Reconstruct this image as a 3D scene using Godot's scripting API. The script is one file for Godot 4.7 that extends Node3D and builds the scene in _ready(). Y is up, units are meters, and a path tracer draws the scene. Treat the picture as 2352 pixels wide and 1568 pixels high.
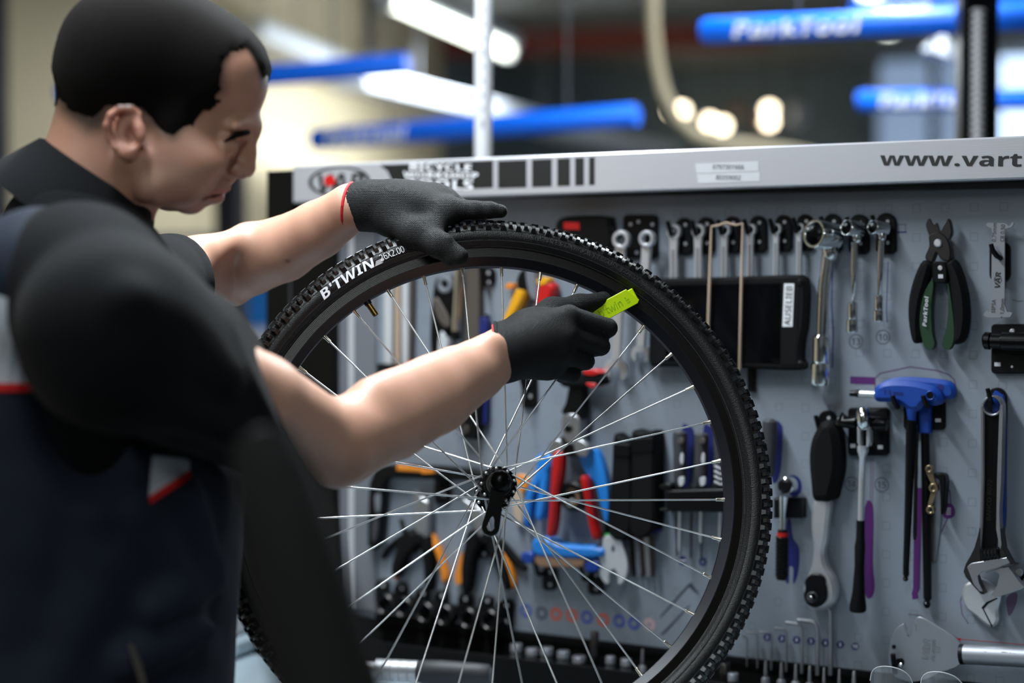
extends Node3D
# A mechanic levers a tyre off a bicycle wheel in front of a board of hand tools.
# World: metres, y up; the camera stands 1.45 m above the floor and looks along -Z, tipped slightly down.

const F := 4200.0            # focal length in pixels of the 2352 x 1568 frame
const CX := 1176.0
const CY := 784.0
const TILT := 0.03071        # camera pitch (radians) below the horizontal
const EYE := Vector3(0, 1.45, 0)
const BOARD_TURN := 0.5236   # the tool board stands 30 degrees off the picture plane
const ROOM_TURN := 0.283     # the hall runs 16 degrees to the right of the view

var M := {}
var look := Basis()
var board := Transform3D()
var room := Transform3D()
var taken := {}
var T: Node3D                # the thing being built
var TO := Vector2.ZERO       # its place on the board

# ------------------------------------------------------------------ mesh builder
class MB:
	var v := PackedVector3Array()
	var n := PackedVector3Array()
	var c := PackedColorArray()
	var uv := PackedVector2Array()
	var ix := PackedInt32Array()
	var tint := Color.WHITE

	func tri(a: Vector3, b: Vector3, d: Vector3, na: Vector3, nb: Vector3, nd: Vector3, ua := Vector2.ZERO, ub := Vector2.ZERO, ud := Vector2.ZERO) -> void:
		var g := (b - a).cross(d - a)
		if g.length_squared() < 1e-20:
			return
		var k := v.size()
		v.append_array([a, b, d]); n.append_array([na, nb, nd]); uv.append_array([ua, ub, ud]); c.append_array([tint, tint, tint])
		if g.dot(na + nb + nd) > 0.0:
			ix.append_array([k, k + 2, k + 1])
		else:
			ix.append_array([k, k + 1, k + 2])

	func quad(a: Vector3, b: Vector3, d: Vector3, e: Vector3, na: Vector3, nb: Vector3, nd: Vector3, ne: Vector3) -> void:
		tri(a, b, d, na, nb, nd)
		tri(a, d, e, na, nd, ne)

	func face(a: Vector3, b: Vector3, d: Vector3, e: Vector3, out: Vector3) -> void:
		var g := (b - a).cross(d - a)
		if g.length_squared() < 1e-18:
			g = (d - a).cross(e - a)
		g = g.normalized()
		if g.dot(out) < 0:
			g = -g
		quad(a, b, d, e, g, g, g, g)

	# a box with chamfered edges, in the frame t
	func box(t: Transform3D, size: Vector3, bev := 0.0) -> void:
		var h := size * 0.5
		var b: float = minf(bev, minf(h.x, minf(h.y, h.z)) * 0.9)
		for ax in 3:
			for s in [-1.0, 1.0]:
				var i := (ax + 1) % 3
				var j := (ax + 2) % 3
				var pts := []
				for q in [[-1, -1], [1, -1], [1, 1], [-1, 1]]:
					var p := Vector3.ZERO
					p[ax] = s * h[ax]; p[i] = q[0] * (h[i] - b); p[j] = q[1] * (h[j] - b)
					pts.append(t * p)
				var nn := Vector3.ZERO
				nn[ax] = s
				face(pts[0], pts[1], pts[2], pts[3], t.basis * nn)
		if b <= 0.0:
			return
		for ax in 3:
			var i := (ax + 1) % 3
			var j := (ax + 2) % 3
			for si in [-1.0, 1.0]:
				for sj in [-1.0, 1.0]:
					var pts := []
					for q in [[-1, 0], [1, 0], [1, 1], [-1, 1]]:
						var p := Vector3.ZERO
						p[ax] = q[0] * (h[ax] - b)
						p[i] = si * (h[i] - (b if q[1] == 0 else 0.0))
						p[j] = sj * (h[j] - (0.0 if q[1] == 0 else b))
						pts.append(t * p)
					var nn := Vector3.ZERO
					nn[i] = si; nn[j] = sj
					face(pts[0], pts[1], pts[2], pts[3], t.basis * nn)
		for sx in [-1.0, 1.0]:
			for sy in [-1.0, 1.0]:
				for sz in [-1.0, 1.0]:
					var s := Vector3(sx, sy, sz)
					var g: Vector3 = (t.basis * s).normalized()
					tri(t * (s * (h - Vector3(0, b, b))), t * (s * (h - Vector3(b, 0, b))), t * (s * (h - Vector3(b, b, 0))), g, g, g)

	# sweeps a circle (or an ellipse: flat < 1 squeezes it along the frame's second axis) along points
	func tube(pts: Array, radii: Array, seg := 16, capped := true, flat := 1.0, up := Vector3.ZERO) -> void:
		var m := pts.size()
		var dirs := []
		for i in m:
			var d := Vector3.ZERO
			if i > 0:
				d += (pts[i] - pts[i - 1]).normalized()
			if i < m - 1:
				d += (pts[i + 1] - pts[i]).normalized()
			if d.length() < 1e-6:
				d = dirs[-1] if dirs.size() else Vector3.UP
			dirs.append(d.normalized())
		var x: Vector3 = up
		if x == Vector3.ZERO:
			x = Vector3.UP if absf(dirs[0].y) < 0.9 else Vector3.RIGHT
		var rings := []
		var spokes := []
		for i in m:
			x = (x - dirs[i] * x.dot(dirs[i])).normalized()
			var y: Vector3 = dirs[i].cross(x)
			var r := PackedVector3Array()
			var o := PackedVector3Array()
			for k in seg:
				var a := TAU * k / seg
				r.append(pts[i] + x * (cos(a) * radii[i]) + y * (sin(a) * radii[i] * flat))
				o.append((x * cos(a) * flat + y * sin(a)).normalized())
			rings.append(r); spokes.append(o)
		var band := []
		for i in m - 1:
			var along: float = (pts[i + 1] - pts[i]).length()
			var rise: float = radii[i + 1] - radii[i]
			band.append(Vector2(along, -rise).normalized() if along + absf(rise) > 1e-9 else Vector2(1, 0))
		for i in m - 1:
			var b0: Vector2 = band[i]
			var b1: Vector2 = band[i]
			if i > 0 and band[i - 1].dot(band[i]) > 0.8:
				b0 = (band[i - 1] + band[i]).normalized()
			if i < m - 2 and band[i + 1].dot(band[i]) > 0.8:
				b1 = (band[i + 1] + band[i]).normalized()
			for k in seg:
				var l := (k + 1) % seg
				quad(rings[i][k], rings[i][l], rings[i + 1][l], rings[i + 1][k],
					spokes[i][k] * b0.x + dirs[i] * b0.y, spokes[i][l] * b0.x + dirs[i] * b0.y,
					spokes[i + 1][l] * b1.x + dirs[i + 1] * b1.y, spokes[i + 1][k] * b1.x + dirs[i + 1] * b1.y)
		if capped:
			for e in [0, m - 1]:
				if radii[e] > 1e-5:
					var g: Vector3 = dirs[e] * (-1.0 if e == 0 else 1.0)
					for k in seg:
						tri(pts[e], rings[e][k], rings[e][(k + 1) % seg], g, g, g)

	func ball(at: Vector3, r: Vector3, seg := 16, t := Basis()) -> void:
		var half := seg / 2
		for i in half:
			for k in seg:
				var q := []
				for w in [[i, k], [i + 1, k], [i + 1, k + 1], [i, k + 1]]:
					var a: float = PI * w[0] / half
					var b: float = TAU * w[1] / seg
					q.append(Vector3(sin(a) * cos(b), cos(a), sin(a) * sin(b)))
				quad(at + t * (q[0] * r), at + t * (q[1] * r), at + t * (q[2] * r), at + t * (q[3] * r),
					(t * (q[0] / r)).normalized(), (t * (q[1] / r)).normalized(), (t * (q[2] / r)).normalized(), (t * (q[3] / r)).normalized())

	# an outline extruded from z0 to z1 in the frame t, front edge chamfered by bev
	func slab(poly: PackedVector2Array, z0: float, z1: float, bev := 0.0, t := Transform3D()) -> void:
		var m := poly.size()
		var area := 0.0
		for i in m:
			area += poly[i].cross(poly[(i + 1) % m])
		if area < 0:
			poly.reverse()
		var inset := PackedVector2Array()
		for i in m:
			var d0 := (poly[i] - poly[(i + m - 1) % m]).normalized()
			var d1 := (poly[(i + 1) % m] - poly[i]).normalized()
			var n0 := Vector2(-d0.y, d0.x)
			var n1 := Vector2(-d1.y, d1.x)
			var s := n0 + n1
			var k := s.length_squared()
			inset.append(poly[i] + (s * (2.0 / k) if k > 0.5 else n0) * bev)
		var fz: Vector3 = t.basis.z.normalized()
		var ids := Geometry2D.triangulate_polygon(inset)
		if ids.is_empty():
			inset = poly
			ids = Geometry2D.triangulate_polygon(poly)
		for k in range(0, ids.size(), 3):
			var a := inset[ids[k]]
			var b := inset[ids[k + 1]]
			var d := inset[ids[k + 2]]
			tri(t * Vector3(a.x, a.y, z1), t * Vector3(b.x, b.y, z1), t * Vector3(d.x, d.y, z1), fz, fz, fz, a, b, d)
		var edge := PackedVector2Array()
		for i in m:
			var d := poly[(i + 1) % m] - poly[i]
			edge.append(Vector2(d.y, -d.x).normalized())
		for i in m:
			var j := (i + 1) % m
			var o := edge[i]
			var oi := o
			var oj := o
			if edge[(i + m - 1) % m].dot(o) > 0.75:
				oi = (edge[(i + m - 1) % m] + o).normalized()
			if edge[j].dot(o) > 0.75:
				oj = (edge[j] + o).normalized()
			var ni: Vector3 = (t.basis * Vector3(oi.x, oi.y, 0)).normalized()
			var nj: Vector3 = (t.basis * Vector3(oj.x, oj.y, 0)).normalized()
			var zb := z1 - bev
			quad(t * Vector3(poly[i].x, poly[i].y, z0), t * Vector3(poly[j].x, poly[j].y, z0), t * Vector3(poly[j].x, poly[j].y, zb), t * Vector3(poly[i].x, poly[i].y, zb), ni, nj, nj, ni)
			if bev > 0.0:
				var ci := (ni + fz).normalized()
				var cj := (nj + fz).normalized()
				quad(t * Vector3(poly[i].x, poly[i].y, zb), t * Vector3(poly[j].x, poly[j].y, zb), t * Vector3(inset[j].x, inset[j].y, z1), t * Vector3(inset[i].x, inset[i].y, z1), ci, cj, cj, ci)

	# a flat ring (annulus) with thickness; sides may be 6 for a hexagon hole
	func ring(at: Vector2, ro: float, ri: float, z0: float, z1: float, bev := 0.0, seg := 32, t := Transform3D(), squash := 1.0) -> void:
		var prof := [[ri, z0], [ri, z1 - bev], [ri + bev, z1], [ro - bev, z1], [ro, z1 - bev], [ro, z0], [ri, z0]]
		for p in prof.size() - 1:
			var a: Array = prof[p]
			var b: Array = prof[p + 1]
			var d := Vector2(b[0] - a[0], b[1] - a[1])
			if d.length() < 1e-9:
				continue
			d = d.normalized()
			var nr := -d.y
			var nz := d.x
			for k in seg:
				var q := []
				var nn := []
				for w in [[a, k], [a, k + 1], [b, k + 1], [b, k]]:
					var an: float = TAU * w[1] / seg
					q.append(t * Vector3(at.x + cos(an) * w[0][0], at.y + sin(an) * w[0][0] * squash, w[0][1]))
					nn.append(t.basis * Vector3(cos(an) * nr, sin(an) * nr, nz))
				quad(q[0], q[1], q[2], q[3], nn[0], nn[1], nn[2], nn[3])

	# turns a closed profile of (radius, height) points round the local z axis
	func revolve(prof: Array, seg: int, crease := 0.7, a0 := 0.0, a1 := TAU, closed := true) -> void:
		var m := prof.size()
		var cnt := m if closed else m - 1
		var area := 0.0
		for i in m:
			area += prof[i].cross(prof[(i + 1) % m])
		var way := 1.0 if area > 0.0 else -1.0
		var en := []
		for i in cnt:
			var d: Vector2 = (prof[(i + 1) % m] - prof[i]).normalized()
			en.append(Vector2(d.y, -d.x) * way)
		for i in cnt:
			var e: Vector2 = en[i]
			var p0: Vector2 = en[(i + cnt - 1) % cnt] if closed or i > 0 else e
			var p1: Vector2 = en[(i + 1) % cnt] if closed or i < cnt - 1 else e
			var n0: Vector2 = (p0 + e).normalized() if p0.dot(e) > crease else e
			var n1: Vector2 = (p1 + e).normalized() if p1.dot(e) > crease else e
			var A: Vector2 = prof[i]
			var B: Vector2 = prof[(i + 1) % m]
			for k in seg:
				var t0 := a0 + (a1 - a0) * k / seg
				var t1 := a0 + (a1 - a0) * (k + 1) / seg
				var c0 := cos(t0); var s0 := sin(t0); var c1 := cos(t1); var s1 := sin(t1)
				quad(Vector3(c0 * A.x, s0 * A.x, A.y), Vector3(c1 * A.x, s1 * A.x, A.y), Vector3(c1 * B.x, s1 * B.x, B.y), Vector3(c0 * B.x, s0 * B.x, B.y),
					Vector3(c0 * n0.x, s0 * n0.x, n0.y), Vector3(c1 * n0.x, s1 * n0.x, n0.y), Vector3(c1 * n1.x, s1 * n1.x, n1.y), Vector3(c0 * n1.x, s0 * n1.x, n1.y))

	func mesh(colours := false) -> ArrayMesh:
		var a := []
		a.resize(Mesh.ARRAY_MAX)
		a[Mesh.ARRAY_VERTEX] = v
		a[Mesh.ARRAY_NORMAL] = n
		a[Mesh.ARRAY_TEX_UV] = uv
		if colours:
			a[Mesh.ARRAY_COLOR] = c
		a[Mesh.ARRAY_INDEX] = ix
		var out := ArrayMesh.new()
		if v.size():
			out.add_surface_from_arrays(Mesh.PRIMITIVE_TRIANGLES, a)
		return out

# ------------------------------------------------------------------ solids by distance field
# A Blob holds rounded bones and ellipsoids, joined softly, and is meshed as surface nets.
class Blob:
	var kind := PackedInt32Array()       # 0 bone, 1 ellipsoid
	var A := PackedVector3Array()
	var B := PackedVector3Array()
	var ra := PackedFloat32Array()
	var rb := PackedFloat32Array()
	var inv: Array[Transform3D] = []
	var soft := PackedFloat32Array()
	var cut := PackedInt32Array()        # 1: carved away
	var paint: Callable
	var lo := Vector3.ONE * 1e9
	var hi := Vector3.ONE * -1e9

	func bone(a: Vector3, b: Vector3, r0: float, r1: float, k := 0.01, carve := false) -> void:
		kind.append(0); A.append(a); B.append(b); ra.append(r0); rb.append(r1); inv.append(Transform3D()); soft.append(k); cut.append(int(carve))
		if not carve:
			var m: float = maxf(r0, r1) + k
			lo = lo.min(a - Vector3.ONE * m).min(b - Vector3.ONE * m)
			hi = hi.max(a + Vector3.ONE * m).max(b + Vector3.ONE * m)

	func egg(at: Vector3, r: Vector3, t := Basis(), k := 0.01, carve := false) -> void:
		kind.append(1); A.append(at); B.append(r); ra.append(minf(r.x, minf(r.y, r.z))); rb.append(maxf(r.x, maxf(r.y, r.z)))
		inv.append(Transform3D(t, at).affine_inverse()); soft.append(k); cut.append(int(carve))
		if not carve:
			lo = lo.min(at - Vector3.ONE * (rb[-1] + k))
			hi = hi.max(at + Vector3.ONE * (rb[-1] + k))

	func one(i: int, p: Vector3) -> float:
		if kind[i] == 2:
			return (p - A[i]).dot(B[i])
		if kind[i] == 0:
			var a := A[i]
			var ba := B[i] - a
			var pa := p - a
			var h := clampf(pa.dot(ba) / maxf(ba.length_squared(), 1e-12), 0.0, 1.0)
			return (pa - ba * h).length() - lerpf(ra[i], rb[i], h)
		var q: Vector3 = inv[i] * p
		var r := B[i]
		var k0 := (q / r).length()
		var k1 := (q / (r * r)).length()
		if k1 < 1e-9:
			return -ra[i]
		return k0 * (k0 - 1.0) / k1

	func at(p: Vector3, list: PackedInt32Array) -> float:
		var d := 1.0
		for i in list:
			var e := one(i, p)
			var k := soft[i]
			if cut[i] == 1:
				e = -e
				var h := maxf(k - absf(d - e), 0.0) / k
				d = maxf(d, e) + h * h * k * 0.25
			else:
				var h := maxf(k - absf(d - e), 0.0) / k
				d = minf(d, e) - h * h * k * 0.25
		return d

	# cuts off everything behind the plane through a, whose front is n
	func plane(a: Vector3, n: Vector3, k := 0.002) -> void:
		kind.append(2); A.append(a); B.append(n.normalized()); ra.append(0); rb.append(0); inv.append(Transform3D()); soft.append(k); cut.append(1)

	func near(list: PackedInt32Array, p: Vector3, reach: float) -> PackedInt32Array:
		var best := 1e9
		var ds := PackedFloat32Array()
		for i in list:
			var e := one(i, p)
			ds.append(e)
			if cut[i] == 0:
				best = minf(best, e)
		var out := PackedInt32Array()
		for j in list.size():
			var i := list[j]
			if cut[i] == 1:
				if ds[j] < reach + soft[i]:
					out.append(i)
			elif ds[j] < maxf(best + 2.0 * reach, reach) + soft[i]:
				out.append(i)
		return out

	# surface nets: blocks of 4 cells, found through blocks of 16
	func mesh(mb: MB, cell: float, box_lo := Vector3.ONE * -1e9, box_hi := Vector3.ONE * 1e9) -> void:
		var all := PackedInt32Array(range(kind.size()))
		var l := lo.max(box_lo) - Vector3.ONE * cell * 2.0
		var h := hi.min(box_hi) + Vector3.ONE * cell * 2.0
		var big := cell * 16.0
		var sub := cell * 4.0
		var nb := Vector3i(((h - l) / big).ceil())
		var verts := {}
		var edges := []
		var f := PackedFloat32Array()
		f.resize(125)
		for bx in nb.x:
			for by in nb.y:
				for bz in nb.z:
					var o := l + Vector3(bx, by, bz) * big
					var mid := o + Vector3.ONE * big * 0.5
					var reach := big * 0.88
					var li := near(all, mid, reach)
					if li.is_empty() or absf(at(mid, li)) > reach * 1.5 + 0.012:
						continue
					for sx in 4:
						for sy in 4:
							for sz in 4:
								var so := o + Vector3(sx, sy, sz) * sub
								var sm := so + Vector3.ONE * sub * 0.5
								var sl := near(li, sm, sub * 1.1)
								if sl.is_empty() or absf(at(sm, sl)) > sub * 1.5 + 0.002:
									continue
								var base := Vector3i(bx * 16 + sx * 4, by * 16 + sy * 4, bz * 16 + sz * 4)
								_block(mb, l, cell, base, so, sl, f, verts, edges)
		for e in edges:
			var c: Vector3i = e[0]
			var ax: int = e[1]
			var i := Vector3i.ZERO
			var j := Vector3i.ZERO
			i[(ax + 1) % 3] = -1
			j[(ax + 2) % 3] = -1
			var q := [verts.get(c, -1), verts.get(c + i, -1), verts.get(c + i + j, -1), verts.get(c + j, -1)]
			if q.has(-1):
				continue
			if e[2]:
				mb.ix.append_array([q[0], q[2], q[1], q[0], q[3], q[2]])
			else:
				mb.ix.append_array([q[0], q[1], q[2], q[0], q[2], q[3]])

	func _block(mb: MB, l: Vector3, cell: float, base: Vector3i, so: Vector3, sl: PackedInt32Array, f: PackedFloat32Array, verts: Dictionary, edges: Array) -> void:
		var neg := 0
		for x in 5:
			for y in 5:
				for z in 5:
					var d := at(so + Vector3(x, y, z) * cell, sl)
					f[x * 25 + y * 5 + z] = d
					if d < 0.0:
						neg += 1
		if neg == 0 or neg == 125:
			return
		for x in 4:
			for y in 4:
				for z in 4:
					var k := x * 25 + y * 5 + z
					var s := f[k] < 0.0
					var c := base + Vector3i(x, y, z)
					if (f[k + 25] < 0.0) != s:
						edges.append([c, 0, s])
					if (f[k + 5] < 0.0) != s:
						edges.append([c, 1, s])
					if (f[k + 1] < 0.0) != s:
						edges.append([c, 2, s])
					var v := [f[k], f[k + 25], f[k + 5], f[k + 30], f[k + 1], f[k + 26], f[k + 6], f[k + 31]]
					var inside := 0
					for w in v:
						if w < 0.0:
							inside += 1
					if inside == 0 or inside == 8:
						continue
					var sum := Vector3.ZERO
					var cnt := 0
					for e in [[0, 1], [2, 3], [4, 5], [6, 7], [0, 2], [1, 3], [4, 6], [5, 7], [0, 4], [1, 5], [2, 6], [3, 7]]:
						var p: float = v[e[0]]
						var q: float = v[e[1]]
						if (p < 0.0) != (q < 0.0):
							var tt := p / (p - q)
							var a := Vector3(e[0] & 1, (e[0] >> 1) & 1, e[0] >> 2)
							var b := Vector3(e[1] & 1, (e[1] >> 1) & 1, e[1] >> 2)
							sum += a.lerp(b, tt)
							cnt += 1
					var pos := so + (Vector3(x, y, z) + sum / cnt) * cell
					var eps := cell * 0.6
					var g := Vector3(at(pos + Vector3(eps, 0, 0), sl) - at(pos - Vector3(eps, 0, 0), sl), at(pos + Vector3(0, eps, 0), sl) - at(pos - Vector3(0, eps, 0), sl), at(pos + Vector3(0, 0, eps), sl) - at(pos - Vector3(0, 0, eps), sl)).normalized()
					verts[c] = mb.v.size()
					mb.v.append(pos)
					mb.n.append(g)
					mb.uv.append(Vector2.ZERO)
					mb.c.append(paint.call(pos) if paint.is_valid() else Color.WHITE)

# ------------------------------------------------------------------ helpers
func numbered(called: String) -> String:
	var k: int = taken.get(called, 0)
	taken[called] = k + 1
	return called if k == 0 else "%s_%03d" % [called, k]

func meta(o: Node, label: String, category: String, group := "", kind := "") -> Node:
	if label:
		o.set_meta("label", label)
	if category:
		o.set_meta("category", category)
	if group:
		o.set_meta("group", group)
	if kind:
		o.set_meta("kind", kind)
	return o

func put(called: String, mesh: Mesh, mat: Material, parent: Node = self) -> MeshInstance3D:
	var o := MeshInstance3D.new()
	o.name = numbered(called) if parent == self else called
	o.mesh = mesh
	o.material_override = mat
	parent.add_child(o, true)
	return o

# a thing at a place in the world
func thing(called: String, label: String, category: String, at := Transform3D(), group := "") -> Node3D:
	var o := Node3D.new()
	o.name = numbered(called)
	o.transform = at
	add_child(o)
	meta(o, label, category, group)
	T = o
	return o

# the world point seen at a pixel, at a depth along the camera's axis
func px(x: float, y: float, d: float) -> Vector3:
	return EYE + look * Vector3((x - CX) / F * d, (CY - y) / F * d, -d)

# where the sight line through a pixel meets the tool board: board metres
func bp(x: float, y: float, z := 0.0) -> Vector2:
	var inv := board.affine_inverse()
	var o := inv * EYE
	var d := inv.basis * (look * Vector3((x - CX) / F, (CY - y) / F, -1))
	var p := o + d * ((z - o.z) / d.z)
	return Vector2(p.x, p.y)

# metres per pixel on the board near a pixel
func bs(x: float, y: float) -> float:
	return (bp(x, y + 5) - bp(x, y - 5)).length() / 10.0

# a thing that hangs on the board at a pixel
func hung(called: String, label: String, category: String, x: float, y: float, group := "") -> Node3D:
	TO = bp(x, y)
	return thing(called, label, category, board * Transform3D(Basis(), Vector3(TO.x, TO.y, 0)), group)

func outline(pts: Array, z := 0.0) -> PackedVector2Array:
	var out := PackedVector2Array()
	for k in range(0, pts.size(), 2):
		out.append(bp(pts[k], pts[k + 1], z * 0.001) - TO)
	return out

# smooth closed outline through the given pixels
func curved(pts: Array, steps := 4) -> Array:
	var out := []
	var m := pts.size() / 2
	for i in m:
		var p := []
		for k in [-1, 0, 1, 2]:
			var j: int = (i + k + m) % m
			p.append(Vector2(pts[j * 2], pts[j * 2 + 1]))
		for s in steps:
			var q: Vector2 = p[1].cubic_interpolate(p[2], p[0], p[3], float(s) / steps)
			out.append_array([q.x, q.y])
	return out

# an extruded outline (pixels) from z0 to z1 millimetres off the board
func sl(called: String, mat: String, pts: Array, z0: float, z1: float, bev := 0.8, parent: Node = null) -> MeshInstance3D:
	var mb := MB.new()
	if T.name != "tool_board":
		z0 = maxf(z0, 0.5)
	mb.slab(outline(pts, z1), z0 * 0.001, z1 * 0.001, bev * 0.001)
	return put(called, mb.mesh(), M[mat], parent if parent else T)

# a rod through pixels: rows of [x, y, radius in pixels, z in millimetres]
func rod(called: String, mat: String, rows: Array, seg := 14, flat := 1.0, parent: Node = null) -> MeshInstance3D:
	var mb := MB.new()
	rod_in(mb, rows, seg, flat)
	return put(called, mb.mesh(), M[mat], parent if parent else T)

func rod_in(mb: MB, rows: Array, seg := 14, flat := 1.0) -> void:
	var p := []
	var r := []
	for a in rows:
		var q := bp(a[0], a[1], a[3] * 0.001) - TO
		p.append(Vector3(q.x, q.y, a[3] * 0.001))
		r.append(a[2] * bs(a[0], a[1]))
	mb.tube(p, r, seg, true, flat, Vector3.RIGHT if absf((p[-1] - p[0]).normalized().x) < 0.8 else Vector3.UP)

func rg(called: String, mat: String, x: float, y: float, ro: float, ri: float, z0: float, z1: float, bev := 0.6, seg := 32, parent: Node = null) -> MeshInstance3D:
	var mb := MB.new()
	var s := bs(x, y)
	mb.ring(bp(x, y, z1 * 0.001) - TO, ro * s, ri * s, z0 * 0.001, z1 * 0.001, bev * 0.001, seg)
	return put(called, mb.mesh(), M[mat], parent if parent else T)

func disc(called: String, mat: String, x: float, y: float, r: float, z0: float, z1: float, bev := 0.6, seg := 24, parent: Node = null) -> MeshInstance3D:
	var pts := []
	for k in seg:
		pts.append_array([x + r * cos(TAU * k / seg), y + r * sin(TAU * k / seg)])
	return sl(called, mat, pts, z0, z1, bev, parent)

func rounded(x0: float, y0: float, x1: float, y1: float, r: float) -> Array:
	var out := []
	for q in [[x1 - r, y0 + r, -90], [x1 - r, y1 - r, 0], [x0 + r, y1 - r, 90], [x0 + r, y0 + r, 180]]:
		for k in 5:
			var a := deg_to_rad(q[2] + 22.5 * k)
			out.append_array([q[0] + r * cos(a), q[1] + r * sin(a)])
	return out

var fonts := {}
func font(bold := false) -> Font:
	if not fonts.has(bold):
		var s := SystemFont.new()
		s.font_names = PackedStringArray(["Droid Sans"])
		s.font_weight = 700 if bold else 400
		fonts[bold] = s
	return fonts[bold]

# lettering widened and slanted
func stretched(wide: float, slant: float) -> Basis:
	return Basis(Vector3(wide, 0, 0), Vector3(slant, 1, 0), Vector3.BACK)

# flat print: lettering as a thin mesh centred on its own middle, height = capital height in metres
func letters(text: String, height: float, thick := 0.0004, bold := false) -> TextMesh:
	var t := TextMesh.new()
	t.text = text
	t.font = font(bold)
	t.font_size = 64
	t.pixel_size = height / 46.0
	t.depth = thick
	t.curve_step = 1.5
	return t

func print_on(called: String, text: String, x: float, y: float, h: float, z: float, mat: String, bold := false, turn := 0.0, slant := 0.0, wide := 1.0, parent: Node = null) -> MeshInstance3D:
	var s := bs(x, y)
	var o := put(called, letters(text, h * s, 0.0004, bold), M[mat], parent if parent else T)
	var q := bp(x, y, z * 0.001) - TO
	o.transform = Transform3D(Basis(Vector3.BACK, deg_to_rad(turn)) * stretched(wide, slant), Vector3(q.x, q.y, z * 0.001 + 0.0002))
	return o

# ------------------------------------------------------------------ the scene
func _ready() -> void:
	look = Basis(Vector3.RIGHT, -TILT)
	room = Transform3D(Basis(Vector3.UP, -ROOM_TURN), Vector3.ZERO)
	# camera: a 64 mm lens wide open, focused on the hand with the tyre lever
	var cam := Camera3D.new()
	cam.name = "camera"
	var lens := CameraAttributesPhysical.new()
	lens.frustum_focal_length = 12.0 / (CY / F)
	lens.frustum_near = 0.05
	lens.frustum_far = 100.0
	lens.frustum_focus_distance = 2.13
	lens.exposure_aperture = 1.75
	cam.attributes = lens
	cam.transform = Transform3D(look, EYE)
	add_child(cam)
	cam.current = true
	# environment: the hall is closed, so only its lamps and windows light it
	var we := WorldEnvironment.new()
	we.name = "environment"
	var e := Environment.new()
	e.background_mode = Environment.BG_COLOR
	e.background_color = Color(0.55, 0.62, 0.7)
	e.tonemap_mode = Environment.TONE_MAPPER_LINEAR
	e.tonemap_exposure = 1.0
	e.sdfgi_enabled = true
	e.ssao_enabled = true
	e.ssil_enabled = true
	we.environment = e
	add_child(we)
	board = Transform3D(Basis(Vector3.UP, -BOARD_TURN), px(2220, 1100, 2.27))
	materials()
	hall()
	lamps()
	bench_and_board()
	tools_on_the_right()
	tools_on_the_left()
	tray_tools()
	wheel()
	tyre_lever()
	stands()
	person()
	foreground()

# ------------------------------------------------------------------ materials
func mat(called: String, c: Color, rough := 0.5, metal := 0.0, more := {}) -> StandardMaterial3D:
	var m := StandardMaterial3D.new()
	m.resource_name = called
	m.albedo_color = c
	m.roughness = rough
	m.metallic = metal
	for k in more:
		m.set(k, more[k])
	M[called] = m
	return m

func noise_tex(freq: float, size := 256, octaves := 4, as_normal := false, seed_ := 1) -> NoiseTexture2D:
	var n := FastNoiseLite.new()
	n.seed = seed_
	n.frequency = freq
	n.fractal_octaves = octaves
	var t := NoiseTexture2D.new()
	t.width = size
	t.height = size
	t.seamless = true
	t.noise = n
	t.as_normal_map = as_normal
	return t

func image_tex(w: int, h: int, f: Callable) -> ImageTexture:
	var im := Image.create(w, h, false, Image.FORMAT_RGBA8)
	for y in h:
		for x in w:
			im.set_pixel(x, y, f.call(x, y))
	return ImageTexture.create_from_image(im)

func ramp(a: Color, b: Color) -> Gradient:
	var g := Gradient.new()
	g.set_color(0, a)
	g.set_color(1, b)
	return g

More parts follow.
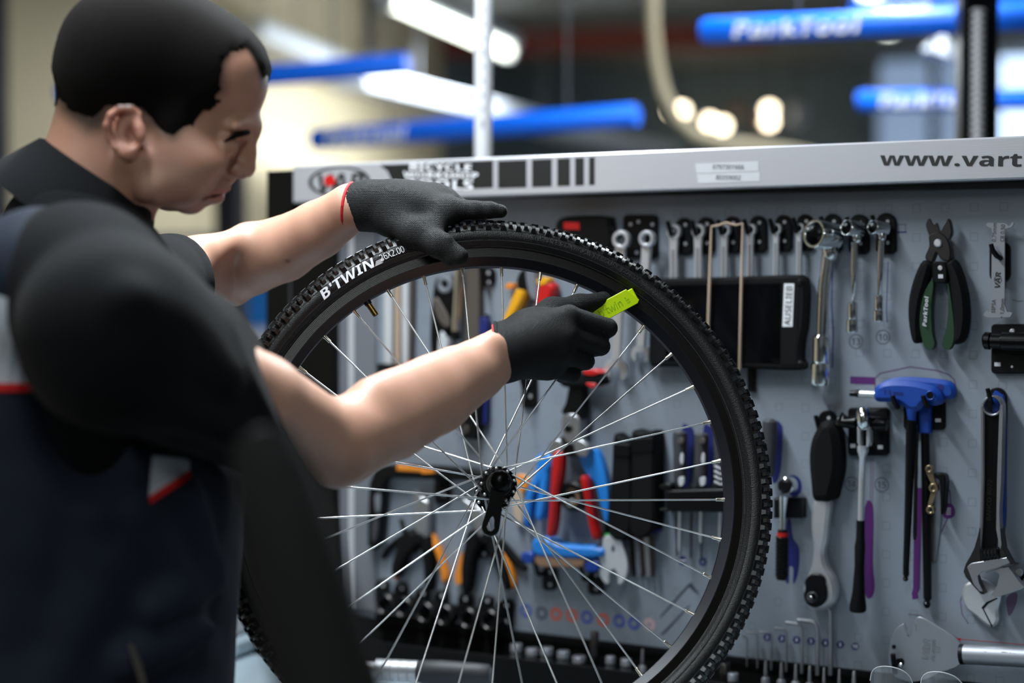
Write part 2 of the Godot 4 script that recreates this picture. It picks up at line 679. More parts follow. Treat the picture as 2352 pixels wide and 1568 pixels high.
func materials() -> void:
	mat("black", Color(0.04, 0.04, 0.045), 0.42, 0.0, {"metallic_specular": 0.3})
	mat("foam_black", Color(0.10, 0.10, 0.10), 0.85, 0.0, {"metallic_specular": 0.2})
	mat("black_gloss", Color(0.025, 0.025, 0.03), 0.25, 0.0, {"metallic_specular": 0.3})
	mat("black_matte", Color(0.05, 0.05, 0.055), 0.7, 0.0, {"metallic_specular": 0.25})
	mat("black_steel", Color(0.12, 0.12, 0.13), 0.3, 0.8)
	mat("dark_steel", Color(0.27, 0.26, 0.26), 0.35, 0.9)
	mat("chrome", Color(0.86, 0.87, 0.88), 0.12, 1.0)
	mat("satin", Color(0.84, 0.84, 0.86), 0.36, 0.75)
	mat("steel", Color(0.62, 0.62, 0.64), 0.42, 0.9)
	mat("brass", Color(0.5, 0.4, 0.2), 0.3, 1.0)
	mat("gold_steel", Color(0.62, 0.55, 0.45), 0.35, 0.9)
	mat("plate_steel", Color(0.56, 0.57, 0.60), 0.45, 0.6)
	mat("pale_grey", Color(0.72, 0.72, 0.74), 0.5)
	mat("mid_grey", Color(0.42, 0.43, 0.46), 0.55)
	mat("dark_grey", Color(0.2, 0.2, 0.22), 0.55)
	mat("brown_grey", Color(0.3, 0.27, 0.25), 0.5)
	mat("wood", Color(0.55, 0.42, 0.33), 0.6)
	mat("blue", Color(0.02, 0.22, 0.56), 0.45)
	mat("sky_blue", Color(0.1, 0.48, 0.82), 0.4)
	mat("navy_print", Color(0.04, 0.09, 0.38), 0.6)
	mat("purple_print", Color(0.30, 0.06, 0.37), 0.6)
	mat("orange_print", Color(0.8, 0.32, 0.2), 0.6)
	mat("blue_ring_print", Color(0.2, 0.27, 0.62), 0.6)
	mat("pink_print", Color(0.72, 0.6, 0.62), 0.6)
	mat("grey_print", Color(0.25, 0.27, 0.34), 0.6)
	mat("line_print", Color(0.34, 0.26, 0.38), 0.6)
	mat("white_print", Color(0.85, 0.85, 0.87), 0.6)
	mat("black_print", Color(0.03, 0.03, 0.035), 0.55)
	mat("red", Color(0.72, 0.05, 0.05), 0.45)
	mat("yellow", Color(0.85, 0.6, 0.06), 0.45)
	mat("orange", Color(0.85, 0.5, 0.12), 0.5)
	mat("green", Color(0.02, 0.18, 0.08), 0.5)
	mat("bright_green", Color(0.05, 0.5, 0.25), 0.5)
	mat("tan_cord", Color(0.70, 0.61, 0.53), 0.7)
	mat("lime", Color(0.74, 0.86, 0.02), 0.42)
	mat("lime_dark", Color(0.58, 0.7, 0.02), 0.5)
	mat("screen", Color(0.02, 0.02, 0.028), 0.08)
	mat("glass", Color(0.9, 0.95, 1.0, 0.1), 0.05, 0.0, {"transparency": BaseMaterial3D.TRANSPARENCY_ALPHA})
	# the printed face of the board: pale lacquer with the faint squares of the perforated steel behind
	var squares := image_tex(96, 96, func(x, y):
		var d := maxf(absf(x - 47.5), absf(y - 47.5))
		var g := 1.0 - 0.16 * exp(-pow((d - 12.5) / 1.1, 2.0))
		return Color(g, g, g))
	mat("board_face", Color(0.50, 0.53, 0.575), 0.42, 0.0, {"albedo_texture": squares, "uv1_scale": Vector3(1 / 0.0365, 1 / 0.0365, 1), "heightmap_enabled": true, "heightmap_texture": squares, "heightmap_scale": 0.05})
	var brushed := noise_tex(0.05, 256, 3, false, 3)
	mat("aluminium", Color(0.70, 0.695, 0.72), 0.36, 0.35, {"heightmap_enabled": true, "heightmap_texture": brushed, "heightmap_scale": 0.004, "uv1_scale": Vector3(1.2, 60, 1)})
	mat("anodised_black", Color(0.035, 0.035, 0.04), 0.35, 0.0, {"metallic_specular": 0.3})
	# wheel
	mat("rim_black", Color(0.065, 0.075, 0.105), 0.36, 0.35)
	mat("brake_track", Color(0.09, 0.075, 0.065), 0.3, 0.4)
	var rub := noise_tex(0.03, 256, 4, false, 11)
	mat("rubber", Color(0.06, 0.06, 0.065), 0.4, 0.0, {"metallic_specular": 0.45, "heightmap_enabled": true, "heightmap_texture": rub, "heightmap_scale": 0.03, "uv1_triplanar": true, "uv1_scale": Vector3.ONE * 60.0})
	mat("tread_rubber", Color(0.055, 0.055, 0.06), 0.32, 0.0, {"metallic_specular": 0.48})
	mat("spoke_steel", Color(0.95, 0.95, 0.96), 0.3, 0.9)
	mat("nipple_brass", Color(0.88, 0.85, 0.79), 0.3, 1.0)
	# person
	var pores := noise_tex(0.08, 256, 3, false, 5)
	mat("skin", Color.WHITE, 0.46, 0.0, {"vertex_color_use_as_albedo": true, "heightmap_enabled": true, "heightmap_texture": pores, "heightmap_scale": 0.012, "uv1_triplanar": true, "uv1_scale": Vector3.ONE * 40.0, "subsurf_scatter_enabled": true, "subsurf_scatter_strength": 0.12})
	var fuzz := noise_tex(0.16, 256, 3, false, 9)
	mat("hair", Color(0.06, 0.046, 0.041), 0.8, 0.0, {"metallic_specular": 0.15, "heightmap_enabled": true, "heightmap_texture": fuzz, "heightmap_scale": 0.12, "uv1_triplanar": true, "uv1_scale": Vector3(30, 14, 30), "rim_enabled": true, "rim": 0.08, "rim_tint": 0.3})
	var weave := image_tex(32, 32, func(x, y):
		var a := absf(sin(PI * (x + (8.0 if (y / 8) % 2 else 0.0)) / 16.0)) * absf(sin(PI * y / 8.0))
		return Color(a, a, a))
	mat("glove_knit", Color(0.05, 0.05, 0.056), 0.6, 0.0, {"metallic_specular": 0.3, "heightmap_enabled": true, "heightmap_texture": weave, "heightmap_scale": 0.12, "uv1_triplanar": true, "uv1_scale": Vector3.ONE * 230.0, "rim_enabled": true, "rim": 0.12, "rim_tint": 0.2})
	mat("glove_cuff_red", Color(0.75, 0.08, 0.12), 0.7)
	var cloth := noise_tex(0.2, 256, 2, false, 13)
	mat("polo_cloth", Color(0.06, 0.064, 0.075), 0.85, 0.0, {"metallic_specular": 0.2, "heightmap_enabled": true, "heightmap_texture": cloth, "heightmap_scale": 0.08, "uv1_triplanar": true, "uv1_scale": Vector3.ONE * 20.0, "rim_enabled": true, "rim": 0.14, "rim_tint": 0.3})
	mat("vest_cloth", Color(0.12, 0.14, 0.19), 0.75, 0.0, {"metallic_specular": 0.25, "heightmap_enabled": true, "heightmap_texture": noise_tex(0.008, 256, 3, false, 21), "heightmap_scale": 1.6, "uv1_triplanar": true, "uv1_scale": Vector3.ONE * 2.2, "rim_enabled": true, "rim": 0.12, "rim_tint": 0.3})
	mat("reflective_cloth", Color(0.82, 0.84, 0.88), 0.5, 0.0)
	mat("piping_red", Color(0.85, 0.05, 0.06), 0.6)
	# hall
	mat("cream_wall", Color(0.80, 0.74, 0.62), 0.85)
	mat("wall_grey", Color(0.46, 0.52, 0.55), 0.85)
	mat("wall_pale", Color(0.78, 0.79, 0.80), 0.85)  # kept pale so the unseen walls brighten spokes and shaded sides
	mat("dark_wall", Color(0.12, 0.12, 0.15), 0.8)
	mat("floor_grey", Color(0.36, 0.37, 0.38), 0.5)
	mat("ceiling_grey", Color(0.5, 0.5, 0.48), 0.9)
	mat("rust_beam", Color(0.62, 0.30, 0.24), 0.7)
	mat("white_paint", Color(0.84, 0.86, 0.9), 0.5)
	mat("tube_glow", Color(1, 1, 1), 0.5, 0.0, {"emission_enabled": true, "emission": Color(0.97, 1.0, 0.93), "emission_energy_multiplier": 6.0})
	mat("window_glow", Color(0.9, 0.95, 1), 0.5, 0.0, {"emission_enabled": true, "emission": Color(0.74, 0.84, 0.97), "emission_energy_multiplier": 2.4})
	mat("gradient_glow", Color(0.8, 0.85, 0.9), 0.5, 0.0, {"emission_enabled": true, "emission": Color(0.62, 0.74, 0.9), "emission_energy_multiplier": 0.5})  # low glow for the grey-blue gradient left of the bright panes
	mat("letter_white", Color(1, 1, 1), 0.5)
	mat("bulb_glow", Color(1, 0.95, 0.85), 0.5, 0.0, {"emission_enabled": true, "emission": Color(1.0, 0.93, 0.8), "emission_energy_multiplier": 14.0})
	mat("bar_blue", Color(0.0, 0.44, 1.0), 0.4)
	mat("bench_steel", Color(0.62, 0.68, 0.72), 0.35, 0.2)

# ------------------------------------------------------------------ the hall
func slab_box(called: String, at: Vector3, size: Vector3, m: String, label: String, turn := true, bev := 0.0) -> MeshInstance3D:
	var mb := MB.new()
	mb.box(Transform3D(), size, bev)
	var o := put(called, mb.mesh(), M[m])
	o.transform = (room if turn else Transform3D()) * Transform3D(Basis(), at)
	meta(o, label, "", "", "structure")
	return o

# a point of the hall: pixel, and distance along the hall's own axis
func hp(x: float, y: float, far: float) -> Vector3:
	var d := room.basis.inverse() * (look * Vector3((x - CX) / F, (CY - y) / F, -1))
	var p := room.affine_inverse() * EYE + d * (far / -d.z)
	return p

func part_box(parent: Node, called: String, at: Vector3, size: Vector3, m: String, bev := 0.004) -> MeshInstance3D:
	var mb := MB.new()
	mb.box(Transform3D(), size, bev)
	var o := put(called, mb.mesh(), M[m], parent)
	o.position = at
	return o

func hall() -> void:
	slab_box("floor", Vector3(1.0, -0.1, -3.5), Vector3(9.4, 0.2, 16.4), "floor_grey", "grey workshop floor, mostly out of the picture")
	slab_box("ceiling", Vector3(1.0, 2.92, -3.5), Vector3(9.4, 0.2, 16.4), "ceiling_grey", "dark grey workshop ceiling over the hall")
	slab_box("wall_left", Vector3(-3.1, 1.4, -2.2), Vector3(0.2, 2.84, 13.6), "cream_wall", "cream wall behind the mechanic's head")
	slab_box("wall_right", Vector3(5.6, 1.4, -3.5), Vector3(0.2, 2.84, 16.4), "wall_pale", "unseen pale side wall that throws light back into the hall")  # out of view, pale to return light into the hall
	slab_box("wall_front", Vector3(1.0, 1.4, 4.6), Vector3(9.4, 2.84, 0.2), "wall_pale", "unseen pale end wall behind the camera, reflected in the spokes")  # out of view, pale to brighten the spokes
	slab_box("wall_back", Vector3(1.0, 1.4, -11.6), Vector3(9.4, 2.84, 0.2), "wall_grey", "dark grey far wall of the hall above the tool board")
	slab_box("wall_alcove", Vector3(-3.5, 1.4, -10.3), Vector3(0.2, 2.84, 2.6), "wall_grey", "dark recess where the cream wall ends")
	# the far wall's bright glazed opening at the right
	var w := Node3D.new()
	w.name = "window_1"
	w.transform = room * Transform3D(Basis(), Vector3(0, 0, -11.48))
	add_child(w)
	meta(w, "bright daylight window in the far wall behind the black post", "", "", "structure")
	var a := hp(2010, 30, 11.48)
	var b := hp(2720, 350, 11.48)
	for k in 5:
		var x0 := lerpf(a.x, b.x, k / 5.0)
		var x1 := lerpf(a.x, b.x, (k + 1) / 5.0)
		part_box(w, "pane", Vector3((x0 + x1) / 2, (a.y + b.y) / 2, 0), Vector3(x1 - x0 - 0.05, a.y - b.y, 0.02), "gradient_glow" if k < 2 else "window_glow", 0.0)  # first two panes glow faintly for the grey-blue gradient beside the window
		part_box(w, "mullion", Vector3(x0, (a.y + b.y) / 2, 0.02), Vector3(0.05, a.y - b.y + 0.1, 0.05), "mid_grey")
	part_box(w, "frame", Vector3((a.x + b.x) / 2, a.y + 0.03, 0.02), Vector3(b.x - a.x + 0.1, 0.06, 0.05), "mid_grey")
	part_box(w, "frame", Vector3((a.x + b.x) / 2, b.y - 0.03, 0.02), Vector3(b.x - a.x + 0.1, 0.06, 0.05), "mid_grey")
	# dark jamb at the far left edge of the picture
	slab_box("trim_1", Vector3(-2.93, 1.4, -4.33), Vector3(0.14, 2.8, 0.66), "dark_wall", "dark upright jamb at the left edge, against the cream wall")
	# rusty beam under the far end of the ceiling, and a joist or two
	var r0 := hp(830, 112, 9.6)
	var r1 := hp(1640, 82, 9.6)
	slab_box("trim_2", Vector3((r0.x + r1.x) / 2, (r0.y + r1.y) / 2, -9.6), Vector3(r1.x - r0.x + 0.6, 0.13, 0.12), "rust_beam", "rust red steel beam crossing under the ceiling")
	for k in 5:
		slab_box("trim_%d" % (k + 3), Vector3(1.0, 2.77, -3.4 - k * 1.55), Vector3(8.9, 0.12, 0.1), "ceiling_grey", "grey ceiling joist across the hall, row %s" % ["one", "two", "three", "four", "five"][k])
	# lower clutter behind the mechanic's chin
	var post := thing("steel_column", "dark blue steel column behind the mechanic's chin", "column", room * Transform3D(Basis(), Vector3(hp(530, 480, 5.0).x, 0, -5.0)))
	part_box(post, "shaft", Vector3(0, 1.0, 0), Vector3(0.075, 2.0, 0.075), "dark_wall")
	part_box(post, "base_plate", Vector3(0, 0.006, 0), Vector3(0.2, 0.012, 0.2), "dark_wall")
	part_box(post, "cap", Vector3(0, 2.005, 0), Vector3(0.09, 0.01, 0.09), "dark_wall")
	var sh := thing("storage_rack", "grey storage rack of stacked goods behind the mechanic's chin", "rack", room * Transform3D(Basis(), Vector3(hp(405, 520, 5.6).x, 0, -5.6)))
	for s in [-1, 1]:
		part_box(sh, "upright", Vector3(s * 0.2, 0.85, 0), Vector3(0.03, 1.7, 0.03), "mid_grey")
	for k in 4:
		part_box(sh, "shelf", Vector3(0, 0.35 + k * 0.42, 0), Vector3(0.42, 0.02, 0.3), "pale_grey")
	for k in 5:
		var bx := thing("parts_box", ["grey cardboard box on the rack behind the chin, lowest left", "white parts box on the rack behind the mechanic's chin", "dark parts box beside the white one on the rack", "pale box on the upper shelf of the grey rack", "grey parts box at the right end of the rack shelf"][k], "box", room * Transform3D(Basis(), Vector3(hp(405, 520, 5.6).x - 0.14 + 0.07 * k, 1.202, -5.58)), "boxes on the storage rack")
		part_box(bx, "carton", Vector3(0, 0.05 + 0.012 * (k % 3), 0), Vector3(0.066, 0.1 + 0.024 * (k % 3), 0.2), ["mid_grey", "pale_grey", "dark_grey", "white_paint", "mid_grey"][k])
		part_box(bx, "lid", Vector3(0, 0.106 + 0.024 * (k % 3), 0), Vector3(0.07, 0.012, 0.204), ["mid_grey", "pale_grey", "dark_grey", "white_paint", "mid_grey"][k])
	# something yellow and a blue and white poster seen past the board's left edge
	var bn := thing("yellow_bin", "yellow plastic bin behind the forearm, left of the board", "bin", room * Transform3D(Basis(), Vector3(hp(590, 500, 5.4).x, 1.36, -5.4)))
	part_box(bn, "tub", Vector3(0, 0.06, 0), Vector3(0.13, 0.12, 0.16), "yellow", 0.01)
	part_box(bn, "rim", Vector3(0, 0.125, 0), Vector3(0.145, 0.014, 0.175), "yellow", 0.004)
	var cab := thing("steel_cabinet", "white steel cabinet under the yellow bin, left of the board", "cabinet", room * Transform3D(Basis(), Vector3(hp(596, 640, 5.4).x, 0, -5.42)))
	part_box(cab, "body", Vector3(0, 0.68, 0), Vector3(0.24, 1.36, 0.3), "white_paint")
	part_box(cab, "door", Vector3(0, 0.7, 0.156), Vector3(0.22, 1.2, 0.012), "white_paint")
	part_box(cab, "handle", Vector3(0.08, 0.8, 0.17), Vector3(0.012, 0.1, 0.02), "dark_grey")
	var po := put("poster", BoxMesh.new(), M.sky_blue)
	po.mesh = po.mesh.duplicate()
	po.mesh.size = Vector3(0.1, 0.16, 0.002)
	po.transform = room * Transform3D(Basis(), Vector3(hp(588, 690, 5.24).x, hp(588, 690, 5.24).y, -5.25))
	meta(po, "blue poster on the white cabinet under the far forearm", "poster")

# ------------------------------------------------------------------ lamps
# a fluorescent fitting along the hall: housing, glowing tube, end caps, and the light it gives
func tube_lamp(at: Vector3, length: float, power: float, label: String, across := 0.0) -> void:
	var t := thing("fluorescent_lamp", label, "lamp", room * Transform3D(Basis(Vector3.UP, across), at), "fluorescent lamps under the ceiling")
	part_box(t, "housing", Vector3(0, 0.045, 0), Vector3(0.11, 0.05, length + 0.06), "white_paint")
	var mb := MB.new()
	mb.tube([Vector3(0, 0, -length / 2), Vector3(0, 0, length / 2)], [0.026, 0.026], 16)
	put("tube", mb.mesh(), M.tube_glow, t)
	for s in [-1, 1]:
		part_box(t, "end_cap", Vector3(0, 0.005, s * (length / 2 + 0.014)), Vector3(0.06, 0.07, 0.028), "white_paint")
	for s in [-1, 1]:
		part_box(t, "hanger", Vector3(0, (2.82 - at.y + 0.07) / 2, s * length * 0.35), Vector3(0.008, 2.82 - at.y - 0.07, 0.008), "mid_grey", 0.0)
	var l := AreaLight3D.new()
	l.name = "tube_light"
	l.area_size = Vector2(0.06, length)
	l.light_energy = power
	l.light_color = Color(0.94, 0.98, 1.0)
	l.area_range = 14.0
	l.shadow_enabled = true
	t.add_child(l)
	l.transform = Transform3D(Basis(Vector3.RIGHT, -PI / 2), Vector3(0, -0.03, 0))

func lamps() -> void:
	# the tube in the picture, left of the white pole
	var a := hp(905, 5, 6.3)
	var b := hp(1092, 62, 7.7)
	tube_lamp(Vector3(a.x, a.y, -7.0), 1.5, 6.0, "bright fluorescent tube left of the white pole")
	tube_lamp(Vector3(hp(1985, 0, 6.6).x, a.y + 0.02, -6.9), 1.5, 6.0, "bright fluorescent tube above the lettered blue bar")
	# unseen tubes above or behind the frame, placed to light man, board and hall
	tube_lamp(Vector3(-0.9, 2.45, -2.05), 1.5, 5.5, "unseen fluorescent tube over the workbench, lighting the arms and the board", 0.0)  # out of view, main light on arms and board
	tube_lamp(Vector3(-0.9, 2.5, -5.6), 1.5, 1.2, "unseen fluorescent tube lighting the cream wall")  # out of view, placed to light the cream wall evenly
	tube_lamp(Vector3(-0.2, 2.5, -0.2), 1.5, 1.0, "unseen fluorescent tube above the camera, lighting the board from the front")  # out of view, weak front light on the board
	tube_lamp(Vector3(-0.4, 2.6, -3.75), 1.0, 3.5, "short unseen fluorescent tube behind the tool board, lighting the blue bars")  # out of view, placed to brighten the bars and their lettering
	tube_lamp(Vector3(-1.7, 2.5, 0.3), 1.5, 1.6, "unseen fluorescent tube behind the mechanic, lighting the vest")  # out of view, low power, placed to lift the dark vest
	tube_lamp(Vector3(2.6, 2.55, -9.0), 1.5, 6.0, "unseen fluorescent tube at the far right, lighting the far wall")  # out of view, placed to brighten the far wall
	tube_lamp(Vector3(2.6, 2.5, -3.4), 1.5, 0.8, "unseen fluorescent tube out to the right, lighting the right side of the hall")  # out of view, weak light on the right of the hall
	tube_lamp(Vector3(0.6, 2.5, 2.2), 1.5, 0.9, "unseen fluorescent tube behind the camera, lighting spokes and board from the front")  # out of view, weak light from behind the camera
	# far bulbs that melt into discs
	var spots := [[1546, 252, 0.03, "warm lamp, leftmost of the far row, behind the loose cable"], [1566, 254, 0.03, "warm lamp right beside the leftmost far lamp"], [1630, 279, 0.032, "warm far lamp low over the tool board, left of a pair"], [1660, 288, 0.032, "warm far lamp low over the tool board, right of a pair"], [1767, 252, 0.025, "warm far lamp, upper of two over the board's serial sticker"], [1767, 279, 0.025, "warm far lamp, lower of two over the board's serial sticker"]]
	for s in spots:
		var p := hp(s[0], s[1], 10.9)
		var o := thing("ceiling_bulb", s[3], "lamp", room * Transform3D(Basis(), Vector3(p.x, p.y, -10.9)), "far lamps over the tool board")
		var mb := MB.new()
		mb.ball(Vector3.ZERO, Vector3.ONE * 0.028, 12)
		put("bulb", mb.mesh(), M.bulb_glow, o)
		mb = MB.new()
		mb.tube([Vector3(0, 0.02, 0), Vector3(0, 0.06, 0)], [0.016, 0.014], 12)
		put("socket", mb.mesh(), M.dark_grey, o)
		part_box(o, "cable", Vector3(0, (2.82 - p.y) / 2 + 0.03, 0), Vector3(0.006, 2.82 - p.y - 0.06, 0.006), "dark_grey", 0.0)
	for s in [[1832, 262], [1692, 252], [1738, 285]]:
		var p := hp(s[0], s[1], 10.9)
		var o := thing("globe_lamp", ["dim white globe lamp right of the bright far lamps", "brownish unlit globe lamp left of the tall far lamp", "small brownish globe lamp under the unlit globe"][[1832, 1692, 1738].find(s[0])], "lamp", room * Transform3D(Basis(), Vector3(p.x, p.y, -10.9)), "unlit globes over the tool board")
		var mb := MB.new()
		mb.ball(Vector3.ZERO, Vector3(0.05, 0.08, 0.05) if s[0] == 1832 else Vector3.ONE * 0.05, 14)
		put("globe", mb.mesh(), M["white_paint" if s[0] == 1832 else "wood"], o)
		part_box(o, "cable", Vector3(0, (2.82 - p.y) / 2 + 0.03, 0), Vector3(0.008, 2.82 - p.y - 0.06, 0.008), "dark_grey", 0.0)

# ------------------------------------------------------------------ the wheel
var W := Transform3D()      # wheel frame: x right, y up, z out of the wheel towards the camera
const RN := 0.2685          # radius of the nipple heads

func wheel() -> void:
	var c := EYE + look * Vector3(-0.019, -0.170, -2.095)
	var n := (look * Vector3(0.1055, 0.2510, 0.9622)).normalized()
	var r0 := (look * (Vector3(-0.2465, -0.02878, -2.1073) - Vector3(-0.019, -0.170, -2.095)))
	r0 = (r0 - n * n.dot(r0)).normalized()
	r0 = r0.rotated(n, -deg_to_rad(146.4))
	W = Transform3D(Basis(r0, n.cross(r0), n), c)
	var t := thing("bicycle_wheel", "black spoked mountain bike wheel with a knobbly tyre, held on the bench", "wheel", W)
	# rim: brake tracks, sloping sides and spoke bed
	var mb := MB.new()
	mb.revolve([Vector2(0.2665, -0.0045), Vector2(0.2665, 0.0045), Vector2(0.2755, 0.0118), Vector2(0.2755, 0.0125), Vector2(0.2860, 0.0125), Vector2(0.2865, 0.0115), Vector2(0.2860, 0.0105), Vector2(0.279, 0.0100), Vector2(0.279, -0.0100), Vector2(0.2860, -0.0105), Vector2(0.2865, -0.0115), Vector2(0.2860, -0.0125), Vector2(0.2755, -0.0125), Vector2(0.2755, -0.0118)], 180)
	var rim := put("rim", mb.mesh(), M.rim_black, t)
	# worn brake track with its turned grooves
	for s in [1.0, -1.0]:
		mb = MB.new()
		for g in 6:
			var r := 0.2760 + g * 0.00165
			mb.revolve([Vector2(r, s * 0.0124), Vector2(r + 0.0002, s * 0.0129), Vector2(r + 0.0013, s * 0.0129), Vector2(r + 0.0015, s * 0.0124)], 180, 0.7, 0.0, TAU, false)
		put("brake_track", mb.mesh(), M.brake_track, rim)
	# tyre: carcass with bead, sidewall lines and the crown
	var prof := []
	var rows := [[0.2825, 0.0100], [0.2840, 0.0118], [0.2862, 0.0132], [0.2872, 0.0148], [0.2880, 0.0150], [0.2884, 0.0158], [0.2900, 0.0176], [0.2925, 0.0200], [0.2930, 0.0208], [0.2937, 0.0209], [0.2941, 0.0204], [0.2965, 0.0217], [0.2995, 0.0224], [0.3025, 0.0224], [0.3050, 0.0218], [0.3053, 0.0222], [0.3060, 0.0221], [0.3063, 0.0213], [0.3090, 0.0200], [0.3130, 0.0172], [0.3165, 0.0130], [0.3190, 0.0070], [0.3200, 0.0]]
	for r in rows:
		prof.append(Vector2(r[0], r[1]))
	for k in range(rows.size() - 2, -1, -1):
		prof.append(Vector2(rows[k][0], -rows[k][1]))
	mb = MB.new()
	mb.revolve(prof, 216, 0.8)
	var tyre := put("tyre", mb.mesh(), M.rubber, t)
	# tread: shoulder knobs on the side that shows, each a part; the rest joined
	var shoulder := [knob(0.0058, 0.0044, 0.0112, 0.0038), knob(0.0052, 0.0040, 0.0088, 0.0042)]
	var count := 216
	for k in count:
		var a := TAU * k / count
		var o := MeshInstance3D.new()
		o.name = "tread_knob"
		o.mesh = shoulder[k % 2]
		o.material_override = M.tread_rubber
		# seat on the shoulder, leaning outward
		var lean := deg_to_rad(38.0 if k % 2 == 0 else 47.0)
		var rr := 0.3105 if k % 2 == 0 else 0.3122
		var zz := 0.0196 if k % 2 == 0 else 0.0180
		o.transform = Transform3D(Basis(Vector3.BACK, a - PI / 2), Vector3.ZERO) * Transform3D(Basis(Vector3.RIGHT, lean), Vector3(0, rr, zz))
		tyre.add_child(o, true)
	var rest := MB.new()
	for k in 150:
		var a := TAU * (k + 0.5) / 150
		var lean := deg_to_rad(-42.0)
		knob_into(rest, Transform3D(Basis(Vector3.BACK, a - PI / 2), Vector3.ZERO) * Transform3D(Basis(Vector3.RIGHT, lean), Vector3(0, 0.3115, -0.0188)), 0.0082, 0.0058, 0.0100, 0.0042)
		for s in [-1.0, 1.0]:
			var b := TAU * (k + (0.25 if s > 0 else 0.7)) / 150
			knob_into(rest, Transform3D(Basis(Vector3.BACK, b - PI / 2), Vector3.ZERO) * Transform3D(Basis(Vector3.RIGHT, s * 0.22) * Basis(Vector3.UP, s * 0.25), Vector3(0, 0.3186, s * 0.0068)), 0.0092, 0.0084, 0.0084, 0.0036)
	var crown := put("tread_blocks", rest.mesh(), M.tread_rubber, tyre)
	crown.set_meta("kind", "stuff")
	# lettering on the sidewall, bent round the tyre
	bent_text(tyre, "maker_lettering", "B'TWIN", 0.0112, 131.0, 117.2, 0.2935, M.white_print, true, 0.25)
	bent_text(tyre, "size_lettering", "26X2.00", 0.0075, 115.2, 109.4, 0.2955, M.white_print, false, 0.0)
	var flash := MB.new()
	arc_patch(flash, 117.0, 115.0, 0.2935, 0.2985, 0.0228)
	put("size_flash", flash.mesh(), M.white_print, tyre)
	bent_text(tyre, "pressure_lettering", "INFLATE TO MAX. PRESSURE 65 PSI", 0.0048, 80.0, 54.0, 0.2972, M.rubber, false, 0.0)
	# hub: shell, two drilled flanges, end caps, axle and the quick release
	mb = MB.new()
	mb.revolve([Vector2(0.0001, -0.036), Vector2(0.016, -0.036), Vector2(0.0175, -0.0335), Vector2(0.0215, -0.0325), Vector2(0.0215, -0.0295), Vector2(0.0165, -0.028), Vector2(0.0125, -0.022), Vector2(0.0115, 0.0), Vector2(0.0125, 0.022), Vector2(0.0165, 0.028), Vector2(0.0215, 0.0295), Vector2(0.0215, 0.0325), Vector2(0.0175, 0.0335), Vector2(0.016, 0.036), Vector2(0.0001, 0.036)], 48, 0.8, 0.0, TAU, false)
	var hub := put("hub", mb.mesh(), M.black_gloss, t)
	for s in [1.0, -1.0]:
		mb = MB.new()
		mb.ring(Vector2.ZERO, 0.0148, 0.0098, 0.0, 0.0025, 0.0006, 40)
		mb.ring(Vector2.ZERO, 0.0126, 0.0118, 0.0, 0.0034, 0.0003, 40)
		var cap := put("dust_cap", mb.mesh(), M.dark_steel, hub)
		cap.transform = Transform3D(Basis(Vector3.UP, 0.0 if s > 0 else PI), Vector3(0, 0, s * 0.0355))
	mb = MB.new()
	mb.tube([Vector3(0, 0, -0.054), Vector3(0, 0, -0.05), Vector3(0, 0, 0.05)], [0.005, 0.0065, 0.0065], 20)
	put("axle", mb.mesh(), M.dark_steel, hub)
	mb = MB.new()
	mb.tube([Vector3(0, 0, 0.036), Vector3(0, 0, 0.039), Vector3(0, 0, 0.0395), Vector3(0, 0, 0.046)], [0.0105, 0.0105, 0.0088, 0.0085], 24)
	put("lock_nut", mb.mesh(), M.black_steel, hub)
	# quick release: cam body and the lever with its drop-shaped hole
	mb = MB.new()
	mb.tube([Vector3(0, 0, 0.044), Vector3(0, 0, 0.047), Vector3(0, 0, 0.056), Vector3(0, 0, 0.060), Vector3(0, 0, 0.0625)], [0.0085, 0.0108, 0.0108, 0.009, 0.004], 28)
	var cam := put("quick_release", mb.mesh(), M.black_gloss, t)
	var down := Vector3(-0.24, -0.97, 0).normalized()
	var side := Vector3(-down.y, down.x, 0)
	mb = MB.new()
	var lt := Transform3D(Basis(side, -down, Vector3.BACK), Vector3(0, 0, 0.052))
	var lo := PackedVector2Array()
	for q in [[-0.0092, 0.004], [-0.0088, -0.010], [-0.0078, -0.026], [-0.0092, -0.044], [-0.0098, -0.052]]:
		lo.append(Vector2(q[0], q[1]))
	for k in 9:
		var a := PI + PI * (k + 0.5) / 9.0
		lo.append(Vector2(0.0098 * cos(a), -0.0535 + 0.0092 * sin(a)))
	for q in [[0.0098, -0.052], [0.0092, -0.044], [0.0078, -0.026], [0.0088, -0.010], [0.0092, 0.004]]:
		lo.append(Vector2(q[0], q[1]))
	for k in 7:
		var a := PI * (k + 1.0) / 8.0
		lo.append(Vector2(0.0092 * cos(a), 0.004 + 0.0075 * sin(a)))
	# the hole: outline joined to it by a slit at the tip
	var hole := PackedVector2Array()
	for k in 14:
		var a := -PI / 2 - TAU * k / 14.0
		hole.append(Vector2(0.0044 * cos(a) * (1.0 if sin(a) < 0 else 0.75), -0.0525 + (0.0052 if sin(a) < 0 else 0.0125) * sin(a)))
	var joined := PackedVector2Array()
	var tip := 0
	for k in lo.size():
		if lo[k].y < lo[tip].y:
			tip = k
	for k in lo.size():
		joined.append(lo[(tip + k) % lo.size()])
	joined.append(lo[tip] + Vector2(-0.00005, 0))
	for k in 14:
		joined.append(hole[k])
	joined.append(hole[0] + Vector2(0.00005, 0))
	mb.slab(joined, 0.0, 0.0062, 0.0, lt)
	var lv := put("lever", mb.mesh(), M.black_gloss, cam)
	mb = MB.new()
	mb.ball(Vector3(0, 0, 0.058), Vector3(0.0125, 0.0125, 0.0085), 20)
	put("cam_dome", mb.mesh(), M.black_gloss, cam)
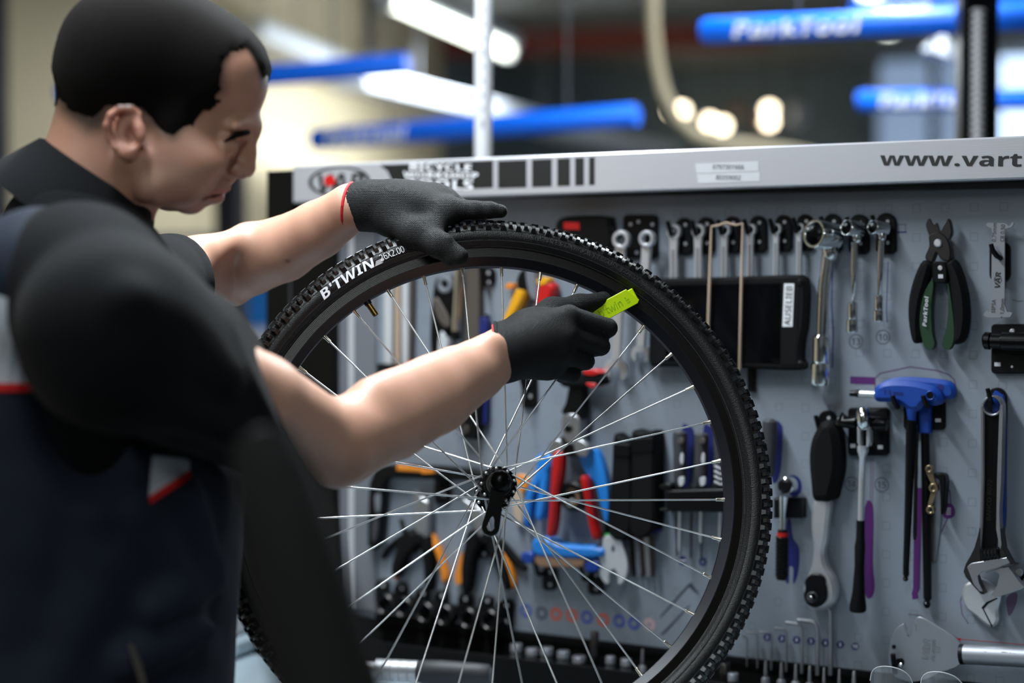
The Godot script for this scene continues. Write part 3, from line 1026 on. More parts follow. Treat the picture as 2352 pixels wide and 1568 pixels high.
	# spokes in three-cross lacing, each with its nipple
	for k in 36:
		var a := deg_to_rad(146.4 - 10.0 * k)
		var near: bool = k % 2 == 1
		var turn := 1.0 if (k / 2) % 2 == 0 else -1.0
		var zf := 0.031 * (1.0 if near else -1.0)
		var h := a + turn * deg_to_rad(62.0)
		var hole_at := Vector3(cos(h) * 0.019, sin(h) * 0.019, zf)
		# heads-in and heads-out alternate, so that crossing spokes pass either face of the flange
		hole_at.z += 0.0026 * turn * (1.0 if near else -1.0)
		var rim_at := Vector3(cos(a) * RN, sin(a) * RN, 0.0012 * (1.0 if near else -1.0))
		var along := (rim_at - hole_at).normalized()
		mb = MB.new()
		mb.tube([Vector3(cos(h) * 0.019, sin(h) * 0.019, zf), hole_at + along * 0.003, rim_at - along * 0.004], [0.00108, 0.00108, 0.00108], 8)
		mb.ball(Vector3(hole_at.x, hole_at.y, zf - 0.0024 * turn * (1.0 if near else -1.0)), Vector3(0.0021, 0.0021, 0.0012), 8)
		var sp := put("spoke", mb.mesh(), M.spoke_steel, t)
		mb = MB.new()
		mb.tube([rim_at - along * 0.0125, rim_at - along * 0.0120, rim_at - along * 0.0050, rim_at - along * 0.0042, rim_at + along * 0.001], [0.0016, 0.0020, 0.0020, 0.0024, 0.0024], 8)
		put("nipple", mb.mesh(), M.nipple_brass, sp)
	# valve between two spokes
	var va := deg_to_rad(122.4)
	var vd := Vector3(cos(va), sin(va), 0)
	mb = MB.new()
	mb.tube([vd * 0.2675, vd * 0.2625], [0.0047, 0.0044], 14)
	var vs := put("valve", mb.mesh(), M.black, t)
	mb = MB.new()
	mb.tube([vd * 0.2626, vd * 0.2470, vd * 0.2468], [0.0036, 0.0036, 0.0026], 14)
	for g in 7:
		var q := vd * (0.2615 - g * 0.002)
		mb.tube([q, q - vd * 0.0008], [0.0039, 0.0039], 14)
	put("valve_stem", mb.mesh(), M.brass, vs)

func knob(w: float, l: float, d: float, h: float) -> ArrayMesh:
	var mb := MB.new()
	knob_into(mb, Transform3D(), w, l, d, h)
	return mb.mesh()

# a rubber block: w along the tyre, d across it, h proud; l is its top's length along the tyre
func knob_into(mb: MB, t: Transform3D, w: float, l: float, d: float, h: float) -> void:
	var b := []
	for q in [[-0.5, -0.5], [0.5, -0.5], [0.5, 0.5], [-0.5, 0.5]]:
		b.append([Vector3(q[0] * w, -0.002, q[1] * d), Vector3(q[0] * l, h - 0.0006, q[1] * d * 0.86), Vector3(q[0] * (l - 0.0012), h, q[1] * (d * 0.86 - 0.0012))])
	for k in 4:
		var m := (k + 1) % 4
		var mid: Vector3 = (b[k][0] + b[m][0]) * 0.5
		mid.y = 0
		var o: Vector3 = t.basis * mid
		mb.face(t * b[k][0], t * b[m][0], t * b[m][1], t * b[k][1], o)
		mb.face(t * b[k][1], t * b[m][1], t * b[m][2], t * b[k][2], o + t.basis * Vector3.UP * 0.004)
	mb.face(t * b[0][2], t * b[1][2], t * b[2][2], t * b[3][2], t.basis * Vector3.UP)

# half-width of the tyre's sidewall at a radius
func wall_z(r: float) -> float:
	var rows := [[0.2884, 0.0158], [0.2900, 0.0176], [0.2925, 0.0200], [0.2965, 0.0217], [0.2995, 0.0224], [0.3025, 0.0224], [0.3050, 0.0218], [0.3090, 0.0200]]
	for k in rows.size() - 1:
		if r <= rows[k + 1][0]:
			return lerpf(rows[k][1], rows[k + 1][1], clampf((r - rows[k][0]) / (rows[k + 1][0] - rows[k][0]), 0, 1))
	return 0.02

# lettering whose baseline runs round the wheel from angle a0 to a1 (degrees)
func bent_text(parent: Node, called: String, text: String, h: float, a0: float, a1: float, r: float, m: Material, bold: bool, slant: float) -> void:
	var src := letters(text, h, 0.0008, bold)
	var arr := src.get_mesh_arrays() if src.get_surface_count() == 1 else src.surface_get_arrays(0)
	var mb := MB.new()
	var box := src.get_aabb()
	for s in src.get_surface_count():
		arr = src.surface_get_arrays(s)
		var vs: PackedVector3Array = arr[Mesh.ARRAY_VERTEX]
		var ns: PackedVector3Array = arr[Mesh.ARRAY_NORMAL]
		var ids: PackedInt32Array = arr[Mesh.ARRAY_INDEX] if arr[Mesh.ARRAY_INDEX] != null else PackedInt32Array(range(vs.size()))
		for k in range(0, ids.size(), 3):
			var flat_tris := [[vs[ids[k]], vs[ids[k + 1]], vs[ids[k + 2]]]]
			# cut long triangles so that the letters follow the bulge of the sidewall
			while flat_tris.size() and flat_tris.size() < 400:
				var cut := []
				var some := false
				for w in flat_tris:
					var far := maxf(w[0].distance_to(w[1]), maxf(w[1].distance_to(w[2]), w[2].distance_to(w[0])))
					if far > 0.0022:
						some = true
						var m0: Vector3 = (w[0] + w[1]) * 0.5
						var m1: Vector3 = (w[1] + w[2]) * 0.5
						var m2: Vector3 = (w[2] + w[0]) * 0.5
						cut.append_array([[w[0], m0, m2], [m0, w[1], m1], [m2, m1, w[2]], [m0, m1, m2]])
					else:
						cut.append(w)
				flat_tris = cut
				if not some:
					break
			for w in flat_tris:
				var p := []
				var q := []
				for j in 3:
					var u: Vector3 = w[j]
					var f := (u.x - box.position.x) / box.size.x
					var a := deg_to_rad(lerpf(a0, a1, f))
					var rr := r + (u.y - box.position.y)
					a -= slant * (u.y - box.position.y) / r
					p.append(Vector3(cos(a) * rr, sin(a) * rr, wall_z(rr) + 0.0002 + u.z + 0.0004))
					var nn := ns[ids[k + j]]
					q.append(Vector3(sin(a) * nn.x + cos(a) * nn.y, -cos(a) * nn.x + sin(a) * nn.y, nn.z))
				mb.tri(p[0], p[1], p[2], q[0], q[1], q[2])
	put(called, mb.mesh(), m, parent)

func arc_patch(mb: MB, a0: float, a1: float, r0: float, r1: float, _z: float) -> void:
	for k in 6:
		var p := []
		for w in [[k, 0], [k + 1, 0], [k + 1, 1], [k, 1]]:
			var rr := lerpf(r0, r1, w[1])
			var a := deg_to_rad(lerpf(a0, a1, w[0] / 6.0) - 0.7 * w[1])
			p.append(Vector3(cos(a) * rr, sin(a) * rr, wall_z(rr) + 0.0005))
		mb.face(p[0], p[1], p[2], p[3], Vector3.BACK)

# ------------------------------------------------------------------ the tyre lever in the right hand
func tyre_lever() -> void:
	# a flat bar from inside the fist up under the tyre's bead
	var a := px(1330, 745, 2.135)
	var b := px(1448, 682, 2.150)
	var x := (b - a).normalized()
	var z := (EYE - a).normalized()
	z = (z - x * x.dot(z)).normalized()
	var y := z.cross(x)
	var t := thing("tyre_lever", "bright yellow-green tyre lever held in the gloved fist, hooked under the tyre", "tyre lever", Transform3D(Basis(x, y, z), a))
	var L := (b - a).length()
	var mb := MB.new()
	var w := 0.0106
	mb.slab(PackedVector2Array([Vector2(-0.03, -w * 0.9), Vector2(L * 0.5, -w), Vector2(L + 0.004, -w), Vector2(L + 0.0075, -w + 0.003), Vector2(L - 0.0005, w), Vector2(L * 0.5, w), Vector2(-0.03, w * 0.9)]), -0.002, 0.0018, 0.0006)
	var body := put("bar", mb.mesh(), M.lime, t)
	var o := put("maker_lettering", letters("b'twin", 0.0085, 0.0005), M.lime_dark, body)
	o.transform = Transform3D(Basis(), Vector3(L * 0.60, -0.0005, 0.0019))
	o = put("emblem", letters("^", 0.006, 0.0005), M.lime_dark, body)
	o.position = Vector3(L * 0.52, 0.0052, 0.0019)
	mb = MB.new()
	for k in 7:
		mb.box(Transform3D(Basis(Vector3.BACK, 0.3), Vector3(L * 0.90 + 0.0016 * (k % 3), -0.004 + 0.0022 * (k / 3) * 1.4, 0.0018)), Vector3(0.0009, 0.0013, 0.0006))
	put("embossed_code", mb.mesh(), M.lime_dark, body)
	mb = MB.new()
	mb.box(Transform3D(Basis(), Vector3(L + 0.004, 0, -0.0035)), Vector3(0.008, 0.017, 0.004), 0.001)
	put("hook", mb.mesh(), M.lime, t)

# ------------------------------------------------------------------ bench and tool board
func tp(x: float, y: float, z := 0.0) -> Vector3:
	var q := bp(x, y, z)
	return Vector3(q.x, q.y, z)

func bench_and_board() -> void:
	# workbench under everything
	var b := thing("workbench", "pale steel workbench top under the tool board", "workbench", board * Transform3D(Basis(), Vector3(-0.45, -board.origin.y, 0.16)))
	part_box(b, "worktop", Vector3(0, 0.878, 0.0), Vector3(2.6, 0.04, 0.95), "bench_steel", 0.006)
	for sx in [-1, 1]:
		for sz in [-1, 1]:
			part_box(b, "leg", Vector3(sx * 1.22, 0.43, sz * 0.42), Vector3(0.06, 0.86, 0.06), "dark_grey")
	part_box(b, "shelf", Vector3(0, 0.3, 0), Vector3(2.4, 0.03, 0.8), "mid_grey")
	# the board: back panel, printed face, header rail, end post, black seal strip and tray
	TO = bp(1700, 900)
	var t := thing("tool_board", "large pale blue-grey tool board with a silver lettered header rail", "tool board", board * Transform3D(Basis(), Vector3(TO.x, TO.y, 0)))
	var p := outline([762, 436, 2560, 395, 2560, 1608, 762, 1408])
	var mb := MB.new()
	mb.slab(p, -0.004, 0.0, 0.0)
	put("printed_face", mb.mesh(), M.board_face, t)
	mb = MB.new()
	mb.slab(outline([640, 420, 2560, 330, 2560, 1630, 640, 1440]), -0.03, -0.0045, 0.0)
	put("back_panel", mb.mesh(), M.black_matte, t)
	# header rail: a silver box proud of the board
	mb = MB.new()
	mb.slab(outline([672, 380, 2560, 303, 2560, 403, 672, 466], 58.0), -0.03, 0.058, 0.002)
	var rail := put("header_rail", mb.mesh(), M.aluminium, t)
	sl("rail_seal", "anodised_black", [672, 468, 2560, 400, 2560, 426, 762, 462, 672, 486], -4.0, 30.0, 1.0)
	# black end post at the left
	sl("end_post", "anodised_black", [612, 392, 674, 389, 674, 486, 766, 462, 768, 1440, 606, 1420], -30.0, 20.0, 1.5)
	sl("post_rib", "dark_grey", [664, 520, 668, 520, 668, 1400, 664, 1400], 20.0, 22.0, 0.4)
	sl("side_strip", "mid_grey", [768, 470, 862, 468, 862, 1405, 768, 1398], 0.0, 6.0, 1.0)
	sl("side_strip", "pale_grey", [800, 470, 812, 470, 812, 1400, 800, 1400], 6.0, 8.0, 0.6)
	# printing on the rail
	var z := 58.2
	rail_print(rail, z)
	# printed rings, numbers, outlines on the face
	face_print(t)
	# tray along the foot of the board
	sl("tray_back", "black_matte", [860, 1408, 1182, 1449, 1700, 1510, 2560, 1604, 2560, 1640, 860, 1445], 0.0, 6.0, 0.5)
	var q0 := tp(700, 1470, 0.0)
	var q1 := tp(2520, 1680, 0.0)
	var base := -0.0
	var lip_l := bp(1160, 1507, 0.075)
	var lip_r := bp(1456, 1543, 0.075)
	var lip_y := (lip_l.y + lip_r.y) * 0.5 - TO.y
	mb = MB.new()
	var x0 := bp(640, 1440).x - TO.x
	var x1 := bp(2560, 1600).x - TO.x
	mb.box(Transform3D(Basis(), Vector3((x0 + x1) / 2, lip_y - 0.02, 0.076)), Vector3(x1 - x0, 0.04, 0.003), 0.001)
	mb.box(Transform3D(Basis(), Vector3((x0 + x1) / 2, lip_y - 0.0385, 0.038)), Vector3(x1 - x0, 0.003, 0.076), 0.0)
	mb.box(Transform3D(Basis(), Vector3((x0 + x1) / 2, lip_y - 0.013, 0.004)), Vector3(x1 - x0, 0.05, 0.004), 0.0)
	put("tray", mb.mesh(), M.black_matte, t)
	tray_y = lip_y + TO.y - 0.036
	mb = MB.new()
	mb.box(Transform3D(Basis(), Vector3((x0 + x1) / 2, lip_y - 0.015, 0.036)), Vector3(x1 - x0 - 0.02, 0.006, 0.045), 0.001)
	put("socket_strip", mb.mesh(), M.black, t)

var tray_y := 0.0

func rail_text(rail: Node, called: String, text: String, x: float, y: float, h: float, m: String, bold := true, turn := 0.0, wide := 1.0, slant := 0.0) -> void:
	print_on(called, text, x, y, h, 58.2, m, bold, turn, slant, wide, rail)

func flat(parent: Node, called: String, m: String, pts: Array, z: float) -> void:
	sl(called, m, pts, z - 0.2, z, 0.0, parent)

# y on the rail at a height fraction (0 top, 1 foot) for a pixel column
func ry(x: float, f: float) -> float:
	return lerpf(380.0 - 0.0408 * (x - 672), 466.0 - 0.0334 * (x - 672), f)

func rail_print(rail: Node, z: float) -> void:
	# oval emblem at the left
	var c := Vector2(778, ry(778, 0.47))
	var mb := MB.new()
	var s := bs(c.x, c.y)
	mb.ring(bp(c.x, c.y, 0.0584) - TO, 84 * s, 74 * s, 0.058, 0.0584, 0.0, 40, Transform3D(), 0.40)
	var tr := Transform3D()
	put("emblem_ring", mb.mesh(), M.black_print, rail)
	rail_text(rail, "emblem_lettering", "VAR", 782, ry(782, 0.52), 40, "black_print", true, 0.0, 1.25, 0.2)
	var spot := []
	for k in 16:
		spot.append_array([757 + 13 * cos(TAU * k / 16), ry(757, 0.44) + 13 * sin(TAU * k / 16)])
	flat(rail, "emblem_dot", "red", spot, 58.9)
	# black field with the words
	var field := [872, ry(872, 0.08), 1132, ry(1132, 0.08), 1132, ry(1132, 0.78), 905, ry(905, 0.80), 900, ry(900, 0.5), 890, ry(890, 0.25)]
	flat(rail, "word_field", "black_print", field, 58.3)
	rail_text(rail, "word_lettering", "BICYCLE", 1011, ry(1011, 0.20), 15, "white_print", true, -2.5, 2.05)
	rail_text(rail, "word_lettering", "WORKSHOP", 1012, ry(1012, 0.41), 14, "white_print", true, -2.5, 1.85)
	rail_text(rail, "word_lettering", "TOOLS", 1010, ry(1010, 0.655), 21, "white_print", true, -2.5, 2.0)
	for q in [[1144, 1209], [1222, 1267], [1280, 1309], [1321, 1341], [1353, 1366]]:
		flat(rail, "stripe", "black_print", [q[0], ry(q[0], 0.10), q[1], ry(q[1], 0.10), q[1], ry(q[1], 0.80), q[0], ry(q[0], 0.80)], 58.3)
	# serial stickers and the address
	flat(rail, "serial_sticker", "pale_grey", [1597, ry(1597, 0.36), 1742, ry(1742, 0.36), 1742, ry(1742, 0.60), 1600, ry(1600, 0.60)], 58.3)
	flat(rail, "serial_sticker", "pale_grey", [1601, ry(1601, 0.62), 1745, ry(1745, 0.62), 1745, ry(1745, 0.85), 1603, ry(1603, 0.85)], 58.3)
	rail_text(rail, "serial_number", "0797301666", 1673, ry(1673, 0.475), 10, "dark_grey", false, -2.3)
	rail_text(rail, "serial_number", "80359002", 1673, ry(1673, 0.735), 10, "dark_grey", false, -2.3)
	rail_text(rail, "address_lettering", "www.vartools.com", 2336, ry(2336, 0.50) + 6, 30, "black_print", true, -2.3, 1.70)

func ring_print(t: Node, called: String, m: String, x: float, y: float, ro: float, ri: float) -> void:
	rg(called, m, x, y, ro, ri, 0.0, 0.25, 0.0, 28, t)

func face_print(t: Node) -> void:
	for q in [[1208, 1402, 0], [1244, 1408, 2], [1277, 1410, 1], [1313, 1413, 1], [1348, 1417, 0], [1385, 1423, 1], [1422, 1426, 0], [1456, 1431, 0], [1491, 1434, 3]]:
		ring_print(t, "printed_ring", ["blue_ring_print", "orange_print", "grey_print", "pink_print"][q[2]], q[0], q[1], 15, 8.5 if q[2] != 3 else 5.0)
	for q in [[1966, 784, "13", 17], [2028, 774, "10", 17], [1956, 1111, "14", 17], [2025, 1113, "15", 17]]:
		ring_print(t, "printed_circle", "grey_print", q[0], q[1], q[3], q[3] - 2)
		print_on("printed_number", q[2], q[0], q[1], 15, 0.2, "grey_print", false, 0.0, 0.0, 1.0, t)
	# hexagon size marks over the hex keys
	var sizes := [[1762, 1463, "2"], [1796, 1466, "3"], [1829.5, 1469, "4"], [1863, 1472, "5"], [1896, 1476, "6"], [1930, 1480, "8"], [1964, 1484, "10"]]
	for q in sizes:
		var pts := []
		for k in 6:
			pts.append_array([q[0] + 9.5 * cos(TAU * k / 6), q[1] + 9.5 * sin(TAU * k / 6)])
		flat(t, "printed_hexagon", "navy_print", pts, 0.25)
		print_on("printed_number", q[2], q[0], q[1], 8, 0.3, "white_print", true, 0.0, 0.0, 1.0, t)
	# screwdriver marks
	disc("printed_disc", "navy_print", 1568, 1287, 10, 0.0, 0.25, 0.0, 20, t)
	flat(t, "printed_bar", "white_print", [1560, 1285, 1576, 1285, 1576, 1289, 1560, 1289], 0.4)
	ring_print(t, "printed_ring", "navy_print", 1614, 1290, 10, 4)
	# silhouettes that show where each tool belongs
	flat(t, "printed_outline", "purple_print", [1953, 864, 2009, 866, 2009, 883, 1953, 881], 0.25)
	flat(t, "printed_outline", "purple_print", curved([1986, 1165, 2006, 1165, 2005, 1290, 2009, 1345, 2003, 1370, 1990, 1371, 1984, 1330], 3), 0.25)
	flat(t, "printed_outline", "purple_print", [2100, 1120, 2118, 1120, 2113, 1352, 2108, 1362, 2110, 1374, 2096, 1376, 2094, 1362, 2097, 1352], 0.25)
	flat(t, "printed_outline", "navy_print", curved([1808, 1195, 1816, 1195, 1822, 1235, 1836, 1260, 1834, 1310, 1826, 1337, 1821, 1337, 1822, 1305, 1813, 1302, 1812, 1337, 1803, 1330, 1800, 1260], 3), 0.25)
	flat(t, "printed_outline", "navy_print", curved([1810, 1095, 1828, 1092, 1840, 1106, 1840, 1128, 1826, 1140, 1808, 1130], 3), 0.25)
	flat(t, "printed_outline", "navy_print", curved([1778, 972, 1795, 975, 1798, 1000, 1792, 1085, 1776, 1110, 1770, 1060], 3), 0.25)
	flat(t, "printed_outline", "navy_print", curved([1905, 968, 1922, 1000, 1929, 1045, 1918, 1110, 1916, 1145, 1900, 1148], 3), 0.25)
	flat(t, "printed_outline", "navy_print", curved([1896, 1330, 1912, 1335, 1919, 1360, 1915, 1385, 1902, 1395, 1892, 1380], 3), 0.25)
	flat(t, "printed_outline", "blue", curved([2298, 925, 2310, 930, 2312, 1000, 2308, 1215, 2292, 1215], 3), 0.25)
	thin_line(t, "navy_print", [1908, 535, 2082, 533], 1.6)
	thin_line(t, "line_print", [2056, 516, 2080, 515, 2080, 534], 0.8)
	thin_line(t, "line_print", [2010, 905, 2010, 868, 2022, 857, 2090, 842, 2150, 850, 2180, 860, 2192, 872, 2196, 890, 2194, 898], 1.3)
	thin_line(t, "line_print", [2001, 1050, 1999, 1165], 0.8)
	thin_line(t, "line_print", [2006, 1050, 2004, 1165], 0.8)
	thin_line(t, "navy_print", [1912, 600, 1910, 700, 1914, 760, 1912, 845], 1.6)
	thin_line(t, "navy_print", [2040, 600, 2036, 715, 2038, 740], 0.9)
	thin_line(t, "purple_print", [2170, 1124, 2177, 1120, 2182, 1130, 2184, 1160], 1.2)
	flat(t, "printed_outline", "purple_print", curved([2170, 1160, 2184, 1156, 2193, 1168, 2192, 1184, 2178, 1191, 2166, 1184], 3), 0.25)
	for k in 4:
		flat(t, "printed_bar", "pale_grey", [2174, 1166 + k * 4.5, 2184, 1166 + k * 4.5, 2184, 1168 + k * 4.5, 2174, 1168 + k * 4.5], 0.4)
	thin_line(t, "purple_print", [2176, 1191, 2162, 1222], 1.2)
	# printed outlines of hex keys (unhung) near the foot, and of the chain tool
	for k in 5:
		thin_line(t, "grey_print", [1516 + k * 3, 1418 - k * 3, 1580 + k * 2, 1344 - k * 1.5, 1594 + k * 2.5, 1356 + k * 2], 1.5)
	for k in 3:
		thin_line(t, "grey_print", [1518 + k * 4, 1458 - k * 2, 1580 + k * 2, 1394 - k * 2], 1.5)
	thin_line(t, "purple_print", [2215, 1352, 2206, 1380, 2210, 1410, 2224, 1432], 0.8)
	flat(t, "printed_outline", "line_print", curved([2312, 1372, 2334, 1360, 2336, 1378, 2326, 1405, 2316, 1412], 3), 0.25)
	thin_line(t, "red", [2205, 1467, 2352, 1480], 0.5)
	flat(t, "printed_outline", "red", [2198, 1465, 2207, 1465, 2205, 1474, 2197, 1472], 0.3)
	thin_line(t, "line_print", [2086, 1410, 2115, 1413, 2200, 1465], 0.8)
	# scuffs
	thin_line(t, "grey_print", [2325, 688, 2340, 692, 2350, 691], 0.8)

# a printed line of a given half width in pixels
func thin_line(t: Node, m: String, pts: Array, w: float) -> void:
	var mb := MB.new()
	for k in range(0, pts.size() - 2, 2):
		var a := bp(pts[k], pts[k + 1]) - TO
		var b := bp(pts[k + 2], pts[k + 3]) - TO
		var d := (b - a).normalized()
		var o := Vector2(-d.y, d.x) * w * bs(pts[k], pts[k + 1])
		mb.slab(PackedVector2Array([a - o, b + d * 0.0002 - o, b + d * 0.0002 + o, a + o]), 0.0, 0.00025, 0.0)
	put("printed_line", mb.mesh(), M[m], t)

# ------------------------------------------------------------------ tools on the right half
# a black plastic peg: rounded plate with two studs and an upturned hook; the plate's top middle at x, y (pixels)
func peg(label: String, x: float, y: float, w: float, h: float, hx: float, hy: float, reach := 26.0) -> void:
	hung("peg_hook", label, "peg hook", x, y + h * 0.5, "black peg hooks on the tool board")
	var pts := []
	for k in 9:
		var a := PI + PI * k / 8.0
		pts.append_array([x + w * 0.5 * cos(a), y + w * 0.5 + w * 0.5 * sin(a)])
	pts.append_array([x + w * 0.5, y + h - 8, x + w * 0.3, y + h, x - w * 0.3, y + h, x - w * 0.5, y + h - 8])
	sl("plate", "black", pts, 0.0, 7.0, 1.2)
	rod("hook", "black", [[x, hy + 22, 5.5, 5.0], [hx + 4, hy + 24, 5.5, 12.0], [hx + 3, hy + 22, 5.5, reach - 4.0], [hx, hy + 10, 5.5, reach], [hx - 5, hy - 8, 5.0, reach + 2.0]], 10)
	for k in 2:
		rg("stud", "pale_grey", x + w * 0.1, y + w * 0.42 + k * h * 0.52, 4.2, 1.2, 7.0, 7.8, 0.3, 12)

func plate_peg(label: String, x0: float, y0: float, x1: float, y1: float) -> void:
	hung("peg_plate", label, "holder", (x0 + x1) / 2, (y0 + y1) / 2, "black holder plates on the tool board")
	sl("plate", "black", rounded(x0, y0, x1, y1, 11), 0.0, 6.0, 1.0)

func tools_on_the_right() -> void:
	# --- six combination spanners hanging above the tablet, smaller to the right
	var sp := [[1546, 1572, 17, 21], [1602, 1622, 16, 19], [1662, 1682, 14.5, 17], [1722, 1742, 13.5, 15.5], [1781, 1800, 12.5, 14], [1834, 1850, 11.5, 13]]
	for k in sp.size():
		var x: float = sp[k][0]
		var y := 520.0 - k * 1.6
		var w: float = sp[k][2]
		peg("black peg hook behind the %s combination spanner above the tablet" % ["largest", "second largest", "third largest", "fourth largest", "fifth largest", "smallest"][k], sp[k][1] - 2, 500 - k * 1.6, 38, 84, x - 8, y - 4)
		spanner("silver combination spanner above the black tablet, %s of the hanging row" % ["largest and leftmost", "second largest", "third largest", "fourth largest", "fifth largest", "smallest and rightmost"][k], x, y, w, 190 - k * 8.0)
	# --- ring spanners left of them, one on the red-marked holder and one on the square plate
	plate_peg("black square holder plate with studs behind the second ring spanner", 1430, 493, 1509, 594)
	for q in [[1448, 515], [1466, 509], [1498, 515], [1462, 580], [1490, 578]]:
		rg("stud", "pale_grey", q[0], q[1], 4, 1.2, 6.0, 7.0, 0.3, 12)
	hung("tape_holder", "black rounded holder with a red label at the top of the board", "holder", 1338, 525)
	sl("body", "black", curved([1275, 515, 1290, 500, 1330, 495, 1388, 496, 1398, 510, 1402, 560, 1380, 575, 1300, 560, 1278, 540], 4), 0.0, 22.0, 3.0)
	sl("label", "red", [1295, 510, 1330, 511, 1331, 527, 1295, 526], 22.0, 22.5, 0.1)
	rod("hook", "black", [[1396, 520, 6, 14], [1412, 532, 6, 22], [1424, 545, 6, 30]], 10)
	ring_spanner("large silver ring spanner under the red-labelled holder, behind the tyre", 1424, 550, 21, 300, 1413, 28.0)
	ring_spanner("silver ring spanner on the square black holder plate, behind the tyre", 1483, 548, 19, 265, 1470, 22.0)
	# --- rugged tablet held by an elastic cord
	hung("tablet", "rugged black tablet with a white sticker, partly behind the tyre", "tablet", 1675, 740)
	sl("case", "black_matte", curved([1500, 640, 1660, 636, 1810, 631, 1840, 634, 1851, 655, 1848, 740, 1841, 780, 1838, 820, 1842, 832, 1834, 850, 1700, 846, 1520, 842, 1492, 838, 1488, 800, 1490, 700, 1492, 655], 3), 8.0, 26.0, 4.0)
	sl("screen", "screen", [1530, 655, 1794, 650, 1792, 835, 1528, 828], 26.0, 26.4, 0.2)
	sl("bezel", "black_matte", [1794, 645, 1836, 644, 1828, 838, 1792, 838], 26.0, 26.6, 0.3)
	var st := sl("sticker", "white_print", [1801, 651, 1824, 651, 1820, 750, 1797, 750], 26.6, 26.9, 0.0)
	print_on("sticker_lettering", "AUSELIEB", 1811, 701, 15, 27.0, "dark_grey", false, 87.0, 0.0, 1.0, T)
	for q in [[1835, 650], [1836, 838]]:
		disc("corner_bumper", "black", q[0], q[1], 9, 8.0, 28.0, 2.0, 14)
	sl("wall_bracket", "black", [1716, 846, 1732, 846, 1732, 900, 1716, 900], 0.0, 9.0, 1.0)
	hung("elastic_cord", "tan elastic cord stretched over the tablet's front", "cord", 1665, 680)
	rod("strand", "tan_cord", [[1634, 520, 2.2, 32], [1630, 640, 3.4, 34], [1627, 735, 3.4, 34], [1626, 850, 2.4, 31]], 8)
	rod("strand", "tan_cord", [[1706, 512, 2.2, 32], [1703, 640, 3.4, 34], [1699, 845, 3.4, 32], [1698, 850, 2.4, 31]], 8)
	rod("loop", "tan_cord", [[1634, 520, 2.2, 32], [1652, 517, 2.6, 34], [1668, 511, 2.6, 34], [1690, 517, 2.6, 34], [1706, 513, 2.2, 32]], 8)
	# --- three angled socket wrenches
	socket_wrench("largest chrome angled socket wrench, right of the tablet", [1897, 532, 33], [[1903, 570], [1893, 660], [1889, 770], [1884, 860]], 1.0, 884)
	socket_wrench("middle chrome angled socket wrench, over the printed number 13", [1963, 520, 19], [[1963, 556], [1962, 620], [1960, 700], [1957, 750]], 0.6, 763)
	socket_wrench("smallest chrome angled socket wrench, over the printed number 10", [2021, 519, 17], [[2024, 552], [2022, 610], [2020, 680], [2017, 725]], 0.52, 738)
	peg("black peg hook behind the largest angled socket wrench", 1911, 491, 42, 90, 1890, 505, 22.0)
	peg("black peg hook behind the middle angled socket wrench", 1972, 492, 46, 92, 1950, 506, 20.0)
	peg("black peg hook behind the smallest angled socket wrench", 2034, 489, 46, 94, 2008, 502, 20.0)
	# --- master link pliers
	hung("link_pliers", "black and green master link pliers hanging open at the top right", "pliers", 2152, 650)
	sl("jaw", "dark_steel", curved([2133, 502, 2138, 512, 2148, 520, 2150, 512, 2154, 525, 2158, 540, 2140, 548, 2130, 530, 2127, 515], 3), 16.0, 24.0, 1.2)
	sl("jaw", "dark_steel", curved([2178, 502, 2184, 515, 2185, 540, 2170, 556, 2158, 544, 2164, 525, 2172, 512], 3), 16.0, 24.0, 1.2)
	sl("plier_half", "dark_steel", curved([2134, 540, 2160, 534, 2178, 552, 2184, 582, 2178, 600, 2160, 594, 2150, 580, 2140, 602, 2124, 592, 2134, 565], 3), 14.0, 26.0, 1.5)
	disc("pivot", "satin", 2153, 558, 9, 26.0, 29.0, 1.2)
	sl("spring_housing", "black", curved([2140, 606, 2152, 600, 2172, 606, 2176, 630, 2172, 648, 2156, 651, 2142, 645], 3), 12.0, 27.0, 2.0)
	disc("screw", "satin", 2159, 615, 5.5, 27.0, 28.4, 0.5, 14)
	sl("tag", "pale_grey", [2155, 630, 2166, 630, 2166, 639, 2155, 639], 27.0, 27.6, 0.1)
	for s in [0, 1]:
		var o: Array = [2118, 598, 2138, 606, 2130, 640, 2116, 690, 2110, 740, 2112, 780, 2104, 789, 2092, 780, 2084, 730, 2086, 680, 2100, 630] if s == 0 else [2188, 596, 2204, 625, 2217, 675, 2220, 730, 2213, 775, 2200, 789, 2188, 786, 2188, 740, 2184, 690, 2178, 640, 2170, 606]
		sl("grip", "black_matte", curved(o, 3), 10.0, 28.0, 5.0)
		var i: Array = [2138, 645, 2143, 655, 2138, 700, 2140, 760, 2146, 790, 2138, 803, 2126, 800, 2118, 780, 2112, 735, 2120, 680] if s == 0 else [2177, 650, 2184, 690, 2190, 740, 2190, 780, 2180, 802, 2168, 800, 2164, 786, 2174, 750, 2178, 700]
		sl("grip_lining", "green" if s == 0 else "green", curved(i, 3), 12.0, 24.0, 3.0)
	print_on("maker_lettering", "ParkTool", 2126, 715, 9, 27.4, "pale_grey", true, 86.0, 0.2, 1.3)
	# --- flat steel gauge with the oval emblem
	hung("cone_gauge", "flat steel chain gauge with hooked ends and an oval emblem", "gauge", 2296, 620)
	sl("plate", "plate_steel", [2264, 514, 2270, 511, 2308, 511, 2318, 518, 2326, 508, 2330, 512, 2324, 522, 2310, 526, 2308, 545, 2308, 700, 2314, 716, 2326, 718, 2322, 727, 2318, 729, 2290, 730, 2270, 730, 2258, 724, 2266, 712, 2272, 716, 2276, 700, 2278, 545, 2277, 526, 2266, 520], 16.0, 18.0, 0.4)
	rg("emblem_ring", "black_print", 2292, 642, 9, 8, 18.0, 18.3, 0.0, 24)
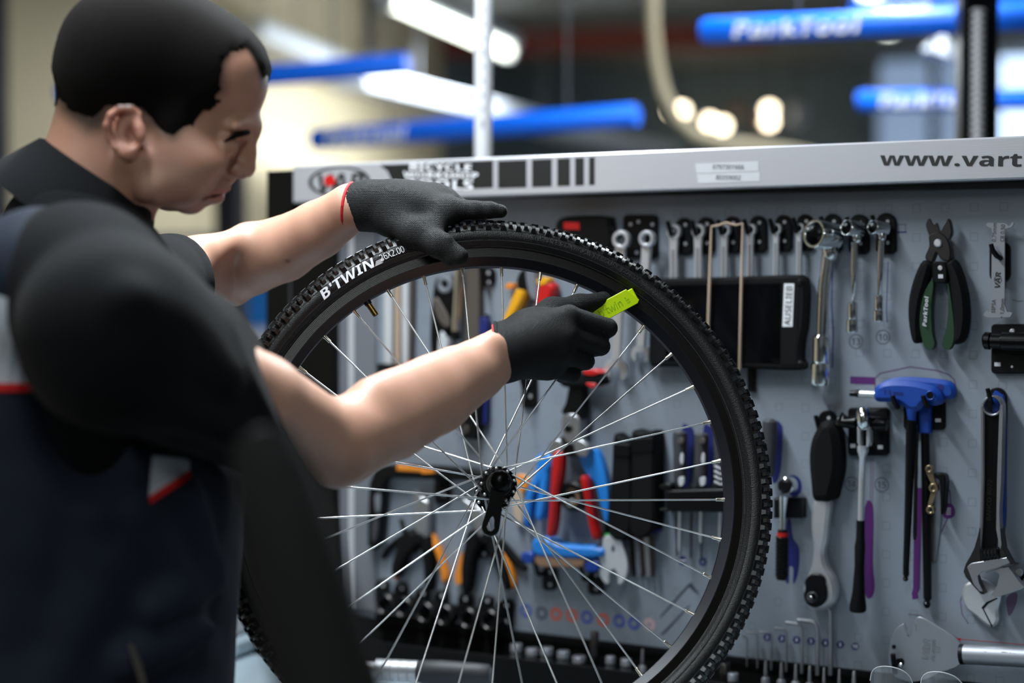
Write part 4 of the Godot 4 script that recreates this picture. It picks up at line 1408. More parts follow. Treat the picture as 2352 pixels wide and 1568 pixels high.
	print_on("emblem_lettering", "VAR", 2292, 643, 12, 18.1, "black_print", true, 87.0, 0.2, 1.2)
	for q in [[2284, 533, "0,75mm"], [2303, 535, "CR 0,50"], [2282, 703, "SIPSA"], [2302, 708, "+ 1,0mm"]]:
		print_on("scale_lettering", q[2], q[0], q[1], 5, 18.1, "dark_grey", false, 87.0)
	hung("peg_hook", "black peg hook through the flat steel gauge", "peg hook", 2296, 600, "black peg hooks on the tool board")
	sl("plate", "black", rounded(2272, 556, 2319, 646, 16), 0.0, 7.0, 1.2)
	rod("hook", "black", [[2300, 590, 6, 6], [2297, 592, 6, 20], [2290, 588, 6, 26], [2280, 575, 6, 28], [2276, 560, 5, 29]], 10)
	# --- black holder with a knurled bolt at the right edge
	hung("chain_tool", "black chain tool holder with a knurled knob, at the right edge", "chain tool", 2320, 800)
	sl("plate", "black", rounded(2276, 744, 2420, 858, 9), 0.0, 9.0, 1.5)
	rod("knob", "black_gloss", [[2259, 782, 15, 24], [2263, 782, 20, 24], [2274, 783, 20, 24], [2277, 783, 13, 24]], 20)
	rod("barrel", "black_gloss", [[2277, 783, 17, 24], [2300, 784, 17, 24], [2303, 784, 22, 24], [2352, 785, 22, 24], [2420, 786, 22, 24]], 20)
	disc("bolt", "satin", 2324, 761, 6.5, 9.0, 14.0, 1.0, 8)
	sl("window", "pale_grey", [2284, 832, 2298, 832, 2298, 841, 2284, 841], 9.0, 9.4, 0.1)
	disc("rivet", "pale_grey", 2324, 842, 3, 9.0, 9.6, 0.2, 10)
	# --- blue T-handle hex keys, two, one behind the other
	hung("peg_plate", "black double peg plate behind the blue T-handles", "holder", 2122, 960, "black holder plates on the tool board")
	sl("plate", "black", rounded(2075, 920, 2170, 987, 9), 0.0, 6.0, 1.0)
	for x in [2052.0, 2122.0]:
		rod("prong", "black", [[x + 10, 934, 6, 6], [x + 8, 932, 6, 40], [x + 2, 922, 6, 46], [x - 2, 908, 5.5, 48]], 10)
	sl("window", "pale_grey", [2148, 961, 2161, 961, 2161, 969, 2148, 969], 6.0, 6.4, 0.1)
	t_key("rear blue T-handle hex key with the longer black shaft", 46.0, 60.0, false)
	t_key("front blue T-handle hex key with grooved black shaft and moulded lettering", 22.0, 40.0, true)
	hung("hex_bit_holder", "black stub driver tip poking out left of the blue T-handle", "driver bit", 1980, 905)
	rod("tip", "black_steel", [[1953, 903, 7, 20], [1975, 904, 7, 20]], 12)
	rod("collar", "satin", [[1974, 904, 8.5, 20], [2000, 905, 8.5, 20], [2020, 906, 8.5, 20]], 12)
	rod("ring", "black", [[1966, 903, 8.5, 20], [1976, 904, 8.5, 20]], 12)
	hung("hex_rod", "thin dark hex rod between the blue T-handles' shafts", "hex key", 2102, 1120)
	rod("shaft", "dark_steel", [[2106, 975, 4.5, 14], [2104, 1080, 4.5, 14], [2101, 1232, 4.5, 14], [2101, 1233, 3.2, 14], [2100.5, 1235, 3.2, 14], [2100.5, 1236, 4.3, 14], [2100.5, 1239, 2.0, 14]], 8)
	# --- chain links in a black clip
	hung("chain_link", "short piece of golden bicycle chain in a black clip", "chain", 2145, 1120)
	for q in [[2133, 1077, 9], [2143, 1121, 11], [2136, 1171, 10]]:
		rg("roller", "gold_steel", q[0], q[1], q[2], q[2] * 0.45, 18.0, 26.0, 1.0, 18)
	sl("outer_plate", "gold_steel", curved([2127, 1082, 2140, 1078, 2148, 1105, 2153, 1120, 2140, 1160, 2130, 1162, 2138, 1130, 2141, 1118, 2132, 1098], 3), 20.0, 23.0, 0.8)
	sl("clip", "black", curved([2140, 1088, 2160, 1087, 2171, 1096, 2170, 1130, 2166, 1175, 2161, 1179, 2160, 1140, 2160, 1108, 2150, 1098, 2140, 1096], 3), 6.0, 22.0, 1.5)
	sl("backing_plate", "mid_grey", [2138, 1110, 2160, 1106, 2161, 1200, 2150, 1290, 2134, 1292], 0.5, 3.0, 0.4)
	sl("backing_strip", "brown_grey", [2132, 1180, 2144, 1180, 2143, 1290, 2130, 1290], 3.0, 5.0, 0.4)
	# --- adjustable wrench, and the slip-joint pliers behind it
	peg("black peg hook through the eye of the large adjustable wrench", 2288, 890, 46, 90, 2273, 900, 40.0)
	slip_pliers()
	adjustable()
	# --- the big ratchet with a black grip
	peg("black peg hook behind the big ratchet's black grip", 1899, 942, 42, 60, 1878, 962, 24.0)
	hung("ratchet", "big steel ratchet with a thick black grip, head downward", "ratchet", 1885, 1170)
	sl("grip", "black_matte", curved([1872, 985, 1880, 972, 1900, 966, 1918, 985, 1926, 1030, 1926, 1080, 1916, 1125, 1906, 1150, 1866, 1150, 1858, 1110, 1854, 1050, 1860, 1010], 4), 6.0, 34.0, 9.0)
	sl("shank", "satin", curved([1868, 1150, 1902, 1150, 1900, 1200, 1896, 1240, 1890, 1270, 1896, 1300, 1912, 1330, 1918, 1365, 1908, 1392, 1885, 1402, 1860, 1397, 1847, 1380, 1844, 1350, 1852, 1325, 1862, 1300, 1866, 1260, 1862, 1210], 4), 10.0, 26.0, 4.0)
	sl("head_cover", "black", curved([1848, 1335, 1860, 1320, 1880, 1318, 1893, 1328, 1894, 1342, 1897, 1352, 1897, 1375, 1886, 1390, 1868, 1395, 1852, 1386, 1845, 1368, 1849, 1352], 4), 26.0, 31.0, 1.5)
	disc("drive_disc", "dark_grey", 1864, 1372, 13, 31.0, 34.0, 1.0)
	sl("square_drive", "black_steel", [1855, 1366, 1866, 1363, 1870, 1375, 1859, 1380], 34.0, 42.0, 1.0)
	disc("detent_ball", "chrome", 1861, 1373, 4.5, 42.0, 43.0, 0.6, 14)
	# --- flex-head wrench in a black block holder
	hung("block_holder", "black block holder with rollers above the flex-head wrench", "holder", 1990, 990, "black holder plates on the tool board")
	sl("plate", "black", rounded(1947, 936, 2040, 1046, 9), 0.0, 8.0, 1.5)
	rod("roller", "black_gloss", [[1928, 975, 14, 24], [1934, 950, 4, 24], [1935, 968, 17, 24], [1968, 970, 17, 24]], 18)
	rod("roller", "black_gloss", [[1998, 972, 17, 24], [2032, 974, 17, 24], [2038, 975, 14, 24]], 18)
	for q in [[1959, 1023], [2022, 1026]]:
		sl("window", "pale_grey", [q[0] - 6, q[1] - 4, q[0] + 6, q[1] - 4, q[0] + 6, q[1] + 5, q[0] - 6, q[1] + 5], 8.0, 8.4, 0.1)
	hung("flex_wrench", "slim flex-head wrench with a chrome shaft and long black grip", "wrench", 1980, 1170)
	rod("head", "chrome", [[1983, 940, 13, 36], [1983, 946, 16, 38], [1983, 975, 16, 38], [1983, 980, 13, 37]], 20)
	sl("yoke", "satin", [1968, 980, 1998, 980, 1998, 1015, 1994, 1026, 1989, 1026, 1989, 987, 1976, 987, 1976, 1026, 1972, 1026, 1968, 1015], 26.0, 38.0, 1.5)
	rod("shaft", "satin", [[1982, 1024, 13, 32], [1982, 1035, 13, 32], [1981, 1050, 7.5, 30], [1979, 1110, 7.2, 28], [1977, 1196, 6.8, 26]], 16)
	rod("grip", "black_matte", [[1976.5, 1195, 9, 26], [1976, 1240, 10, 26], [1975, 1255, 12, 26], [1974, 1300, 11, 26], [1972, 1360, 14, 26], [1970.5, 1392, 19, 26], [1970, 1402, 18.5, 26], [1970, 1405, 15, 26]], 20)
	# --- small ratchet with a red ring, right beside the tyre
	hung("block_holder", "small black block holding the little red-ringed ratchet", "holder", 1810, 1170, "black holder plates on the tool board")
	sl("block", "black", [1776, 1143, 1840, 1145, 1840, 1190, 1776, 1190], 0.0, 20.0, 2.0)
	hung("small_ratchet", "little chrome ratchet with a ribbed black grip and red ring", "ratchet", 1798, 1210)
	rg("head_rim", "chrome", 1803, 1116, 19, 13, 16.0, 34.0, 2.0, 28)
	disc("head_cover", "black", 1803, 1116, 14, 18.0, 36.0, 2.0)
	rod("shaft", "chrome", [[1801, 1138, 12, 28], [1800, 1145, 11, 28], [1798, 1180, 7.5, 28], [1797, 1218, 6.5, 28]], 16)
	rod("red_ring", "red", [[1797.5, 1222, 12, 28], [1797.5, 1232, 12.5, 28]], 18)
	var rows := [[1797.5, 1216, 10, 28], [1797.5, 1222, 12, 28], [1797, 1232, 12, 28]]
	for k in 10:
		rows.append_array([[1796.5 - k * 0.1, 1234 + k * 9, 14.5, 28], [1796.5 - k * 0.1, 1240 + k * 9, 14.5, 28], [1796.4 - k * 0.1, 1241 + k * 9, 13.2, 28], [1796.4 - k * 0.1, 1242.5 + k * 9, 13.2, 28]])
	rows.append([1795, 1331, 11, 28])
	rod("grip", "black", rows, 18)
	# --- screwdriver grip just right of the tyre
	hung("screwdriver", "dark-handled screwdriver hanging just right of the tyre", "screwdriver", 1768, 1030)
	rod("handle", "dark_grey", [[1768, 962, 10, 20], [1768, 968, 17, 20], [1768, 1000, 17, 20], [1767, 1040, 15, 20], [1766, 1085, 12, 20], [1766, 1095, 9, 20]], 18)
	rod("shaft", "satin", [[1766, 1095, 3.5, 20], [1764, 1220, 3.5, 20]], 10)
	# --- chain whip plate with its tube handle, bottom right
	chain_whip()

# open jaw at the foot, ring at the top: hangs by its ring
func spanner(label: String, x: float, y: float, w: float, length: float) -> void:
	hung("combination_spanner", label, "spanner", x, y + length / 2, "combination spanners above the tablet")
	rg("ring_end", "satin", x, y + 12, w * 1.02, w * 0.55, 12.0, 20.0, 1.2, 28)
	sl("shank", "satin", [x - w * 0.62, y + 12 + w * 0.75, x + w * 0.62, y + 12 + w * 0.75, x + w * 0.52, y + length * 0.3, x + w * 0.50, y + length - w, x - w * 0.56, y + length - w, x - w * 0.55, y + length * 0.3], 13.0, 18.5, 1.2)
	sl("shank_recess", "steel", [x - w * 0.22, y + length * 0.28, x + w * 0.2, y + length * 0.28, x + w * 0.18, y + length * 0.8, x - w * 0.24, y + length * 0.8], 18.5, 18.8, 0.1)
	open_end(x, y + length, w * 1.35)

func open_end(x: float, y: float, w: float) -> void:
	var pts := []
	for k in 13:
		var a := deg_to_rad(110.0 + 320.0 * k / 12.0 + 180.0 - 20.0)
		pts.append_array([x + w * cos(a), y + w * 0.2 + w * sin(a)])
	pts = []
	for k in 15:
		var a := deg_to_rad(120.0 + 300.0 * k / 14.0)
		pts.append_array([x + w * cos(a), y + w * sin(a)])
	pts.append_array([x + w * 0.42, y + w * 0.8, x + w * 0.42, y - w * 0.05, x + w * 0.2, y - w * 0.25, x - w * 0.2, y - w * 0.25, x - w * 0.42, y - w * 0.05, x - w * 0.42, y + w * 0.8])
	sl("open_jaw", "satin", pts, 12.5, 19.0, 1.0)

func ring_spanner(label: String, x: float, y: float, w: float, length: float, x2: float, jaw: float) -> void:
	hung("combination_spanner", label, "spanner", x, y + length / 2, "ring spanners behind the tyre")
	rg("ring_end", "satin", x, y, w, w * 0.58, 30.0, 40.0, 1.4, 28)
	sl("shank", "satin", [x - w * 0.55, y + w * 0.8, x + w * 0.55, y + w * 0.8, x2 + w * 0.5, y + length - jaw * 0.7, x2 - w * 0.5, y + length - jaw * 0.7], 28.0, 34.0, 1.4)
	open_end(x2, y + length, jaw)

func socket_wrench(label: String, head: Array, path: Array, s: float, foot: float) -> void:
	hung("socket_wrench", label, "socket wrench", path[1][0], path[1][1], "angled chrome socket wrenches")
	var x: float = head[0]
	var y: float = head[1]
	var r: float = head[2]
	# the hollow head points out at the viewer, to the left
	var mb := MB.new()
	var c := bp(x + r * 0.35, y + r * 0.35, 0.018) - TO
	var m := bs(x, y)
	var ax := Vector3(-0.42, 0.12, 1).normalized()
	var bx := ax.cross(Vector3.UP).normalized()
	var t := Transform3D(Basis(bx, ax.cross(bx), ax), Vector3(c.x, c.y, 0.018))
	mb.ring(Vector2.ZERO, r * m, r * m * 0.78, -0.004, 0.026 * s + 0.006, 0.001, 32, t)
	put("head", mb.mesh(), M.chrome, T)
	mb = MB.new()
	mb.ring(Vector2.ZERO, r * m * 0.8, 0.0002, -0.003, 0.004, 0.0, 6, t)
	put("socket_floor", mb.mesh(), M.black_steel, T)
	rod("neck", "chrome", [[x + r * 0.3, y + r * 0.6, 20 * s, 18], [x + 8 * s, y + r * 0.95, 20 * s, 20], [x + 10 * s, y + r * 1.25, 19 * s, 22], [x + 9 * s, y + r * 1.75, 17 * s, 22], [x + 8 * s, y + r * 1.82, 15.5 * s, 22]], 24)
	var rows := []
	for p in path:
		rows.append([p[0], p[1], 13.5 * s, 22])
	rows[-1][1] = foot - 112 * s
	rows[-1][0] = path[2][0] - 1
	rod("shaft", "chrome", rows, 24)
	var fx: float = path[3][0]
	rod("socket", "chrome", [[fx + 3 * s, foot - 116 * s, 14 * s, 22], [fx + 3 * s, foot - 110 * s, 19 * s, 22], [fx + 2 * s, foot - 56 * s, 19.5 * s, 22], [fx + 1 * s, foot - 52 * s, 18 * s, 22], [fx + 1 * s, foot - 48 * s, 22 * s, 22], [fx, foot - 4 * s, 22.5 * s, 22], [fx, foot, 20.5 * s, 22]], 28)

func t_key(label: String, z: float, _z2: float, front: bool) -> void:
	if front:
		hung("hex_driver", label, "hex key", 2090, 1100, "blue T-handle hex keys")
		sl("handle", "blue", curved([2004, 905, 2012, 885, 2040, 875, 2090, 876, 2130, 884, 2148, 892, 2160, 908, 2160, 925, 2145, 932, 2122, 928, 2112, 940, 2098, 945, 2084, 943, 2070, 932, 2050, 924, 2012, 922], 4), 19.0, 36.0, 6.0)
		rg("eye", "blue", 2136, 908, 11, 8, 36.0, 38.0, 0.8, 24)
		disc("eye_hole", "black", 2136, 908, 8, 30.0, 36.6, 0.2)
		rod("collar", "blue", [[2095, 938, 14, 26], [2094, 950, 11, 26], [2094, 966, 10, 26]], 18)
		rod("shaft", "black_steel", [[2093, 964, 12, 26], [2092, 1000, 12, 26], [2086, 1180, 9, 24], [2081, 1300, 7.5, 22], [2081, 1320, 7.5, 22], [2081, 1322, 5.4, 22], [2080, 1326, 5.2, 22], [2080, 1329, 7.2, 22], [2080, 1334, 4, 22]], 6)
		print_on("moulded_lettering", "T 5 mm", 2052, 902, 10, 36.2, "navy_print", false, -2.0)
	else:
		hung("hex_driver", label, "hex key", 2130, 1100, "blue T-handle hex keys")
		sl("handle", "blue", curved([2012, 888, 2040, 870, 2080, 866, 2120, 868, 2160, 872, 2182, 878, 2193, 895, 2190, 912, 2172, 918, 2130, 914, 2060, 912, 2020, 908], 4), 7.0, 18.0, 5.0)
		disc("eye_hole", "navy_print", 2159, 890, 8, 18.0, 18.6, 0.2)
		sl("collar", "blue", [2108, 915, 2136, 915, 2136, 996, 2110, 996], 7.0, 17.0, 2.0)
		rod("shaft", "black_steel", [[2124, 994, 10, 11], [2127, 1150, 10.5, 11], [2130, 1340, 9.8, 11], [2130, 1374, 9.8, 11], [2130, 1377, 7, 11], [2129, 1381, 6.6, 11], [2129, 1385, 9.2, 11], [2129, 1391, 8, 11], [2129, 1396, 4, 11]], 6)

func slip_pliers() -> void:
	hung("slip_joint_pliers", "polished slip-joint pliers with a blue grip behind the adjustable wrench", "pliers", 2280, 1300)
	sl("grip", "blue", curved([2280, 905, 2296, 905, 2306, 930, 2306, 1100, 2304, 1210, 2288, 1212, 2284, 1100, 2282, 1000], 3), 4.0, 16.0, 3.0)
	rod("handle_core", "satin", [[2299, 1205, 6, 9], [2299, 1260, 6, 9], [2296, 1300, 8, 9]], 10)
	sl("jaw", "satin", curved([2222, 1338, 2250, 1330, 2285, 1352, 2298, 1366, 2291, 1400, 2292, 1425, 2280, 1441, 2262, 1434, 2240, 1415, 2218, 1398, 2208, 1370, 2212, 1348], 4), 3.0, 16.0, 3.0)
	sl("jaw_slot", "black_steel", [2254, 1395, 2266, 1382, 2290, 1372, 2292, 1374, 2270, 1386, 2258, 1400], 16.0, 16.6, 0.1)
	sl("jaw_line", "black_steel", [2257, 1399, 2260, 1399, 2280, 1438, 2278, 1441], 16.0, 16.5, 0.1)
	rod("pivot_bolt", "chrome", [[2340, 1314, 10, 10], [2340, 1314, 10, 18], [2340, 1314, 7, 21]], 14)
	rg("pivot_washer", "black_steel", 2340, 1322, 13, 6, 4.0, 8.0, 0.5, 20)

func adjustable() -> void:
	hung("adjustable_wrench", "large grey adjustable wrench with a raised name on its handle", "wrench", 2275, 1130)
	rg("eye_ring", "steel", 2278, 932, 23, 18.5, 20.0, 36.0, 1.5, 36)
	# handle: raised rails either side of a dark recess
	sl("handle_web", "black_steel", [2256, 952, 2298, 952, 2294, 1100, 2288, 1262, 2250, 1262, 2254, 1100], 22.0, 30.0, 0.5)
	sl("handle_rail", "steel", [2252, 928, 2258, 932, 2260, 950, 2260, 1100, 2257, 1200, 2253, 1262, 2244, 1262, 2250, 1200, 2253, 1100, 2252, 950], 20.0, 36.0, 1.5)
	sl("handle_rail", "steel", [2302, 928, 2303, 950, 2299, 1100, 2295, 1170, 2296, 1210, 2304, 1262, 2297, 1262, 2288, 1215, 2290, 1100, 2295, 950, 2297, 932], 20.0, 36.0, 1.5)
	print_on("maker_lettering", "BAHCO 8072", 2272, 1148, 9.5, 30.1, "dark_steel", false, 88.5, 0.0, 1.25)
	print_on("origin_lettering", "MADE IN SWEDEN", 2276, 1018, 8, 30.1, "black", false, 88.5, 0.0, 1.15)
	# head with its fixed jaw, the worm and the sliding jaw
	sl("head", "dark_steel", [2250, 1212, 2250, 1262, 2252, 1290, 2292, 1285, 2300, 1250, 2297, 1215, 2304, 1262, 2322, 1295, 2333, 1298, 2330, 1300, 2312, 1290, 2290, 1300, 2252, 1310, 2238, 1320, 2248, 1345, 2259, 1365, 2252, 1363, 2238, 1348, 2218, 1325, 2213, 1312, 2218, 1295, 2228, 1278, 2238, 1258, 2246, 1230], 18.0, 38.0, 2.0)
	sl("head_face", "steel", [2221, 1302, 2231, 1293, 2250, 1290, 2312, 1280, 2320, 1292, 2290, 1304, 2256, 1312, 2246, 1322, 2248, 1336, 2258, 1358, 2250, 1358, 2236, 1342], 38.0, 39.0, 0.5)
	sl("sliding_jaw", "steel", [2262, 1316, 2300, 1304, 2316, 1302, 2340, 1335, 2352, 1348, 2346, 1353, 2286, 1372, 2276, 1366, 2290, 1345, 2296, 1318, 2286, 1312], 24.0, 36.0, 1.2)
	var rows := []
	for k in 5:
		rows.append_array([[2257 + k * 8, 1274 - k * 0.8, 13, 34], [2261 + k * 8, 1273.6 - k * 0.8, 15.5, 34], [2264.9 + k * 8, 1273.2 - k * 0.8, 13, 34]])
	rod("worm", "black_steel", rows, 18)

func chain_whip() -> void:
	hung("chain_whip", "large fan-shaped grey steel plate tool with a silver tube handle", "chain whip", 2200, 1490)
	sl("plate", "plate_steel", curved([2072, 1433, 2078, 1436, 2084, 1458, 2092, 1460, 2100, 1430, 2112, 1416, 2150, 1436, 2205, 1476, 2207, 1524, 2160, 1545, 2120, 1562, 2090, 1566, 2060, 1556, 2045, 1540, 2040, 1510, 2046, 1470, 2056, 1446], 3), 24.0, 28.0, 0.8)
	rg("emblem_ring", "mid_grey", 2127, 1490, 9, 8, 28.0, 28.3, 0.0, 24)
	print_on("emblem_lettering", "VAR", 2127, 1490, 16, 28.1, "mid_grey", true, 86.0, 0.2, 1.2)
	print_on("model_lettering", "PE-45500", 2144, 1492, 5, 28.1, "mid_grey", false, 88.0)
	print_on("model_lettering", "1/2", 2155, 1492, 5, 28.1, "mid_grey", false, 88.0)
	disc("hole", "black", 2053, 1485, 5, 28.0, 28.4, 0.1, 16)
	sl("notch_cut", "mid_grey", [2073, 1434, 2078, 1434, 2086, 1456, 2083, 1460], 28.0, 28.3, 0.0)
	sl("notch_cut", "mid_grey", [2101, 1430, 2104, 1432, 2106, 1450, 2103, 1448], 28.0, 28.3, 0.0)
	rod("collar", "black", [[2206, 1502, 23, 27], [2216, 1502, 23, 27]], 24)
	rod("tube_handle", "plate_steel", [[2215, 1502, 22.5, 27], [2300, 1506, 23, 27], [2420, 1512, 23.5, 27]], 28)
	print_on("emblem_lettering", "VAR", 2263, 1507, 13, 37.6, "black_print", true, -2.0, 0.2, 1.35)
	rg("emblem_ring", "black_print", 2264, 1507, 11, 10, 37.4, 37.7, 0.0, 28).scale = Vector3(1, 1, 1)
	print_on("maker_lettering", "CYCLING", 2340, 1505, 6, 37.6, "white_print", true, -2.0, 0.0, 1.6)
	sl("word_field", "black_print", [2302, 1499, 2420, 1503, 2420, 1524, 2310, 1521, 2300, 1511], 36.0, 37.4, 0.0)
	print_on("maker_lettering", "TOOLS", 2342, 1515, 9, 37.6, "white_print", true, -2.0, 0.0, 1.6)
	hung("peg_hook", "black peg hook in the fan-shaped plate's lower hole", "peg hook", 2060, 1525, "black peg hooks on the tool board")
	disc("boss", "black", 2066, 1521, 13, 0.0, 29.0, 2.0)
	rod("hook", "black", [[2056, 1545, 6, 30], [2053, 1520, 6, 38], [2051, 1502, 6, 40]], 10)
	disc("screw", "chrome", 2068, 1527, 5, 29.0, 31.0, 0.8, 12)

# ------------------------------------------------------------------ tools seen through the spokes
func tools_on_the_left() -> void:
	# upright pale levers in a black foot, at the left end
	hung("lever_stand", "black foot block holding the pale upright levers at the board's left", "holder", 900, 860)
	sl("block", "black", [864, 835, 938, 838, 938, 905, 864, 902], 0.0, 26.0, 2.0)
	sl("screw_plate", "dark_grey", [872, 850, 890, 851, 890, 866, 872, 865], 26.0, 26.8, 0.2)
	for k in 3:
		var x: float = [890, 911, 929][k]
		var h := hung("upright_lever", ["pale flat lever standing leftmost in the black foot block", "narrow beige lever standing between two pale ones in the foot block", "pale slim lever standing beside the dark red rod"][k], "lever", x, 740, "levers in the black foot block")
		sl("bar", ["pale_grey", "tan_cord", "pale_grey"][k], [x - [10, 5, 8][k], 640, x + [10, 5, 8][k], 638, x + [9, 5, 7][k], 846, x - [9, 5, 7][k], 846], 8.0, 14.0, 1.2)
		sl("tip", ["pale_grey", "tan_cord", "pale_grey"][k], curved([x - 8, 640, x - 6, 622, x, 615, x + 6, 622, x + 8, 640], 3), 9.0, 13.0, 0.8)
	hung("red_rod", "dark red slim rod right of the pale levers", "rod", 946, 740)
	rod("shaft", "brown_grey", [[947, 600, 6, 10], [943, 840, 6, 10]], 10)
	rod("foot", "red", [[943, 828, 7, 10], [942, 870, 7, 10]], 12)
	# black slip wrench with a loop at its top
	hung("water_pump_pliers", "black pliers with a grey oval joint, right of the pale levers", "pliers", 1015, 740)
	sl("body", "black", curved([996, 650, 1010, 636, 1036, 634, 1046, 650, 1040, 690, 1034, 740, 1018, 800, 1004, 850, 994, 846, 986, 790, 988, 720], 4), 6.0, 24.0, 3.0)
	rg("joint_ring", "mid_grey", 1020, 653, 20, 9, 24.0, 28.0, 1.5, 24)
	sl("grip_inlay", "brown_grey", curved([992, 690, 1002, 684, 1014, 700, 1030, 730, 1032, 748, 1020, 750, 1004, 730], 3), 24.0, 27.0, 1.2)
	sl("lower_inlay", "pale_grey", curved([1008, 770, 1018, 762, 1028, 790, 1020, 820, 1006, 815], 3), 8.0, 25.0, 1.0)
	# chrome tube and the brown-grey post beside it
	hung("chrome_tube", "bright chrome tube standing behind the top spokes", "tube", 1052, 690)
	rod("shaft", "chrome", [[1056, 590, 11, 22], [1052, 690, 11, 22], [1048, 764, 11, 22]], 18)
	rod("end_band", "black", [[1048, 760, 11.5, 22], [1047, 780, 10, 22]], 16)
	hung("file_post", "long brown-grey post hanging right of the chrome tube", "file", 1084, 800)
	sl("blade", "brown_grey", [1070, 560, 1100, 560, 1100, 905, 1066, 905], 4.0, 16.0, 1.0)
	sl("handle", "black", [1036, 900, 1106, 895, 1104, 965, 1090, 1010, 1062, 1008, 1050, 960, 1030, 930], 4.0, 20.0, 2.0)
	sl("handle_side", "navy_print", [1102, 890, 1118, 888, 1116, 972, 1104, 976], 2.0, 14.0, 1.0)
	rg("eyelet", "brown_grey", 1068, 985, 9, 5, 20.0, 21.5, 0.4, 16)
	peg("black peg plate above the brown-grey post, behind the rim", 1118, 612, 34, 42, 1108, 620)
	hung("blue_grip", "small dark blue grip under the spokes, left of the lower glove", "handle", 1108, 760)
	sl("grip", "navy_print", curved([1100, 732, 1114, 728, 1119, 745, 1116, 800, 1102, 804], 3), 4.0, 16.0, 2.0)
	sl("cap", "black", [1101, 722, 1116, 722, 1116, 732, 1101, 732], 4.0, 15.0, 1.0)
	# yellow and red pliers just above the lower glove
	hung("insulated_pliers", "yellow and red handled pliers just above the lower glove", "pliers", 1212, 680)
	sl("jaws", "black", curved([1186, 640, 1200, 618, 1216, 622, 1218, 650, 1206, 666, 1190, 664], 3), 8.0, 24.0, 2.0)
	sl("jaw_half", "mid_grey", curved([1206, 610, 1222, 614, 1232, 660, 1230, 690, 1216, 680, 1208, 650], 3), 8.0, 26.0, 2.0)
	sl("handle", "yellow", curved([1184, 664, 1204, 662, 1204, 680, 1186, 716, 1160, 750, 1148, 745, 1162, 712], 3), 6.0, 24.0, 4.0)
	sl("handle", "red", curved([1232, 655, 1252, 645, 1270, 660, 1262, 690, 1250, 720, 1238, 750, 1222, 742, 1228, 700], 3), 6.0, 26.0, 4.0)
	sl("grip_edge", "orange", curved([1160, 654, 1176, 650, 1178, 660, 1164, 664], 3), 6.0, 18.0, 1.0)
	sl("grip_edge", "yellow", curved([1232, 642, 1252, 636, 1258, 648, 1238, 656], 3), 8.0, 27.0, 1.0)
	# pegs under the lower glove
	peg("black peg hook under the lower glove's wrist", 1214, 850, 34, 88, 1200, 868)
	# red-topped black handle under the lower glove
	hung("cable_cutter", "black cable cutters with a grey joint and bent jaws, below the lower glove", "cutters", 1315, 930)
	sl("handle_top", "black_matte", curved([1280, 868, 1300, 852, 1340, 852, 1380, 860, 1388, 874, 1372, 886, 1330, 890, 1290, 888], 3), 10.0, 34.0, 5.0)
	sl("handle_band", "red", curved([1340, 850, 1362, 848, 1378, 856, 1362, 862, 1342, 860], 3), 12.0, 36.0, 1.0)
	sl("handle_band", "red", curved([1345, 880, 1364, 880, 1370, 886, 1356, 890], 3), 12.0, 35.0, 1.0)
	sl("neck", "black", [1306, 882, 1338, 880, 1340, 950, 1328, 968, 1300, 962, 1288, 945, 1298, 925], 8.0, 26.0, 2.0)
	sl("joint", "steel", curved([1290, 958, 1314, 950, 1330, 962, 1334, 990, 1328, 1018, 1306, 1020, 1292, 1000], 3), 8.0, 28.0, 2.0)
	disc("pivot", "black_steel", 1304, 984, 9, 28.0, 30.0, 0.8)
	sl("blade", "black_steel", curved([1296, 1000, 1282, 1016, 1288, 1030, 1310, 1050, 1332, 1030, 1336, 1012, 1318, 1018], 3), 6.0, 26.0, 1.5)
	# pliers with blue outer and red inner handles
	hung("cable_pliers", "pliers with blue and red splayed handles, right of the hub", "pliers", 1300, 1120)
	sl("head", "steel", curved([1262, 1014, 1284, 1010, 1292, 1030, 1278, 1048, 1262, 1042], 3), 19.0, 32.0, 1.5)
	sl("head", "steel", curved([1318, 1016, 1334, 1010, 1352, 1028, 1344, 1048, 1322, 1042], 3), 19.0, 32.0, 1.5)
	sl("red_handle", "red", curved([1268, 1042, 1288, 1038, 1288, 1080, 1278, 1140, 1274, 1200, 1266, 1232, 1254, 1228, 1258, 1180, 1262, 1110], 3), 19.0, 36.0, 4.0)
	sl("red_handle", "red", curved([1330, 1100, 1342, 1096, 1352, 1140, 1362, 1200, 1370, 1232, 1360, 1240, 1350, 1210, 1340, 1150], 3), 19.0, 36.0, 4.0)
	hung("blue_pliers", "blue handled pliers hanging behind the red ones", "pliers", 1290, 1100)
	sl("handle", "sky_blue", curved([1226, 1054, 1244, 1042, 1262, 1046, 1264, 1070, 1250, 1090, 1222, 1140, 1212, 1200, 1204, 1210, 1200, 1180, 1208, 1130, 1230, 1080], 3), 2.0, 18.0, 3.0)
	sl("handle", "sky_blue", curved([1240, 1084, 1256, 1080, 1254, 1130, 1244, 1188, 1230, 1192, 1228, 1170, 1236, 1120], 3), 2.0, 18.0, 3.0)
	sl("handle", "sky_blue", curved([1332, 1048, 1360, 1030, 1376, 1050, 1390, 1100, 1396, 1160, 1392, 1200, 1382, 1170, 1368, 1110, 1350, 1090, 1338, 1070], 3), 2.0, 18.0, 3.0)
	sl("inner_handle", "dark_grey", curved([1344, 1080, 1358, 1084, 1376, 1140, 1388, 1200, 1386, 1232, 1372, 1226, 1356, 1150], 3), 2.0, 16.0, 2.0)
	hung("lockring_tool", "round black and brown lockring cup between the red handles", "lockring tool", 1312, 1140)
	rg("cup", "black", 1312, 1140, 34, 20, 4.0, 30.0, 3.0, 30)
	rg("inner_ring", "wood", 1310, 1142, 24, 13, 8.0, 24.0, 1.5, 26)
